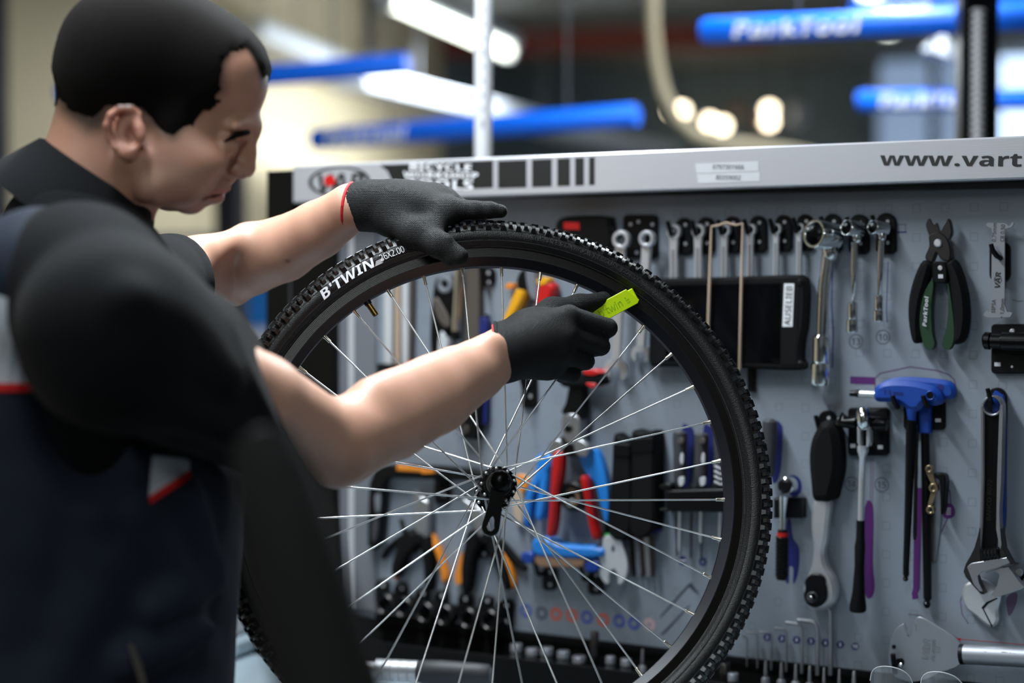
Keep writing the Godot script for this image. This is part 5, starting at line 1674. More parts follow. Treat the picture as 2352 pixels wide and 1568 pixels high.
	disc("core", "black_steel", 1312, 1144, 13, 4.0, 20.0, 1.5)
	disc("centre_screw", "pale_grey", 1312, 1150, 5, 20.0, 24.0, 0.8, 12)
	# two black pouches (file rolls), a bundle of grey feeler blades and a pale cone spanner
	hung("tool_pouch", "left tall black pouch between the splayed pliers and the screwdrivers", "pouch", 1425, 1110, "black pouches")
	sl("pouch", "black_matte", curved([1407, 1004, 1418, 1000, 1434, 1010, 1448, 1012, 1450, 1100, 1446, 1228, 1396, 1226, 1402, 1100], 3), 2.0, 30.0, 4.0)
	sl("flap", "black", [1408, 1018, 1446, 1020, 1446, 1050, 1407, 1046], 30.0, 32.0, 0.8)
	hung("tool_pouch", "right tall black pouch with a blue edge, beside the screwdrivers", "pouch", 1477, 1105, "black pouches")
	sl("pouch", "black_matte", curved([1448, 996, 1470, 992, 1495, 990, 1502, 1004, 1502, 1100, 1499, 1218, 1446, 1226, 1450, 1100], 3), 2.0, 34.0, 4.0)
	sl("blue_edge", "navy_print", [1500, 1020, 1507, 1022, 1504, 1222, 1496, 1226, 1499, 1100], 2.0, 26.0, 1.0)
	sl("flap", "black", [1452, 1008, 1499, 1004, 1499, 1036, 1451, 1040], 34.0, 36.0, 0.8)
	var fan := hung("feeler_blade", "grey flat blade, first under the black pouches beside the pale cone spanner", "blade", 1445, 1275, "grey blades under the pouches")
	for k in 6:
		var x := 1440.0 + k * 11.0
		if k > 0:
			hung("feeler_blade", ["", "grey flat blade, second under the black pouches", "grey flat blade, third of the fan under the pouches", "dark flat blade, fourth of the fan under the pouches", "grey flat blade, next to last of the fan under the pouches", "grey flat blade, last and outermost of the fan under the pouches"][k], "blade", x, 1275, "grey blades under the pouches")
		sl("blade", ["mid_grey", "dark_steel", "mid_grey", "dark_steel", "steel", "dark_steel"][k], [x - 7, 1216, x + 5, 1216, x + 10, 1300, x + 9, 1322, x + 1, 1326, x - 2, 1300], 4.0 + k * 2.2, 5.6 + k * 2.2, 0.3)
		disc("rivet", "gold_steel" if k == 0 else "pale_grey", x, 1226, 4, 5.6 + k * 2.2, 6.6 + k * 2.2, 0.3, 10)
	hung("cone_spanner", "pale grey flat spanner with a keyhole slot, by the grey blades", "spanner", 1410, 1285)
	sl("plate", "pale_grey", curved([1386, 1234, 1402, 1230, 1420, 1233, 1430, 1256, 1440, 1290, 1440, 1315, 1432, 1335, 1420, 1342, 1418, 1322, 1412, 1308, 1404, 1308, 1398, 1322, 1398, 1340, 1386, 1336, 1374, 1312, 1374, 1290, 1382, 1260], 3), 22.0, 25.0, 0.8)
	sl("slot", "dark_grey", curved([1408, 1250, 1412, 1262, 1408, 1267, 1404, 1262], 3), 25.0, 25.3, 0.0)
	sl("green_tab", "bright_green", [1388, 1226, 1422, 1226, 1424, 1232, 1387, 1232], 12.0, 22.0, 0.6)
	# screwdrivers in their black rack
	hung("screwdriver_rack", "black rack bar holding the screwdrivers behind the right spokes", "rack", 1600, 1150)
	sl("bar", "black", [1530, 1126, 1664, 1122, 1664, 1176, 1530, 1174], 0.0, 40.0, 2.0)
	sl("ear", "black", curved([1514, 1114, 1536, 1110, 1542, 1120, 1536, 1126, 1516, 1124], 3), 6.0, 40.0, 1.5)
	sl("foot_bar", "black", [1516, 1168, 1664, 1168, 1664, 1176, 1516, 1174], 0.0, 34.0, 0.8)
	for k in 3:
		var x: float = [1562, 1611, 1655][k]
		hung("screwdriver", ["grey-windowed screwdriver, leftmost in the black rack", "grey-windowed screwdriver, middle of the black rack", "ribbed screwdriver, rightmost in the rack beside the rim"][k], "screwdriver", x, 1050, "screwdrivers in the rack")
		rod("handle", "dark_grey", [[x, 990 + k * 4, 10, 26], [x, 994 + k * 4, 16, 26], [x, 1010, 17, 26], [x, 1045, 15, 26], [x, 1070, 16, 26], [x, 1100, 14, 26], [x, 1118, 11, 26], [x, 1122, 8, 26]], 18)
		sl("window", "pale_grey", curved([x + 2, 1040, x + 7, 1044, x + 7, 1062, x + 2, 1066, x - 1, 1054], 3), 36.0, 38.5, 0.6)
		if k == 2:
			for j in 4:
				sl("rib", "pale_grey", curved([x - 14, 1068 + j * 12, x, 1074 + j * 12, x + 10, 1068 + j * 12, x + 10, 1072 + j * 12, x, 1079 + j * 12, x - 14, 1072 + j * 12], 3), 34.0, 38.0, 0.5)
		else:
			sl("grip_end", "pale_grey", curved([x - 4, 1098, x + 8, 1096, x + 8, 1112, x - 2, 1116], 3), 34.0, 37.5, 0.6)
		disc("end_mark", "brown_grey", x + 1, 1012, 7, 36.0, 39.5, 0.5, 16)
		rod("shaft", "satin", [[x, 1122, 4, 26], [x - 2, 1250 if k == 0 else 1230, 3.4, 26], [x - 2, (1250 if k == 0 else 1230) + 16, 2.4, 26]], 10)
		hung("screwdriver_silhouette", ["blue printed backing shape right of the leftmost racked screwdriver", "blue printed backing shape behind the middle racked screwdriver", "blue printed backing shape behind the rightmost racked screwdriver"][k], "print", x + 20, 1040, "blue backing shapes")
		sl("shape", "navy_print", curved([x + 4, 984, x + 18, 978, x + 30, 988, x + 30, 1030, x + 26, 1090, x + 20, 1112, x + 8, 1112], 3), 0.4, 2.4, 0.3)
	# thin blades hanging under the rack
	for k in 3:
		var x: float = [1556, 1588, 1612][k]
		hung("hanging_pick", ["thin steel pick under the rack, above the round minus mark", "thin steel pick under the rack, between the two blue marks", "thin green-tipped steel pick above the blue star mark"][k], "pick", x, 1230, "picks under the rack")
		rod("shaft", "dark_steel", [[x, 1176, 3.0, 8], [x - 1, 1262 + k * 4, 2.4, 8]], 8)
		rod("tip", "green" if k == 2 else "dark_steel", [[x - 1, 1262 + k * 4, 3.2, 8], [x - 1, 1278 + k * 4, 2.2, 8]], 8)
	# blue plane-like clamp with a wooden sole, on two hooks
	hung("blue_clamp", "blue clamp tool with a wooden sole, under the pliers", "clamp", 1285, 1280)
	sl("body", "sky_blue", curved([1222, 1242, 1240, 1235, 1264, 1240, 1284, 1250, 1330, 1254, 1378, 1258, 1380, 1278, 1330, 1282, 1280, 1280, 1232, 1276, 1220, 1262], 3), 6.0, 32.0, 4.0)
	sl("sole", "wood", [1228, 1276, 1344, 1284, 1338, 1304, 1240, 1302, 1226, 1292], 8.0, 30.0, 2.0)
	sl("end_block", "blue", curved([1196, 1272, 1216, 1268, 1224, 1278, 1222, 1294, 1200, 1290], 3), 8.0, 30.0, 2.0)
	sl("end_block", "blue", curved([1344, 1290, 1368, 1288, 1376, 1300, 1370, 1312, 1346, 1312], 3), 8.0, 30.0, 2.0)
	peg("black peg hook under the left end of the blue clamp", 1260, 1300, 32, 56, 1232, 1294)
	peg("black peg hook under the right end of the blue clamp", 1366, 1306, 34, 60, 1338, 1306)
	# black arch (hacksaw frame) at the left
	hung("hacksaw", "black hacksaw frame arching over the snap ring pliers", "hacksaw", 950, 1120)
	sl("frame", "black", [846, 1110, 858, 1080, 880, 1068, 1000, 1070, 1080, 1076, 1110, 1084, 1108, 1106, 1000, 1102, 890, 1098, 880, 1110, 876, 1180, 870, 1240, 858, 1262, 842, 1255, 842, 1200], 8.0, 24.0, 3.0)
	sl("grip_inlay", "mid_grey", curved([860, 1140, 872, 1136, 872, 1170, 864, 1176], 3), 24.0, 26.0, 0.6)
	sl("grip_inlay", "dark_grey", curved([854, 1200, 868, 1196, 864, 1236, 854, 1240], 3), 24.0, 26.0, 0.6)
	sl("orange_trim", "orange", [912, 1066, 975, 1076, 974, 1084, 910, 1080], 22.0, 26.0, 0.6)
	sl("orange_trim", "orange", [958, 1076, 990, 1078, 1006, 1086, 970, 1088], 22.0, 27.0, 0.6)
	peg("black peg hook under the middle of the hacksaw frame", 1014, 1080, 36, 78, 1004, 1092)
	# two pairs of orange and black snap ring pliers
	for k in 2:
		var x: float = [952, 1108][k]
		hung("snap_ring_pliers", ["orange and black snap ring pliers, left of the hub lever", "orange and black snap ring pliers, below the hub lever"][k], "pliers", x, 1250, "orange and black pliers")
		if k == 0:
			sl("nose", "steel", curved([950, 1160, 960, 1140, 974, 1146, 984, 1160, 982, 1210, 978, 1240, 962, 1240, 952, 1210], 3), 10.0, 24.0, 2.0)
			sl("tip", "steel", [952, 1160, 946, 1130, 956, 1125, 968, 1148], 12.0, 20.0, 1.0)
			sl("handle", "black_matte", curved([926, 1220, 945, 1222, 960, 1240, 952, 1258, 930, 1280, 912, 1324, 898, 1322, 896, 1300, 908, 1262], 3), 8.0, 26.0, 4.0)
			sl("handle", "black_matte", curved([962, 1236, 980, 1232, 986, 1270, 988, 1310, 984, 1356, 972, 1352, 970, 1300, 966, 1270], 3), 8.0, 26.0, 4.0)
			sl("handle_back", "black_matte", curved([930, 1226, 912, 1232, 884, 1256, 872, 1280, 878, 1284, 900, 1258, 930, 1244], 3), 2.0, 12.0, 2.0)
			sl("orange_grip", "orange", curved([980, 1228, 990, 1228, 1010, 1270, 1024, 1320, 1022, 1336, 1012, 1334, 1004, 1290], 3), 2.0, 14.0, 3.0)
			sl("orange_grip", "orange", curved([910, 1300, 920, 1285, 912, 1326, 904, 1330], 3), 2.0, 9.0, 1.0)
		else:
			sl("nose", "steel", curved([1078, 1170, 1096, 1160, 1120, 1195, 1124, 1240, 1106, 1246, 1084, 1200], 3), 10.0, 24.0, 2.0)
			sl("tip", "steel", [1076, 1176, 1058, 1150, 1066, 1146, 1092, 1164], 12.0, 20.0, 1.0)
			sl("handle", "black_matte", curved([1072, 1220, 1096, 1222, 1104, 1240, 1086, 1280, 1078, 1330, 1072, 1362, 1060, 1360, 1056, 1310, 1062, 1262], 3), 8.0, 26.0, 4.0)
			sl("handle", "black_matte", curved([1110, 1246, 1130, 1240, 1146, 1280, 1160, 1320, 1166, 1350, 1156, 1354, 1144, 1320, 1124, 1280], 3), 8.0, 26.0, 4.0)
			sl("handle_back", "black_matte", curved([1126, 1236, 1150, 1242, 1184, 1280, 1206, 1304, 1200, 1312, 1180, 1296, 1146, 1262], 3), 2.0, 12.0, 2.0)
			sl("orange_grip", "orange", curved([1140, 1258, 1152, 1262, 1172, 1300, 1180, 1340, 1176, 1352, 1164, 1350, 1156, 1310], 3), 2.0, 14.0, 3.0)
			sl("orange_grip", "orange", curved([1052, 1290, 1060, 1270, 1062, 1330, 1050, 1342, 1044, 1326], 3), 2.0, 12.0, 2.0)
		disc("pivot", "black", x + 6, 1236, 12, 24.0, 28.0, 1.0)
	peg("black peg hook behind the left snap ring pliers", 962, 1236, 30, 34, 926, 1200)
	peg("black peg hook behind the right snap ring pliers", 1108, 1232, 34, 50, 1092, 1230)
	hung("brush_handle", "pale tan handle just right of the hub, behind the flange", "handle", 1188, 1160)
	sl("grip", "tan_cord", curved([1180, 1096, 1204, 1094, 1212, 1112, 1202, 1140, 1200, 1200, 1188, 1206, 1176, 1170], 3), 0.5, 12.0, 2.0)
	sl("orange_patch", "orange", curved([1184, 1092, 1208, 1096, 1212, 1116, 1196, 1130], 3), 8.0, 14.0, 1.0)
	# row of chrome socket rings on pegs along the lower left
	var rr := [[882, 1388], [925, 1395], [974, 1407], [1018, 1413], [1072, 1420], [1122, 1424]]
	for k in rr.size():
		var x: float = rr[k][0]
		var y: float = rr[k][1]
		peg("black peg hook over chrome ring %s from the left, below the snap ring pliers" % ["one", "two", "three", "four", "five", "six"][k], x - 6, y - 58, 32, 60, x - 4, y - 24, 30.0)
		hung("bearing_ring", "chrome ring on a peg under the snap ring pliers, %s" % ["leftmost of six", "second from the left", "third from the left", "fourth from the left", "next to last", "rightmost of six"][k], "ring", x, y, "chrome rings on pegs")
		rg("rim", "dark_steel", x, y, 23, 17, 8.0, 32.0, 2.0, 30)
		rg("lip", "dark_steel", x, y, 17.5, 13, 8.0, 14.0, 1.0, 30)
	peg("black peg hook at the right end of the chrome ring row", 1160, 1376, 34, 70, 1150, 1392)

# ------------------------------------------------------------------ tools that stand in the tray
func tray_thing(called: String, label: String, category: String, x: float, y: float, z: float, group := "") -> Vector2:
	TO = bp(x, y, z * 0.001)
	var o := Vector2(TO.x, tray_y)
	thing(called, label, category, board * Transform3D(Basis(), Vector3(o.x, o.y, z * 0.001)), group)
	return o

# a socket: x, top y (pixels), radius (pixels), with its foot in the tray
func socket(label: String, x: float, y: float, r: float, z: float, m := "plate_steel") -> void:
	tray_thing("socket", label, "socket", x, y, z, "sockets standing in the tray")
	var s := bs(x, y)
	var top := bp(x, y, z * 0.001).y - tray_y
	var mb := MB.new()
	mb.revolve([Vector2(r * s * 0.86, 0.0), Vector2(r * s * 0.9, top * 0.45), Vector2(r * s, top * 0.5), Vector2(r * s, top - 0.001), Vector2(r * s - 0.001, top), Vector2(r * s * 0.72, top), Vector2(r * s * 0.7, top - 0.006), Vector2(0.0001, top - 0.006)], 24, 0.7, 0.0, TAU, false)
	var o := put("body", mb.mesh(), M[m], T)
	o.rotation.x = -PI / 2
	mb = MB.new()
	mb.revolve([Vector2(r * s + 0.0002, top * 0.72), Vector2(r * s + 0.0004, top * 0.73), Vector2(r * s + 0.0004, top * 0.77), Vector2(r * s + 0.0002, top * 0.78)], 24, 0.7, 0.0, TAU, false)
	o = put("knurled_band", mb.mesh(), M.dark_steel, T)
	o.rotation.x = -PI / 2

func bit(label: String, x: float, y: float, r: float, z: float) -> void:
	tray_thing("bit_socket", label, "bit socket", x, y, z, "bit sockets standing in the tray")
	var s := bs(x, y)
	var top := bp(x, y, z * 0.001).y - tray_y
	var mb := MB.new()
	var mid := maxf(top - 0.022, top * 0.4)
	mb.revolve([Vector2(r * s * 0.9, 0.0), Vector2(r * s, 0.004), Vector2(r * s, mid - 0.002), Vector2(r * s - 0.0015, mid), Vector2(0.0001, mid)], 22, 0.7, 0.0, TAU, false)
	var o := put("body", mb.mesh(), M.plate_steel, T)
	o.rotation.x = -PI / 2
	mb = MB.new()
	mb.tube([Vector3(0, mid - 0.001, 0), Vector3(0, mid + 0.010, 0), Vector3(0, mid + 0.012, 0), Vector3(0, top - 0.002, 0), Vector3(0, top, 0)], [r * s * 0.5, r * s * 0.46, r * s * 0.4, r * s * 0.34, r * s * 0.2], 6)
	put("tip", mb.mesh(), M.steel, T)

func tray_tools() -> void:
	var row := [[1186, 1478, 13], [1222, 1488, 14], [1256, 1486, 14], [1294, 1494, 14], [1330, 1506, 15], [1402, 1506, 11], [1438, 1512, 12]]
	for k in row.size():
		socket("silver socket in the tray below the printed rings, %s" % ["leftmost of its row", "second of its row", "third of its row", "fourth of its row", "fifth of its row", "first right of the tall adapter", "second right of the tall adapter"][k], row[k][0], row[k][1], row[k][2], 38.0)
	socket("tall dark socket adapter standing over the socket row", 1366, 1450, 9.5, 38.0, "dark_steel")
	bit("slim silver bit socket at the right end of the socket row, by the rim", 1476, 1490, 9, 38.0)
	for k in 7:
		var q: Array = [[1759, 1516, 10], [1795, 1520, 10], [1828, 1524, 10], [1860, 1528, 10], [1893, 1532, 9], [1928, 1536, 9], [1962, 1540, 13]][k]
		bit("silver bit socket in the tray under the hexagon marks, %s" % ["under mark two", "under mark three", "under mark four", "under mark five", "under mark six", "under mark eight", "under mark ten"][k], q[0], q[1], q[2], 44.0)
	socket("low dark socket in the tray right beside the tyre", 1665, 1522, 12, 44.0, "dark_steel")
	socket("low silver socket in the tray next to the tyre, foremost", 1684, 1545, 12, 60.0)
	# L-shaped hex keys standing along the foot of the board
	var keys := [[1716, 1462, 1704, 1.8, 1518], [1740, 1453, 1714, 2.4, 1522], [1772, 1452, 1744, 2.8, 1526], [1806, 1444, 1778, 3.4, 1530], [1842, 1432, 1804, 4.6, 1534], [1878, 1426, 1831, 5.6, 1538]]
	for k in keys.size():
		var q: Array = keys[k]
		hung("hex_key", "L-shaped hex key standing on the board's foot, %s" % ["smallest, beside the tyre", "second smallest", "third smallest", "fourth in size", "second largest", "largest"][k], "hex key", q[0], q[4], "L-shaped hex keys")
		var r: float = q[3]
		rod("rod", "steel", [[q[2], q[1] - r * 0.5, r, 16], [q[0] - r * 3, q[1], r, 12], [q[0] - r, q[1] + r * 0.8, r, 11], [q[0], q[1] + r * 3, r, 10], [q[0], q[4], r, 9], [q[0], q[4] + 12, r, 9]], 6 if r > 3 else 8)
	hung("hex_key", "tallest hex key, rising from the foot to the big ratchet's head", "hex key", 1907, 1538, "L-shaped hex keys")
	rod("rod", "steel", [[1893, 1392, 5.6, 14], [1902, 1394, 5.6, 12], [1907, 1404, 5.6, 10], [1908, 1470, 5.6, 9], [1908, 1550, 5.6, 9]], 6)
	# chrome driver lying in front of the tray
	var a := px(700, 1530, 2.42)
	var b := px(1128, 1550, 2.36)
	var x := (b - a).normalized()
	var z := (EYE - a).normalized()
	z = (z - x * x.dot(z)).normalized()
	var t := thing("chrome_driver", "chrome torque driver with a dark rubber grip lying at the tray, bottom left", "torque driver", Transform3D(Basis(x, z.cross(x), z), a))
	var L := (b - a).length()
	var mb := MB.new()
	var k0 := L * (965.0 - 700.0) / 428.0
	mb.tube([Vector3(0, 0, 0), Vector3(L * 0.38, 0, 0), Vector3(L * 0.385, 0, 0)], [0.0105, 0.0105, 0.012], 28)
	put("barrel", mb.mesh(), M.satin, t)
	mb = MB.new()
	var pr := []
	var rr := []
	for k in 5:
		var xx: float = lerpf(L * 0.385, k0, k / 5.0)
		pr.append_array([Vector3(xx, 0, 0), Vector3(xx + 0.0005, 0, 0), Vector3(lerpf(L * 0.385, k0, (k + 0.9) / 5.0), 0, 0), Vector3(lerpf(L * 0.385, k0, (k + 0.92) / 5.0), 0, 0)])
		rr.append_array([0.0135, 0.0145, 0.0145, 0.0130])
	mb.tube(pr, rr, 28)
	put("collar", mb.mesh(), M.satin, t)
	mb = MB.new()
	mb.tube([Vector3(k0, 0, 0), Vector3(k0 + 0.004, 0, 0), Vector3(k0 + 0.03, 0, 0), Vector3(L - 0.02, 0, 0), Vector3(L - 0.004, 0, 0), Vector3(L, 0, 0)], [0.0135, 0.0155, 0.0165, 0.015, 0.014, 0.011], 28)
	put("grip", mb.mesh(), M.dark_grey, t)
	mb = MB.new()
	mb.tube([Vector3(L - 0.001, 0, 0), Vector3(L + 0.001, 0, 0)], [0.0105, 0.009], 20)
	put("end_cap", mb.mesh(), M.mid_grey, t)
	# a second chrome bar under it
	var u := thing("chrome_bar", "chrome bar lying below the torque driver at the bottom edge", "bar", Transform3D(Basis(x, z.cross(x), z), px(690, 1572, 2.38)))
	mb = MB.new()
	mb.tube([Vector3(0, 0, 0), Vector3(0.14, -0.006, 0)], [0.008, 0.008], 20)
	put("shaft", mb.mesh(), M.chrome, u)
	mb = MB.new()
	mb.tube([Vector3(0.139, -0.006, 0), Vector3(0.145, -0.0062, 0)], [0.0092, 0.0085], 20)
	put("end_collar", mb.mesh(), M.satin, u)
	# clear safety glasses lying in the tray at the right
	glasses()
	# bench clutter seen between the apron and the tyre
	var v := thing("bench_vise", "small pale steel vice body on the bench between apron and tyre", "vice", Transform3D(Basis(Vector3.UP, -0.4), Vector3(px(512, 1545, 2.74).x, 0.915, px(512, 1545, 2.74).z)))
	part_box(v, "base", Vector3(0, 0, 0), Vector3(0.09, 0.03, 0.08), "bench_steel", 0.008)
	part_box(v, "jaw", Vector3(0.0, 0.04, 0), Vector3(0.07, 0.05, 0.06), "pale_grey", 0.006)
	mb = MB.new()
	mb.tube([Vector3(-0.02, 0.075, 0.02), Vector3(0.02, 0.075, 0.02)], [0.014, 0.014], 16)
	put("knob", mb.mesh(), M.black_gloss, v)
	v = thing("steel_box", "pale blue-grey steel box on the bench behind the tyre's left edge", "box", Transform3D(Basis(Vector3.UP, -0.4), Vector3(px(560, 1440, 2.95).x, 0.935, px(560, 1440, 2.95).z)))
	part_box(v, "body", Vector3(0, 0.0, 0), Vector3(0.16, 0.07, 0.12), "bench_steel", 0.006)
	part_box(v, "lid", Vector3(0, 0.04, 0), Vector3(0.165, 0.012, 0.125), "white_paint", 0.004)

func glasses() -> void:
	var c := px(2112, 1560, 2.12)
	var t := thing("safety_glasses", "clear safety glasses lying at the bottom right below the fan-shaped plate", "safety glasses", Transform3D(board.basis, c))
	for s in [0, 1]:
		var mb := MB.new()
		var ox: float = -0.030 + s * 0.060
		var cols := 10
		for i in cols:
			for j in 6:
				var q := []
				var nn := []
				for w in [[i, j], [i + 1, j], [i + 1, j + 1], [i, j + 1]]:
					var a: float = deg_to_rad(lerpf(-64, 64, w[0] / float(cols)))
					var y: float = lerpf(-0.05, 0.016, w[1] / 6.0)
					var lim := sqrt(maxf(0.0, 1.0 - pow(a / 1.15, 2.0)))
					y = minf(y, -0.012 + 0.028 * lim)
					q.append(Vector3(ox + 0.029 * sin(a), y, 0.022 * cos(a)))
					nn.append(Vector3(sin(a), 0.1, cos(a)).normalized())
				mb.quad(q[0], q[1], q[2], q[3], nn[0], nn[1], nn[2], nn[3])
		var o := put("lens", mb.mesh(), M.glass, t)
		mb = MB.new()
		var pts := []
		var rr := []
		for i in 13:
			var a: float = deg_to_rad(lerpf(-64, 64, i / 12.0))
			pts.append(Vector3(ox + 0.029 * sin(a), -0.012 + 0.028 * sqrt(maxf(0.0, 1.0 - pow(a / 1.15, 2.0))), 0.022 * cos(a)))
			rr.append(0.0007)
		mb.tube(pts, rr, 6)
		put("lens_edge", mb.mesh(), M.pale_grey, o)
	var mb := MB.new()
	mb.tube([Vector3(-0.006, -0.006, 0.012), Vector3(0.0, -0.003, 0.014), Vector3(0.006, -0.006, 0.012)], [0.002, 0.0016, 0.002], 10)
	put("nose_bridge", mb.mesh(), M.pale_grey, t)

# ------------------------------------------------------------------ things that hang over the board
# a lettered blue bar (the arm of a repair stand) between two pixels at given depths, on its own post
func blue_bar(label: String, a: Vector3, b: Vector3, r: float, text: String, f0: float, f1: float, post := 0.5) -> void:
	var x := (b - a).normalized()
	var z := (EYE - a).normalized()
	z = (z - x * x.dot(z)).normalized()
	var y := z.cross(x)
	var t := thing("blue_bar", label, "bar", Transform3D(Basis(x, y, z), a), "lettered blue bars in the hall")
	var L := (b - a).length()
	var mb := MB.new()
	mb.tube([Vector3(0, 0, 0), Vector3(0.006, 0, 0), Vector3(L - 0.006, 0, 0), Vector3(L, 0, 0)], [r * 0.85, r, r, r * 0.85], 28)
	put("tube", mb.mesh(), M.bar_blue, t)
	if text:
		var h := r * 1.15
		var tm := letters(text, h, 0.004, true)
		var o := put("lettering", tm, M.letter_white, t)
		var want := (f1 - f0) * L
		var k := want / tm.get_aabb().size.x
		o.transform = Transform3D(stretched(k, 0.25), Vector3((f0 + f1) / 2 * L, 0, r * 0.98))
	for s in [0.004, L - 0.004]:
		mb = MB.new()
		mb.tube([Vector3(s - 0.006, 0, 0), Vector3(s + 0.006, 0, 0)], [r * 0.9, r * 0.9], 24)
		put("end_plug", mb.mesh(), M.bar_blue, t)
	# a thin wire up to the ceiling holds it
	var inv := t.transform.basis.inverse()
	var up := inv * Vector3.UP
	for f in [0.25, 0.8]:
		var p := Vector3(L * f, 0, 0)
		var rise: float = 2.82 - (t.transform * p).y
		mb = MB.new()
		mb.tube([p, p + up * rise], [0.0015, 0.0015], 6)
		put("hanging_wire", mb.mesh(), M.mid_grey, t)

func stands() -> void:
	blue_bar("long lettered blue bar across the middle, behind the white pole", px(722, 320, 4.6), px(1462, 265, 4.2), 0.027, "ParkTool", 0.06, 0.315)
	blue_bar("plain blue bar passing behind the mechanic's forehead", px(140, 215, 4.6), px(935, 146, 4.3), 0.026, "", 0, 0)
	blue_bar("big lettered blue bar at the top right of the picture", px(1618, 72, 3.7), px(2560, 30, 3.3), 0.026, "ParkTool", 0.095, 0.415)
	blue_bar("lettered blue bar low at the right edge, crossed by the black post", px(1972, 232, 4.4), px(2620, 225, 4.2), 0.025, "ParkTool", 0.09, 0.44)
	blue_bar("lettered blue bar at the very top, behind the big blue one", px(1960, 22, 4.6), px(2480, -10, 4.4), 0.022, "ParkTool", 0.10, 0.36)
	# white pole with printed dots, rising behind the board's header rail
	var base := px(1106, 420, 2.85)
	var pole := thing("white_pole", "pale grey pole with a printed scale rising behind the header rail", "pole", Transform3D(Basis(), Vector3(base.x, 0.9, base.z)))
	var mb := MB.new()
	mb.tube([Vector3(0, 0, 0), Vector3(0.0046, 1.46, 0)], [0.0135, 0.0135], 24)
	put("tube", mb.mesh(), M.pale_grey, pole)
	mb = MB.new()
	mb.tube([Vector3(0, 0, 0), Vector3(0, 0.012, 0)], [0.03, 0.03], 24)
	put("foot", mb.mesh(), M.mid_grey, pole)
	for k in 28:
		mb = MB.new()
		mb.box(Transform3D(Basis(), Vector3(0.002 + 0.003 * k / 22.0, 0.8 + k * 0.022, 0.0135)), Vector3(0.004, 0.006 if k % 5 else 0.012, 0.0008))
		put("scale_mark", mb.mesh(), M.mid_grey, pole)
	# grey drop pole far left and right
	for q in [[848, 0.036, 6.0, "broad grey hanging conduit left of the lamp tube", 120], [2012, 0.036, 8.6, "grey hanging strip right of the lettered blue bar", 215]]:
		var p := hp(q[0], q[4], q[2])
		var c := thing("conduit", q[3], "conduit", room * Transform3D(Basis(), p), "hanging conduits")
		part_box(c, "strip", Vector3(0, (2.82 - p.y) / 2, 0), Vector3(q[1], 2.82 - p.y, 0.02), "mid_grey")
		part_box(c, "end_cap", Vector3(0, -0.006, 0), Vector3(q[1] + 0.008, 0.012, 0.028), "mid_grey")
	# white trunking running down the hall
	var a := px(830, 196, 6.2)
	var b := px(1520, 352, 10.0)
	white_trunk("white trunking running down the hall, between the blue bars", hp(800, 182, 6.4), hp(1530, 352, 10.6))
	white_trunk("white trunking beside the mechanic's forehead, above the plain blue bar", hp(560, 66, 6.4), hp(790, 164, 7.4))
	# loose pale cable
	var cable := thing("cable", "loose cream cable looping down in front of the far lamps", "cable", Transform3D(Basis(), px(1497, 0, 5.0)))
	mb = MB.new()
	var pts := []
	var rr := []
	var prev := []
	for q in [[1500, -160], [1499, -60], [1499, 20], [1501, 70], [1508, 140], [1524, 210], [1555, 270], [1600, 310], [1660, 328], [1740, 336], [1840, 352], [1960, 380]]:
		pts.append(px(q[0], q[1], 5.0) - cable.position)
		rr.append(0.0165)
	mb.tube(pts, rr, 14)
	put("strand", mb.mesh(), M.cream_wall, cable)
	mb = MB.new()
	mb.tube([pts[0], pts[0] + Vector3(0, 0.03, 0)], [0.02, 0.02], 12)
	put("gland", mb.mesh(), M.mid_grey, cable)
	# black stand post with a threaded rod down its face
	var pb := px(2248, 400, 3.2)
	var post := thing("stand_post", "black upright post with a silver threaded rod, at the right", "post", Transform3D(Basis(), Vector3(pb.x, 0.9, pb.z)))
	part_box(post, "column", Vector3(0, 0.53, -0.02), Vector3(0.066, 1.06, 0.05), "anodised_black", 0.006)
	part_box(post, "top_clamp", Vector3(0.0, 1.08, -0.01), Vector3(0.085, 0.05, 0.07), "anodised_black", 0.01)
	part_box(post, "foot", Vector3(0, 0.006, 0), Vector3(0.16, 0.012, 0.14), "anodised_black", 0.002)
	mb = MB.new()
	var tp_ := []
	var tr_ := []
	for k in 60:
		for q in [[0.0, 0.0075], [0.004, 0.0075], [0.0065, 0.0125], [0.0095, 0.0125], [0.012, 0.0075]]:
			tp_.append(Vector3(-0.006, 0.28 + k * 0.0125 + q[0], 0.014)); tr_.append(q[1])
	mb.tube(tp_, tr_, 14)
	put("threaded_rod", mb.mesh(), M.pale_grey, post)
	# chain hanging at its left
	var cp := px(2143, 140, 4.0)
	var chain := thing("hanging_chain", "thin dark chain hanging left of the black post", "chain", Transform3D(Basis(), Vector3(cp.x, cp.y - 0.6, cp.z)))
	var top := 2.82 - (cp.y - 0.6)
	for k in int(top / 0.018):
		mb = MB.new()
		var ring := []
		var r2 := []
		for j in 9:
			var an := TAU * j / 8.0
			ring.append(Basis(Vector3.UP, (k % 2) * PI / 2) * Vector3(cos(an) * 0.006, sin(an) * 0.0115, 0))
			r2.append(0.002)
		mb.tube(ring, r2, 5, false, 1.0, Vector3.BACK if k % 2 == 0 else Vector3.RIGHT)
		put("link", mb.mesh(), M.black_steel, chain).position = Vector3(0, k * 0.018, 0)
	# pale reflector near the post
	var rp := px(2170, 88, 4.3)
	var refl := thing("lamp_reflector", "small white lamp reflector under the big blue bar, left of the post", "lamp", Transform3D(Basis(Vector3.BACK, -0.35), rp))
	mb = MB.new()
	mb.revolve([Vector2(0.012, 0.0), Vector2(0.03, -0.02), Vector2(0.042, -0.045), Vector2(0.040, -0.045), Vector2(0.028, -0.022), Vector2(0.010, -0.004)], 28)
	var ro := put("shade", mb.mesh(), M.white_paint, refl)
	ro.rotation.x = -PI / 2
	mb = MB.new()
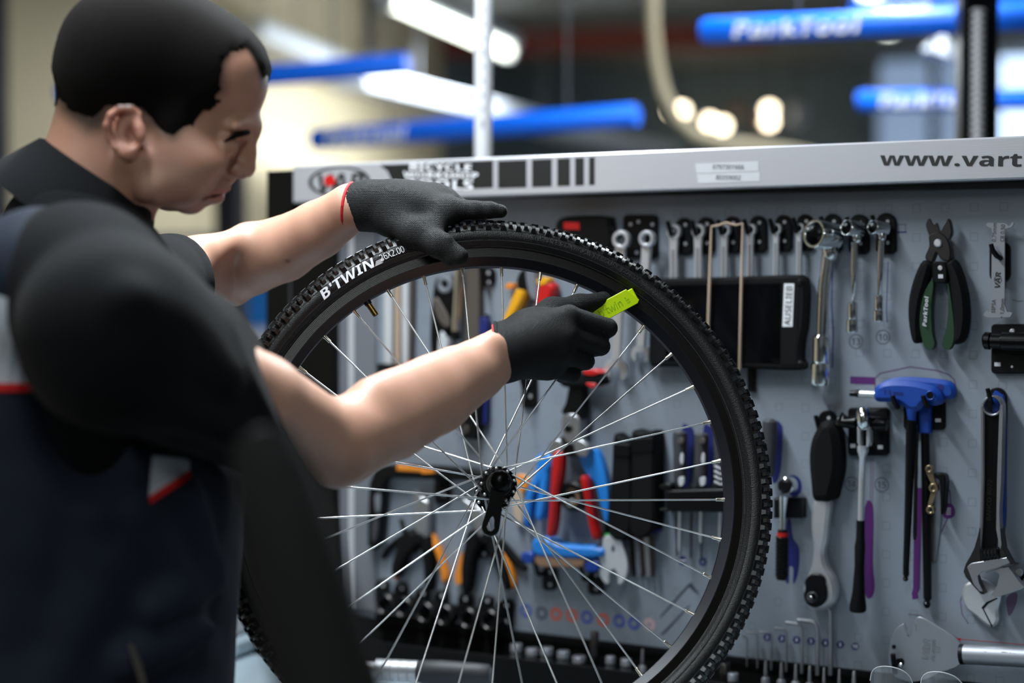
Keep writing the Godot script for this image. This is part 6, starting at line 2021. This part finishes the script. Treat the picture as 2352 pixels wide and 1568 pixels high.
	mb.tube([Vector3(0, 0, 0), Vector3(0, 0.03, 0)], [0.012, 0.01], 14)
	put("socket", mb.mesh(), M.mid_grey, refl)
	mb = MB.new()
	mb.tube([Vector3(0, 0.03, 0), refl.transform.basis.inverse() * Vector3(0, 2.82 - rp.y, 0)], [0.003, 0.003], 6)
	put("cord", mb.mesh(), M.dark_grey, refl)

func white_trunk(label: String, a: Vector3, b: Vector3) -> void:
	var t := thing("cable_trunking", label, "trunking", room, "white trunking")
	var mb := MB.new()
	var d := (b - a).normalized()
	var u := Vector3.UP
	var x := d.cross(u).normalized()
	mb.box(Transform3D(Basis(x, x.cross(-d).normalized(), -d), (a + b) / 2), Vector3(0.16, 0.07, (b - a).length()), 0.004)
	put("duct", mb.mesh(), M.white_paint, t)
	for k in 3:
		var p := a.lerp(b, 0.15 + 0.35 * k)
		mb = MB.new()
		mb.tube([p, Vector3(p.x, 2.83, p.z)], [0.004, 0.004], 6)
		put("hanger", mb.mesh(), M.mid_grey, t)

# ------------------------------------------------------------------ the mechanic
const HD := 1.93                 # depth of the head
var HS := HD / F                 # metres per pixel there
var hx := Vector3.RIGHT
var hy := Vector3.UP
var hz := Vector3.BACK
var ho := Vector3.ZERO
var hair_side := PackedVector2Array()
var hair_mid := PackedVector2Array()

# a point of the head: profile pixel, and metres out from the middle of the face towards the camera
func hd(x: float, y: float, z := 0.0) -> Vector3:
	var p := px(x, y, HD - absf(z))
	return p - hz * (2.0 * absf(z)) if z < 0.0 else p

func hflat(p: Vector3) -> Vector3:
	var z := (p - EYE).dot(hz) + HD
	var q := look.inverse() * ((p - hz * (2.0 * z) if z < 0.0 else p) - EYE)
	return Vector3(CX - q.x / q.z * F, CY + q.y / q.z * F, z)

func edge_dist(p: Vector2, poly: PackedVector2Array) -> float:
	var d := 1e9
	for k in poly.size():
		d = minf(d, p.distance_to(Geometry2D.get_closest_point_to_segment(p, poly[k], poly[(k + 1) % poly.size()])))
	return d if Geometry2D.is_point_in_polygon(p, poly) else -d

# how far inside the hair a point lies, in pixels (negative: bare skin)
func hair_at(p: Vector3) -> float:
	var f := hflat(p)
	if f.y > 330.0 or f.x < 60.0:
		return -50.0
	var a := edge_dist(Vector2(f.x, f.y), hair_side)
	var w := smoothstep(0.020, 0.042, absf(f.z))
	if w < 0.99 and f.x > 450.0:
		a = lerpf(edge_dist(Vector2(f.x, f.y), hair_mid), a, w)
	return a

const SKIN := Color(0.52, 0.285, 0.20)
func skin_paint(p: Vector3) -> Color:
	var c := SKIN
	var f := hflat(p)
	if f.x > 90.0 and f.x < 640.0 and f.y < 560.0 and absf(f.z) < 0.13:
		c = Color(0.44, 0.225, 0.155)
		var h := hair_at(p)
		if f.y > 380.0 or f.x < 420.0:
			# shaved beard along the jaw
			var jaw := smoothstep(0.0, 70.0, f.y - 330.0 - (420.0 - f.x) * 0.15) * smoothstep(300.0, 340.0, f.x)
			c = c.lerp(Color(0.36, 0.225, 0.185), 0.45 * clampf(jaw, 0.0, 1.0))
		var lip := minf(Vector2((f.x - 495.0) / 32.0, (f.y - 445.0) / 14.0).length(), 5.0)
		if absf(f.z) < 0.03 and f.x > 466.0:
			c = c.lerp(Color(0.48, 0.17, 0.15), 0.75 * (1.0 - smoothstep(0.75, 1.15, lip)))
		if absf(f.z) > 0.062 and f.x > 235.0 and f.x < 350.0 and f.y > 240.0 and f.y < 360.0:
			c = c.lerp(Color(0.56, 0.25, 0.19), 0.6)
		c = c.lerp(Color(0.05, 0.035, 0.03), 0.92 * smoothstep(-34.0, 10.0, h) if not (absf(f.z) > 0.07 and f.y > 246.0) else 0.0)
	else:
		var n := sin(p.x * 61.0 + p.y * 37.0) * sin(p.y * 53.0 - p.z * 47.0)
		c = c.lerp(Color(0.60, 0.31, 0.235), 0.12 + 0.12 * n)
		for m in moles:
			if p.distance_to(m) < 0.0075:
				c = c.lerp(Color(0.2, 0.09, 0.06), 1.0 - smoothstep(0.002, 0.005, p.distance_to(m)))
	return c

var moles := []

func chain(b: Blob, pts: Array, radii: Array, k := 0.012) -> void:
	for i in pts.size() - 1:
		b.bone(pts[i], pts[i + 1], radii[i], radii[i + 1], k)

func person() -> void:
	hx = look.x
	hy = look.y
	hz = look.z
	ho = px(380, 250, HD)
	var a := [100, -80, 620, -80, 604, 60, 562, 104, 536, 108, 512, 133, 503, 204, 462, 230, 440, 238, 396, 306, 378, 304, 360, 284, 347, 262, 306, 246, 245, 250, 226, 290, 204, 292, 178, 272, 150, 250, 100, 150]
	for k in range(0, a.size(), 2):
		hair_side.append(Vector2(a[k], a[k + 1]))
	var b := [100, -80, 660, -80, 640, 150, 607, 184, 588, 190, 540, 178, 503, 204, 462, 230, 440, 238, 100, 250]
	for k in range(0, b.size(), 2):
		hair_mid.append(Vector2(b[k], b[k + 1]))
	var base := px(230, 1100, 1.86)
	var man := thing("person", "man in dark polo shirt and navy vest bending over the wheel with gloved hands", "person", Transform3D(Basis(), Vector3(base.x, 0, base.z)))
	moles = [px(1097, 831, 1.999), px(1129, 846, 2.014), px(905, 962, 1.888), px(659, 601, 2.204), px(605, 575, 2.232)]
	var body := MB.new()
	head_mesh(body)
	arms_mesh(body)
	put_at("body", body, M.skin, man, true)
	hair_mesh(man)
	clothes(man)
	near_glove(man)
	far_glove(man)
	# legs stand below the picture, in dark work trousers
	var legs := MB.new()
	var lb := Blob.new()
	for s in [-1.0, 1.0]:
		var hip := man.position + Vector3(-0.02, 0.92, 0.09 * s)
		lb.bone(hip, man.position + Vector3(0.02, 0.5, 0.11 * s), 0.085, 0.062, 0.03)
		lb.bone(man.position + Vector3(0.02, 0.5, 0.11 * s), man.position + Vector3(-0.03, 0.1, 0.12 * s), 0.062, 0.05, 0.03)
	lb.mesh(legs, 0.014)
	put_at("trousers", legs, M.vest_cloth, man)
	var shoes := MB.new()
	for s in [-1.0, 1.0]:
		var p := man.position + Vector3(-0.03, 0.05, 0.12 * s)
		shoes.ball(p + Vector3(0.05, -0.005, 0), Vector3(0.14, 0.045, 0.048), 18)
	put_at("shoes", shoes, M.black_matte, man)

# adds a mesh given in world coordinates under a thing that stands at its base
func put_at(called: String, mb: MB, m: Material, parent: Node3D, colours := false) -> MeshInstance3D:
	var inv := parent.transform.affine_inverse()
	for k in mb.v.size():
		mb.v[k] = inv * mb.v[k]
		mb.n[k] = inv.basis * mb.n[k]
	return put(called, mb.mesh(colours), m, parent)

func hb(deg: float) -> Basis:
	return Basis(hx, hy, hz) * Basis(Vector3.BACK, deg_to_rad(deg))

func skull(b: Blob, grow := 0.0) -> void:
	b.egg(hd(374, 140), Vector3(0.1000 + grow, 0.0735 + grow, 0.0755 + grow), hb(-20), 0.02)
	b.egg(hd(262, 182), Vector3(0.047 + grow, 0.062 + grow, 0.066 + grow), hb(0), 0.04)
	b.egg(hd(500, 190), Vector3(0.049 + grow, 0.052 + grow, 0.062 + grow), hb(-20), 0.03)

func head_mesh(mb: MB) -> void:
	var b := Blob.new()
	skull(b)
	# face mass, brow, cheeks, jaw and chin
	b.egg(hd(440, 310), Vector3(0.046, 0.070, 0.058), hb(-32), 0.014)
	b.egg(hd(503, 345), Vector3(0.022, 0.060, 0.038), hb(-32), 0.012)
	b.egg(hd(400, 345), Vector3(0.045, 0.06, 0.060), hb(-30), 0.016)
	for s in [-1.0, 1.0]:
		b.bone(hd(568, 292, 0.0), hd(540, 302, 0.040 * s), 0.0115, 0.010, 0.014)
		b.egg(hd(468, 360, 0.043 * s), Vector3(0.026, 0.019, 0.016), hb(-30), 0.014)
		b.bone(hd(318, 372, 0.056 * s), hd(348, 432, 0.047 * s), 0.014, 0.013, 0.018)
		b.bone(hd(348, 432, 0.047 * s), hd(428, 454, 0.013 * s), 0.013, 0.013, 0.016)
		b.egg(hd(420, 396, 0.036 * s), Vector3(0.034, 0.030, 0.022), hb(-30), 0.016)
	b.egg(hd(432, 455), Vector3(0.0165, 0.0135, 0.020), hb(-30), 0.012)
	# eye hollows, lids
	for s in [-1.0, 1.0]:
		b.egg(hd(552, 331, 0.036 * s), Vector3(0.014, 0.0095, 0.016), hb(-30), 0.018, true)
		b.egg(hd(522, 336, 0.034 * s), Vector3(0.0118, 0.0118, 0.0128), hb(0), 0.008)
	# nose
	b.bone(hd(561, 312), hd(567, 350), 0.0085, 0.0088, 0.012)
	b.bone(hd(567, 350), hd(564, 383), 0.0088, 0.0108, 0.008)
	b.bone(hd(556, 384), hd(534, 396), 0.0095, 0.007, 0.008)
	for s in [-1.0, 1.0]:
		b.egg(hd(541, 389, 0.0125 * s), Vector3(0.0098, 0.0078, 0.0062), hb(-35), 0.006)
		b.egg(hd(546, 401, 0.0070 * s), Vector3(0.0048, 0.0035, 0.0032), hb(-20), 0.003, true)
	# mouth
	b.egg(hd(480, 426), Vector3(0.0185, 0.019, 0.0235), hb(-30), 0.009)
	for s in [-1.0, 1.0]:
		b.bone(hd(516, 427, 0.0), hd(474, 447, 0.0225 * s), 0.0060, 0.0040, 0.005)
		b.bone(hd(498, 452, 0.0), hd(470, 453, 0.0205 * s), 0.0064, 0.0040, 0.005)
		b.bone(hd(520, 441, 0.0), hd(466, 452, 0.0275 * s), 0.0016, 0.0020, 0.003, true)
	# neck with its tendon
	b.bone(hd(292, 250), hd(208, 460), 0.0535, 0.054, 0.03)
	b.bone(hd(250, 290), hd(168, 500), 0.050, 0.053, 0.03)
	for s in [-1.0, 1.0]:
		b.bone(hd(292, 365, 0.050 * s), hd(292, 505, 0.020 * s), 0.011, 0.010, 0.012)
	b.egg(hd(322, 500), Vector3(0.012, 0.010, 0.010), hb(0), 0.02)
	# ears
	for s in [-1.0, 1.0]:
		b.egg(hd(294, 302, 0.0715 * s), Vector3(0.019, 0.0245, 0.0075), hb(8) * Basis(Vector3.UP, -0.35 * s), 0.006)
		var rim := [[318, 262], [300, 250], [276, 250], [256, 264], [247, 288], [252, 316], [266, 338], [284, 352]]
		for k in rim.size() - 1:
			var o := 0.0815 if k < 5 else 0.077
			b.bone(hd(rim[k][0], rim[k][1], (0.0745 + 0.008 * sin(PI * minf(k, 5) / 5.0)) * s), hd(rim[k + 1][0], rim[k + 1][1], (0.0745 + 0.008 * sin(PI * minf(k + 1, 5) / 5.0)) * s), 0.0042, 0.0042, 0.004)
		b.egg(hd(292, 350, 0.0735 * s), Vector3(0.0085, 0.0085, 0.005), hb(0), 0.006)
		b.egg(hd(299, 310, 0.084 * s), Vector3(0.0085, 0.0125, 0.014), hb(12), 0.004, true)
		b.egg(hd(282, 284, 0.086 * s), Vector3(0.0085, 0.0105, 0.0085), hb(30), 0.004, true)
		b.bone(hd(318, 296, 0.0755 * s), hd(322, 312, 0.0755 * s), 0.0055, 0.0055, 0.004)
	b.paint = skin_paint
	b.mesh(mb, 0.0034)

func arms_mesh(mb: MB) -> void:
	var b := Blob.new()
	# near (right) arm
	chain(b, [px(420, 838, 1.72), px(590, 922, 1.79), px(728, 1003, 1.86)], [0.048, 0.047, 0.0425], 0.006)
	chain(b, [px(728, 1003, 1.86), px(800, 1006, 1.88), px(900, 962, 1.93), px(1000, 910, 1.98), px(1090, 852, 2.03), px(1152, 812, 2.062), px(1215, 790, 2.08)], [0.041, 0.0425, 0.0430, 0.0405, 0.0335, 0.0285, 0.027], 0.006)
	b.egg(px(770, 1075, 1.885), Vector3(0.018, 0.016, 0.02), look, 0.03)
	b.bone(px(1130, 790, 2.03), px(1158, 800, 2.045), 0.010, 0.009, 0.02)
	b.bone(px(860, 905, 1.90), px(1040, 838, 2.0), 0.014, 0.010, 0.03)
	b.paint = skin_paint
	b.mesh(mb, 0.0045)
	# far (left) arm
	b = Blob.new()
	chain(b, [px(330, 640, 2.05), px(420, 625, 2.2), px(512, 622, 2.29)], [0.042, 0.0395, 0.039], 0.006)
	chain(b, [px(512, 622, 2.29), px(570, 604, 2.275), px(650, 572, 2.245), px(730, 528, 2.215), px(806, 478, 2.185), px(860, 470, 2.18)], [0.039, 0.0405, 0.0395, 0.0345, 0.0285, 0.027], 0.006)
	b.egg(px(540, 672, 2.30), Vector3(0.014, 0.012, 0.016), look, 0.025)
	b.bone(px(560, 545, 2.24), px(480, 575, 2.2), 0.014, 0.016, 0.03)
	b.paint = skin_paint
	b.mesh(mb, 0.0045)
	# trunk under the clothes
	b = Blob.new()
	b.egg(px(205, 1010, 1.86), Vector3(0.10, 0.16, 0.12), look, 0.03)
	b.bone(px(190, 700, 1.70), px(330, 670, 2.03), 0.045, 0.042, 0.03)
	b.bone(px(180, 500, 1.91), px(205, 800, 1.87), 0.043, 0.06, 0.03)
	b.paint = func(_p): return SKIN
	b.mesh(mb, 0.014)

func hair_mesh(man: Node3D) -> void:
	var b := Blob.new()
	skull(b, 0.0055)
	b.bone(hd(250, 235), hd(225, 285), 0.058, 0.0545, 0.03)
	b.egg(hd(400, 345), Vector3(0.047, 0.062, 0.062), hb(-30), 0.03)
	b.egg(hd(462, 318), Vector3(0.052, 0.075, 0.059), hb(-32), 0.03)
	var mb := MB.new()
	b.mesh(mb, 0.0036)
	# the shell sinks under the skin past the hairline
	var keep := PackedByteArray()
	keep.resize(mb.v.size())
	var noise := FastNoiseLite.new()
	noise.seed = 4
	noise.frequency = 130.0
	for k in mb.v.size():
		var h := hair_at(mb.v[k])
		var f := hflat(mb.v[k])
		h += 7.0 * noise.get_noise_3dv(mb.v[k])
		keep[k] = 1 if h > -34.0 else 0
		mb.v[k] -= mb.n[k] * (0.0085 * (1.0 - smoothstep(-22.0, 24.0, h)))
		mb.v[k] += mb.n[k] * 0.0007 * noise.get_noise_3dv(mb.v[k] * 5.0)
	var ix := PackedInt32Array()
	for k in range(0, mb.ix.size(), 3):
		if keep[mb.ix[k]] and keep[mb.ix[k + 1]] and keep[mb.ix[k + 2]]:
			ix.append_array([mb.ix[k], mb.ix[k + 1], mb.ix[k + 2]])
	mb.ix = ix
	put_at("hair", mb, M.hair, man)
	# brows and lash lines
	for s in [1.0, -1.0]:
		mb = MB.new()
		mb.tube([hd(578, 302, 0.012 * s), hd(566, 303, 0.026 * s), hd(543, 310, 0.0400 * s), hd(514, 325, 0.0500 * s)], [0.0014, 0.0034, 0.0032, 0.0010], 10)
		put_at("eyebrow", mb, M.hair, man)
		mb = MB.new()
		mb.tube([hd(545, 335, 0.026 * s), hd(532, 341, 0.0400 * s), hd(508, 342, 0.0465 * s)], [0.0008, 0.0016, 0.0008], 8)
		put_at("eyelashes", mb, M.hair, man)

func clothes(man: Node3D) -> void:
	# polo shirt: trunk, both sleeves, yoke
	var b := Blob.new()
	b.egg(px(205, 1010, 1.86), Vector3(0.135, 0.20, 0.165), look, 0.05)
	b.bone(px(165, 660, 1.70), px(310, 655, 2.02), 0.072, 0.058, 0.04)
	b.bone(px(128, 540, 1.885), px(190, 700, 1.86), 0.058, 0.08, 0.04)
	b.bone(px(225, 575, 1.90), px(240, 700, 1.88), 0.05, 0.07, 0.04)
	chain(b, [px(265, 768, 1.63), px(430, 848, 1.72), px(655, 962, 1.82), px(760, 1015, 1.86)], [0.076, 0.073, 0.066, 0.066], 0.012)
	# open sleeve ends: the arm comes out of a hollow cuff
	b.plane(px(668, 962, 1.82), look * Vector3(-0.94, -0.34, 0.0), 0.004)
	b.bone(px(215, 668, 1.70), px(265, 768, 1.63), 0.068, 0.074, 0.05)
	# folds
	b.bone(px(300, 690, 1.56), px(520, 870, 1.66), 0.010, 0.008, 0.03)
	b.bone(px(330, 900, 1.60), px(560, 1010, 1.70), 0.008, 0.008, 0.03)
	var mb := MB.new()
	b.mesh(mb, 0.0065)
	b = Blob.new()
	chain(b, [px(290, 655, 2.02), px(392, 640, 2.17), px(445, 634, 2.23)], [0.060, 0.051, 0.050], 0.012)
	b.plane(px(432, 618, 2.19), px(360, 652, 2.10) - px(450, 620, 2.15), 0.004)
	b.mesh(mb, 0.005)
	put_at("polo_shirt", mb, M.polo_cloth, man)
	# collar round the neck
	var up := (hd(290, 270) - hd(180, 480)).normalized()
	var zz := hz
	var xx := up.cross(zz).normalized()
	zz = xx.cross(up).normalized()
	mb = MB.new()
	mb.revolve([Vector2(0.0560, -0.02), Vector2(0.0575, 0.022), Vector2(0.0610, 0.0265), Vector2(0.0670, 0.024), Vector2(0.094, -0.030), Vector2(0.096, -0.036), Vector2(0.075, -0.036)], 56)
	var ct := Transform3D(Basis(xx, zz, up).orthonormalized(), hd(196, 447))
	if ct.basis.determinant() < 0:
		ct.basis = Basis(-xx, zz, up)
	ct.basis = Basis(hz, deg_to_rad(-6)) * ct.basis
	for k in mb.v.size():
		mb.v[k] = ct * (mb.v[k] * Vector3(1.06, 1.0, 1.0))
		mb.n[k] = ct.basis * mb.n[k]
	put_at("collar", mb, M.polo_cloth, man)
	# vest: over the trunk, cut away round the arm; reflective panels edged in red
	b = Blob.new()
	b.egg(px(198, 1010, 1.86), Vector3(0.150, 0.215, 0.182), look, 0.05)
	b.egg(px(205, 1480, 1.87), Vector3(0.148, 0.30, 0.172), look, 0.08)
	# folds falling from the armhole and across the waist
	for q in [[120, 1190, 30, 1440, 0.016], [215, 1190, 190, 1420, 0.015], [330, 1180, 420, 1330, 0.013], [250, 1300, 130, 1560, 0.015], [360, 1400, 500, 1340, 0.012], [300, 1520, 480, 1450, 0.013], [40, 960, 20, 1150, 0.014], [430, 1130, 490, 1290, 0.012]]:
		var u: float = sqrt(maxf(0.05, 1.0 - pow((q[0] - 205.0) / 360.0, 2.0)))
		var w: float = sqrt(maxf(0.05, 1.0 - pow((q[2] - 205.0) / 360.0, 2.0)))
		b.bone(px(q[0], q[1], 1.868 - 0.166 * u), px(q[2], q[3], 1.87 - 0.166 * w), q[4], q[4] * 0.5, 0.03)
	b.bone(px(100, 668, 1.71), px(170, 660, 1.98), 0.079, 0.066, 0.05)
	b.egg(px(225, 880, 1.66), Vector3(0.072, 0.115, 0.07), look, 0.02, true)
	b.bone(px(330, 790, 1.66), px(640, 955, 1.80), 0.084, 0.084, 0.02, true)
	b.egg(px(210, 470, 1.91), Vector3(0.085, 0.05, 0.085), hb(-25), 0.02, true)
	mb = MB.new()
	b.mesh(mb, 0.0055)
	var vest := put_at("vest", mb, M.vest_cloth, man)
	var zp := MB.new()
	zp.tube([px(300, 1478, 1.685), px(318, 1530, 1.688), px(332, 1580, 1.69)], [0.002, 0.0036, 0.003], 8)
	put_in("zip_pull", zp, M.brown_grey, vest)
	# reflective panels and their red piping lie on the cloth
	panel(b, vest, "reflective_panel", [-260, 600, 118, 716, 92, 880, -260, 880], M.reflective_cloth, 0.0016)
	panel(b, vest, "reflective_panel", [350, 1046, 436, 1052, 436, 1080, 342, 1141], M.reflective_cloth, 0.0016)
	panel(b, vest, "red_piping", [-260, 880, 92, 880, 90, 899, -260, 899], M.piping_red, 0.003)
	panel(b, vest, "red_piping", [342, 1140, 436, 1079, 440, 1096, 345, 1157], M.piping_red, 0.003)
	# red tab and grey patch on the shoulder's far side
	mb = MB.new()
	mb.tube([px(372, 628, 1.615), px(390, 640, 1.615), px(402, 660, 1.62)], [0.0022, 0.003, 0.0022], 8)
	put_at("shoulder_piping", mb, M.piping_red, man)

# where the sight line through a pixel first meets a blob
func struck(b: Blob, list: PackedInt32Array, x: float, y: float) -> Vector3:
	var d := (px(x, y, 1.0) - EYE)
	var t := 1.2
	for k in 60:
		var e := b.at(EYE + d * t, list)
		if e < 0.0004:
			break
		t += e * 0.8
		if t > 2.0:
			return Vector3.INF
	return EYE + d * t

# a patch of cloth with four corners (pixels) laid on a blob
func panel(b: Blob, parent: Node3D, called: String, c: Array, m: Material, lift: float) -> void:
	var list := PackedInt32Array(range(b.kind.size()))
	var n := 14
	var pts := []
	for j in n + 1:
		for i in n + 1:
			var u := float(i) / n
			var v := float(j) / n
			var x: float = lerpf(lerpf(c[0], c[2], u), lerpf(c[6], c[4], u), v)
			var y: float = lerpf(lerpf(c[1], c[3], u), lerpf(c[7], c[5], u), v)
			pts.append(struck(b, list, x, y))
	var mb := MB.new()
	for j in n:
		for i in n:
			var a: Vector3 = pts[j * (n + 1) + i]
			var d: Vector3 = pts[j * (n + 1) + i + 1]
			var e: Vector3 = pts[(j + 1) * (n + 1) + i + 1]
			var f: Vector3 = pts[(j + 1) * (n + 1) + i]
			if not (a + d + e + f).is_finite() or maxf(a.distance_to(e), d.distance_to(f)) > 0.12:
				continue
			var up := (EYE - a).normalized() * lift
			mb.face(a + up, d + up, e + up, f + up, up)
			for q in [[a, d], [d, e], [e, f], [f, a]]:
				mb.face(q[0] + up, q[1] + up, q[1] - up, q[0] - up, hy)
	put_in(called, mb, m, parent)

func glove_hem(mb: MB, at: Vector3, axis: Vector3, r: float, t: float, flat := 1.0) -> void:
	var x := axis.cross(Vector3.UP).normalized()
	var y := axis.cross(x).normalized()
	var pts := []
	var rr := []
	for k in 33:
		var a := TAU * k / 32.0
		pts.append(at + x * cos(a) * r * flat + y * sin(a) * r)
		rr.append(t)
	mb.tube(pts, rr, 8, false, 1.0, axis)

func near_glove(man: Node3D) -> void:
	var b := Blob.new()
	var wrist := px(1166, 806, 2.066)
	# cuff and the back of the hand
	chain(b, [px(1120, 818, 2.052), px(1160, 808, 2.062), px(1215, 790, 2.075)], [0.0355, 0.0340, 0.034], 0.006)
	b.plane(px(1143, 810, 2.06), look * Vector3(1, 0.10, 0.0), 0.002)
	b.egg(px(1240, 785, 2.083), Vector3(0.043, 0.040, 0.021), look * Basis(Vector3.BACK, -0.25), 0.015)
	var mcp := [px(1306, 727, 2.078), px(1302, 770, 2.070), px(1286, 811, 2.072), px(1262, 845, 2.082)]
	var pip := [px(1396, 753, 2.098), px(1380, 795, 2.096), px(1345, 829, 2.096), px(1315, 859, 2.102)]
	var dip := [px(1378, 768, 2.131), px(1355, 803, 2.132), px(1320, 833, 2.131), px(1292, 860, 2.132)]
	var tip := [px(1336, 764, 2.142), px(1312, 794, 2.140), px(1284, 822, 2.138), px(1262, 846, 2.137)]
	for k in 4:
		b.bone(wrist.lerp(mcp[k], 0.25), mcp[k], 0.019, [0.0140, 0.0135, 0.0130, 0.0125][k], 0.012)
	b.egg(px(1240, 800, 2.11), Vector3(0.035, 0.03, 0.02), look, 0.015)
	# thumb, straight along the lever behind it
	chain(b, [px(1205, 770, 2.095), px(1268, 716, 2.112), px(1330, 703, 2.135), px(1386, 688, 2.152)], [0.022, 0.0155, 0.0125, 0.0098], 0.010)
	for k in 4:
		b.bone(mcp[k], pip[k], [0.0128, 0.0120, 0.0116, 0.0110][k], [0.0112, 0.0108, 0.0104, 0.0096][k], 0.0025)
		b.bone(pip[k], dip[k], [0.0112, 0.0108, 0.0104, 0.0096][k], 0.0095, 0.002)
		b.bone(dip[k], tip[k], 0.0095, 0.0088, 0.002)
	var mb := MB.new()
	b.mesh(mb, 0.0026)
	var g := put_at("glove", mb, M.glove_knit, man)
	g.set_meta("label", "black knitted glove gripping the tyre lever")
	mb = MB.new()
	var ax := (look * Vector3(1, 0.10, 0.0)).normalized()
	glove_hem(mb, px(1144, 811, 2.058), ax, 0.0345, 0.0024, 1.0)
	put_in("cuff_roll", mb, M.glove_knit, g)
	mb = MB.new()
	glove_hem(mb, px(1139, 813, 2.057), ax, 0.0325, 0.0016)
	put_in("cuff_lining", mb, M.glove_cuff_red, g)

func far_glove(man: Node3D) -> void:
	var b := Blob.new()
	var wrist := px(840, 474, 2.182)
	chain(b, [px(770, 486, 2.19), px(812, 475, 2.185), px(850, 472, 2.182), px(900, 474, 2.180)], [0.0285, 0.0285, 0.0300, 0.0290], 0.006)
	b.plane(px(806, 476, 2.185), look * Vector3(1, -0.12, 0.25), 0.002)
	b.egg(px(930, 480, 2.185), Vector3(0.048, 0.029, 0.036), look * Basis(Vector3.BACK, -0.05), 0.015)
	b.bone(px(900, 468, 2.185), px(1000, 452, 2.195), 0.020, 0.015, 0.02)
	var mcp := [px(1030, 480, 2.166), px(1024, 462, 2.190), px(1005, 456, 2.214), px(980, 460, 2.236)]
	var pip := [px(1092, 482, 2.160), px(1082, 488, 2.196), px(1062, 486, 2.226), px(1030, 490, 2.250)]
	var dip := [px(1124, 482, 2.160), px(1102, 506, 2.212), px(1080, 514, 2.244), px(1046, 516, 2.258)]
	var tip := [px(1150, 485, 2.162), px(1106, 528, 2.228), px(1086, 536, 2.252), px(1052, 536, 2.262)]
	for k in 4:
		b.bone(wrist.lerp(mcp[k], 0.4), mcp[k], 0.019, [0.0145, 0.0140, 0.0135, 0.0125][k], 0.016)
	for k in 4:
		b.bone(mcp[k], pip[k], [0.0135, 0.0130, 0.0125, 0.0115][k], [0.0108, 0.0108, 0.0102, 0.0095][k], 0.008)
		b.bone(pip[k], dip[k], [0.0108, 0.0105, 0.0100, 0.0092][k], [0.0100, 0.0095, 0.009, 0.0085][k], 0.003)
		b.bone(dip[k], tip[k], [0.0100, 0.0095, 0.009, 0.0085][k], [0.0082, 0.008, 0.008, 0.0075][k], 0.003)
	# thumb comes down the near side of the tyre
	chain(b, [px(900, 505, 2.165), px(952, 536, 2.138), px(1008, 562, 2.122), px(1054, 588, 2.118)], [0.021, 0.0172, 0.0135, 0.0112], 0.012)
	b.bone(px(1000, 520, 2.150), px(1018, 500, 2.158), 0.014, 0.013, 0.02)
	b.bone(px(1022, 556, 2.118), px(1034, 592, 2.120), 0.0108, 0.0108, 0.002, false)
	var mb := MB.new()
	b.mesh(mb, 0.0026)
	var g := put_at("glove", mb, M.glove_knit, man)
	g.set_meta("label", "black knitted glove lying on top of the tyre")
	mb = MB.new()
	var ax := (look * Vector3(1, -0.12, 0.25)).normalized()
	glove_hem(mb, px(805, 476, 2.185), ax, 0.0288, 0.0022)
	put_in("cuff_edge", mb, M.glove_cuff_red, g)

# a sub-part given in world coordinates, under a part that has the thing's own axes
func put_in(called: String, mb: MB, m: Material, part: Node3D) -> MeshInstance3D:
	var inv: Transform3D = (part.get_parent() as Node3D).transform.affine_inverse()
	for k in mb.v.size():
		mb.v[k] = inv * mb.v[k]
		mb.n[k] = inv.basis * mb.n[k]
	return put(called, mb.mesh(), m, part)

# ------------------------------------------------------------------ an unidentified dark blur close to the camera, built as a padded bar
func foreground() -> void:
	var a := px(596, 985, 1.20)
	var b := px(790, 1690, 1.12)
	var y := (a - b).normalized()
	var z := (EYE - b).normalized()
	z = (z - y * y.dot(z)).normalized()
	var t := thing("dark_shape", "unidentified dark blurred shape close to the camera, over the lower left of the wheel", "bar", Transform3D(Basis(y.cross(z), y, z), b))
	var L := (a - b).length()
	var mb := MB.new()
	mb.tube([Vector3(0, 0, 0), Vector3(0, L * 0.4, 0), Vector3(0, L * 0.8, 0), Vector3(0, L * 0.96, 0), Vector3(0, L, 0)], [0.034, 0.031, 0.0265, 0.020, 0.004], 32)
	put("padding", mb.mesh(), M.foam_black, t)
	mb = MB.new()
	mb.tube([Vector3(0, -0.3, 0), Vector3(0, 0.02, 0)], [0.016, 0.016], 20)
	put("core_tube", mb.mesh(), M.black_steel, t)
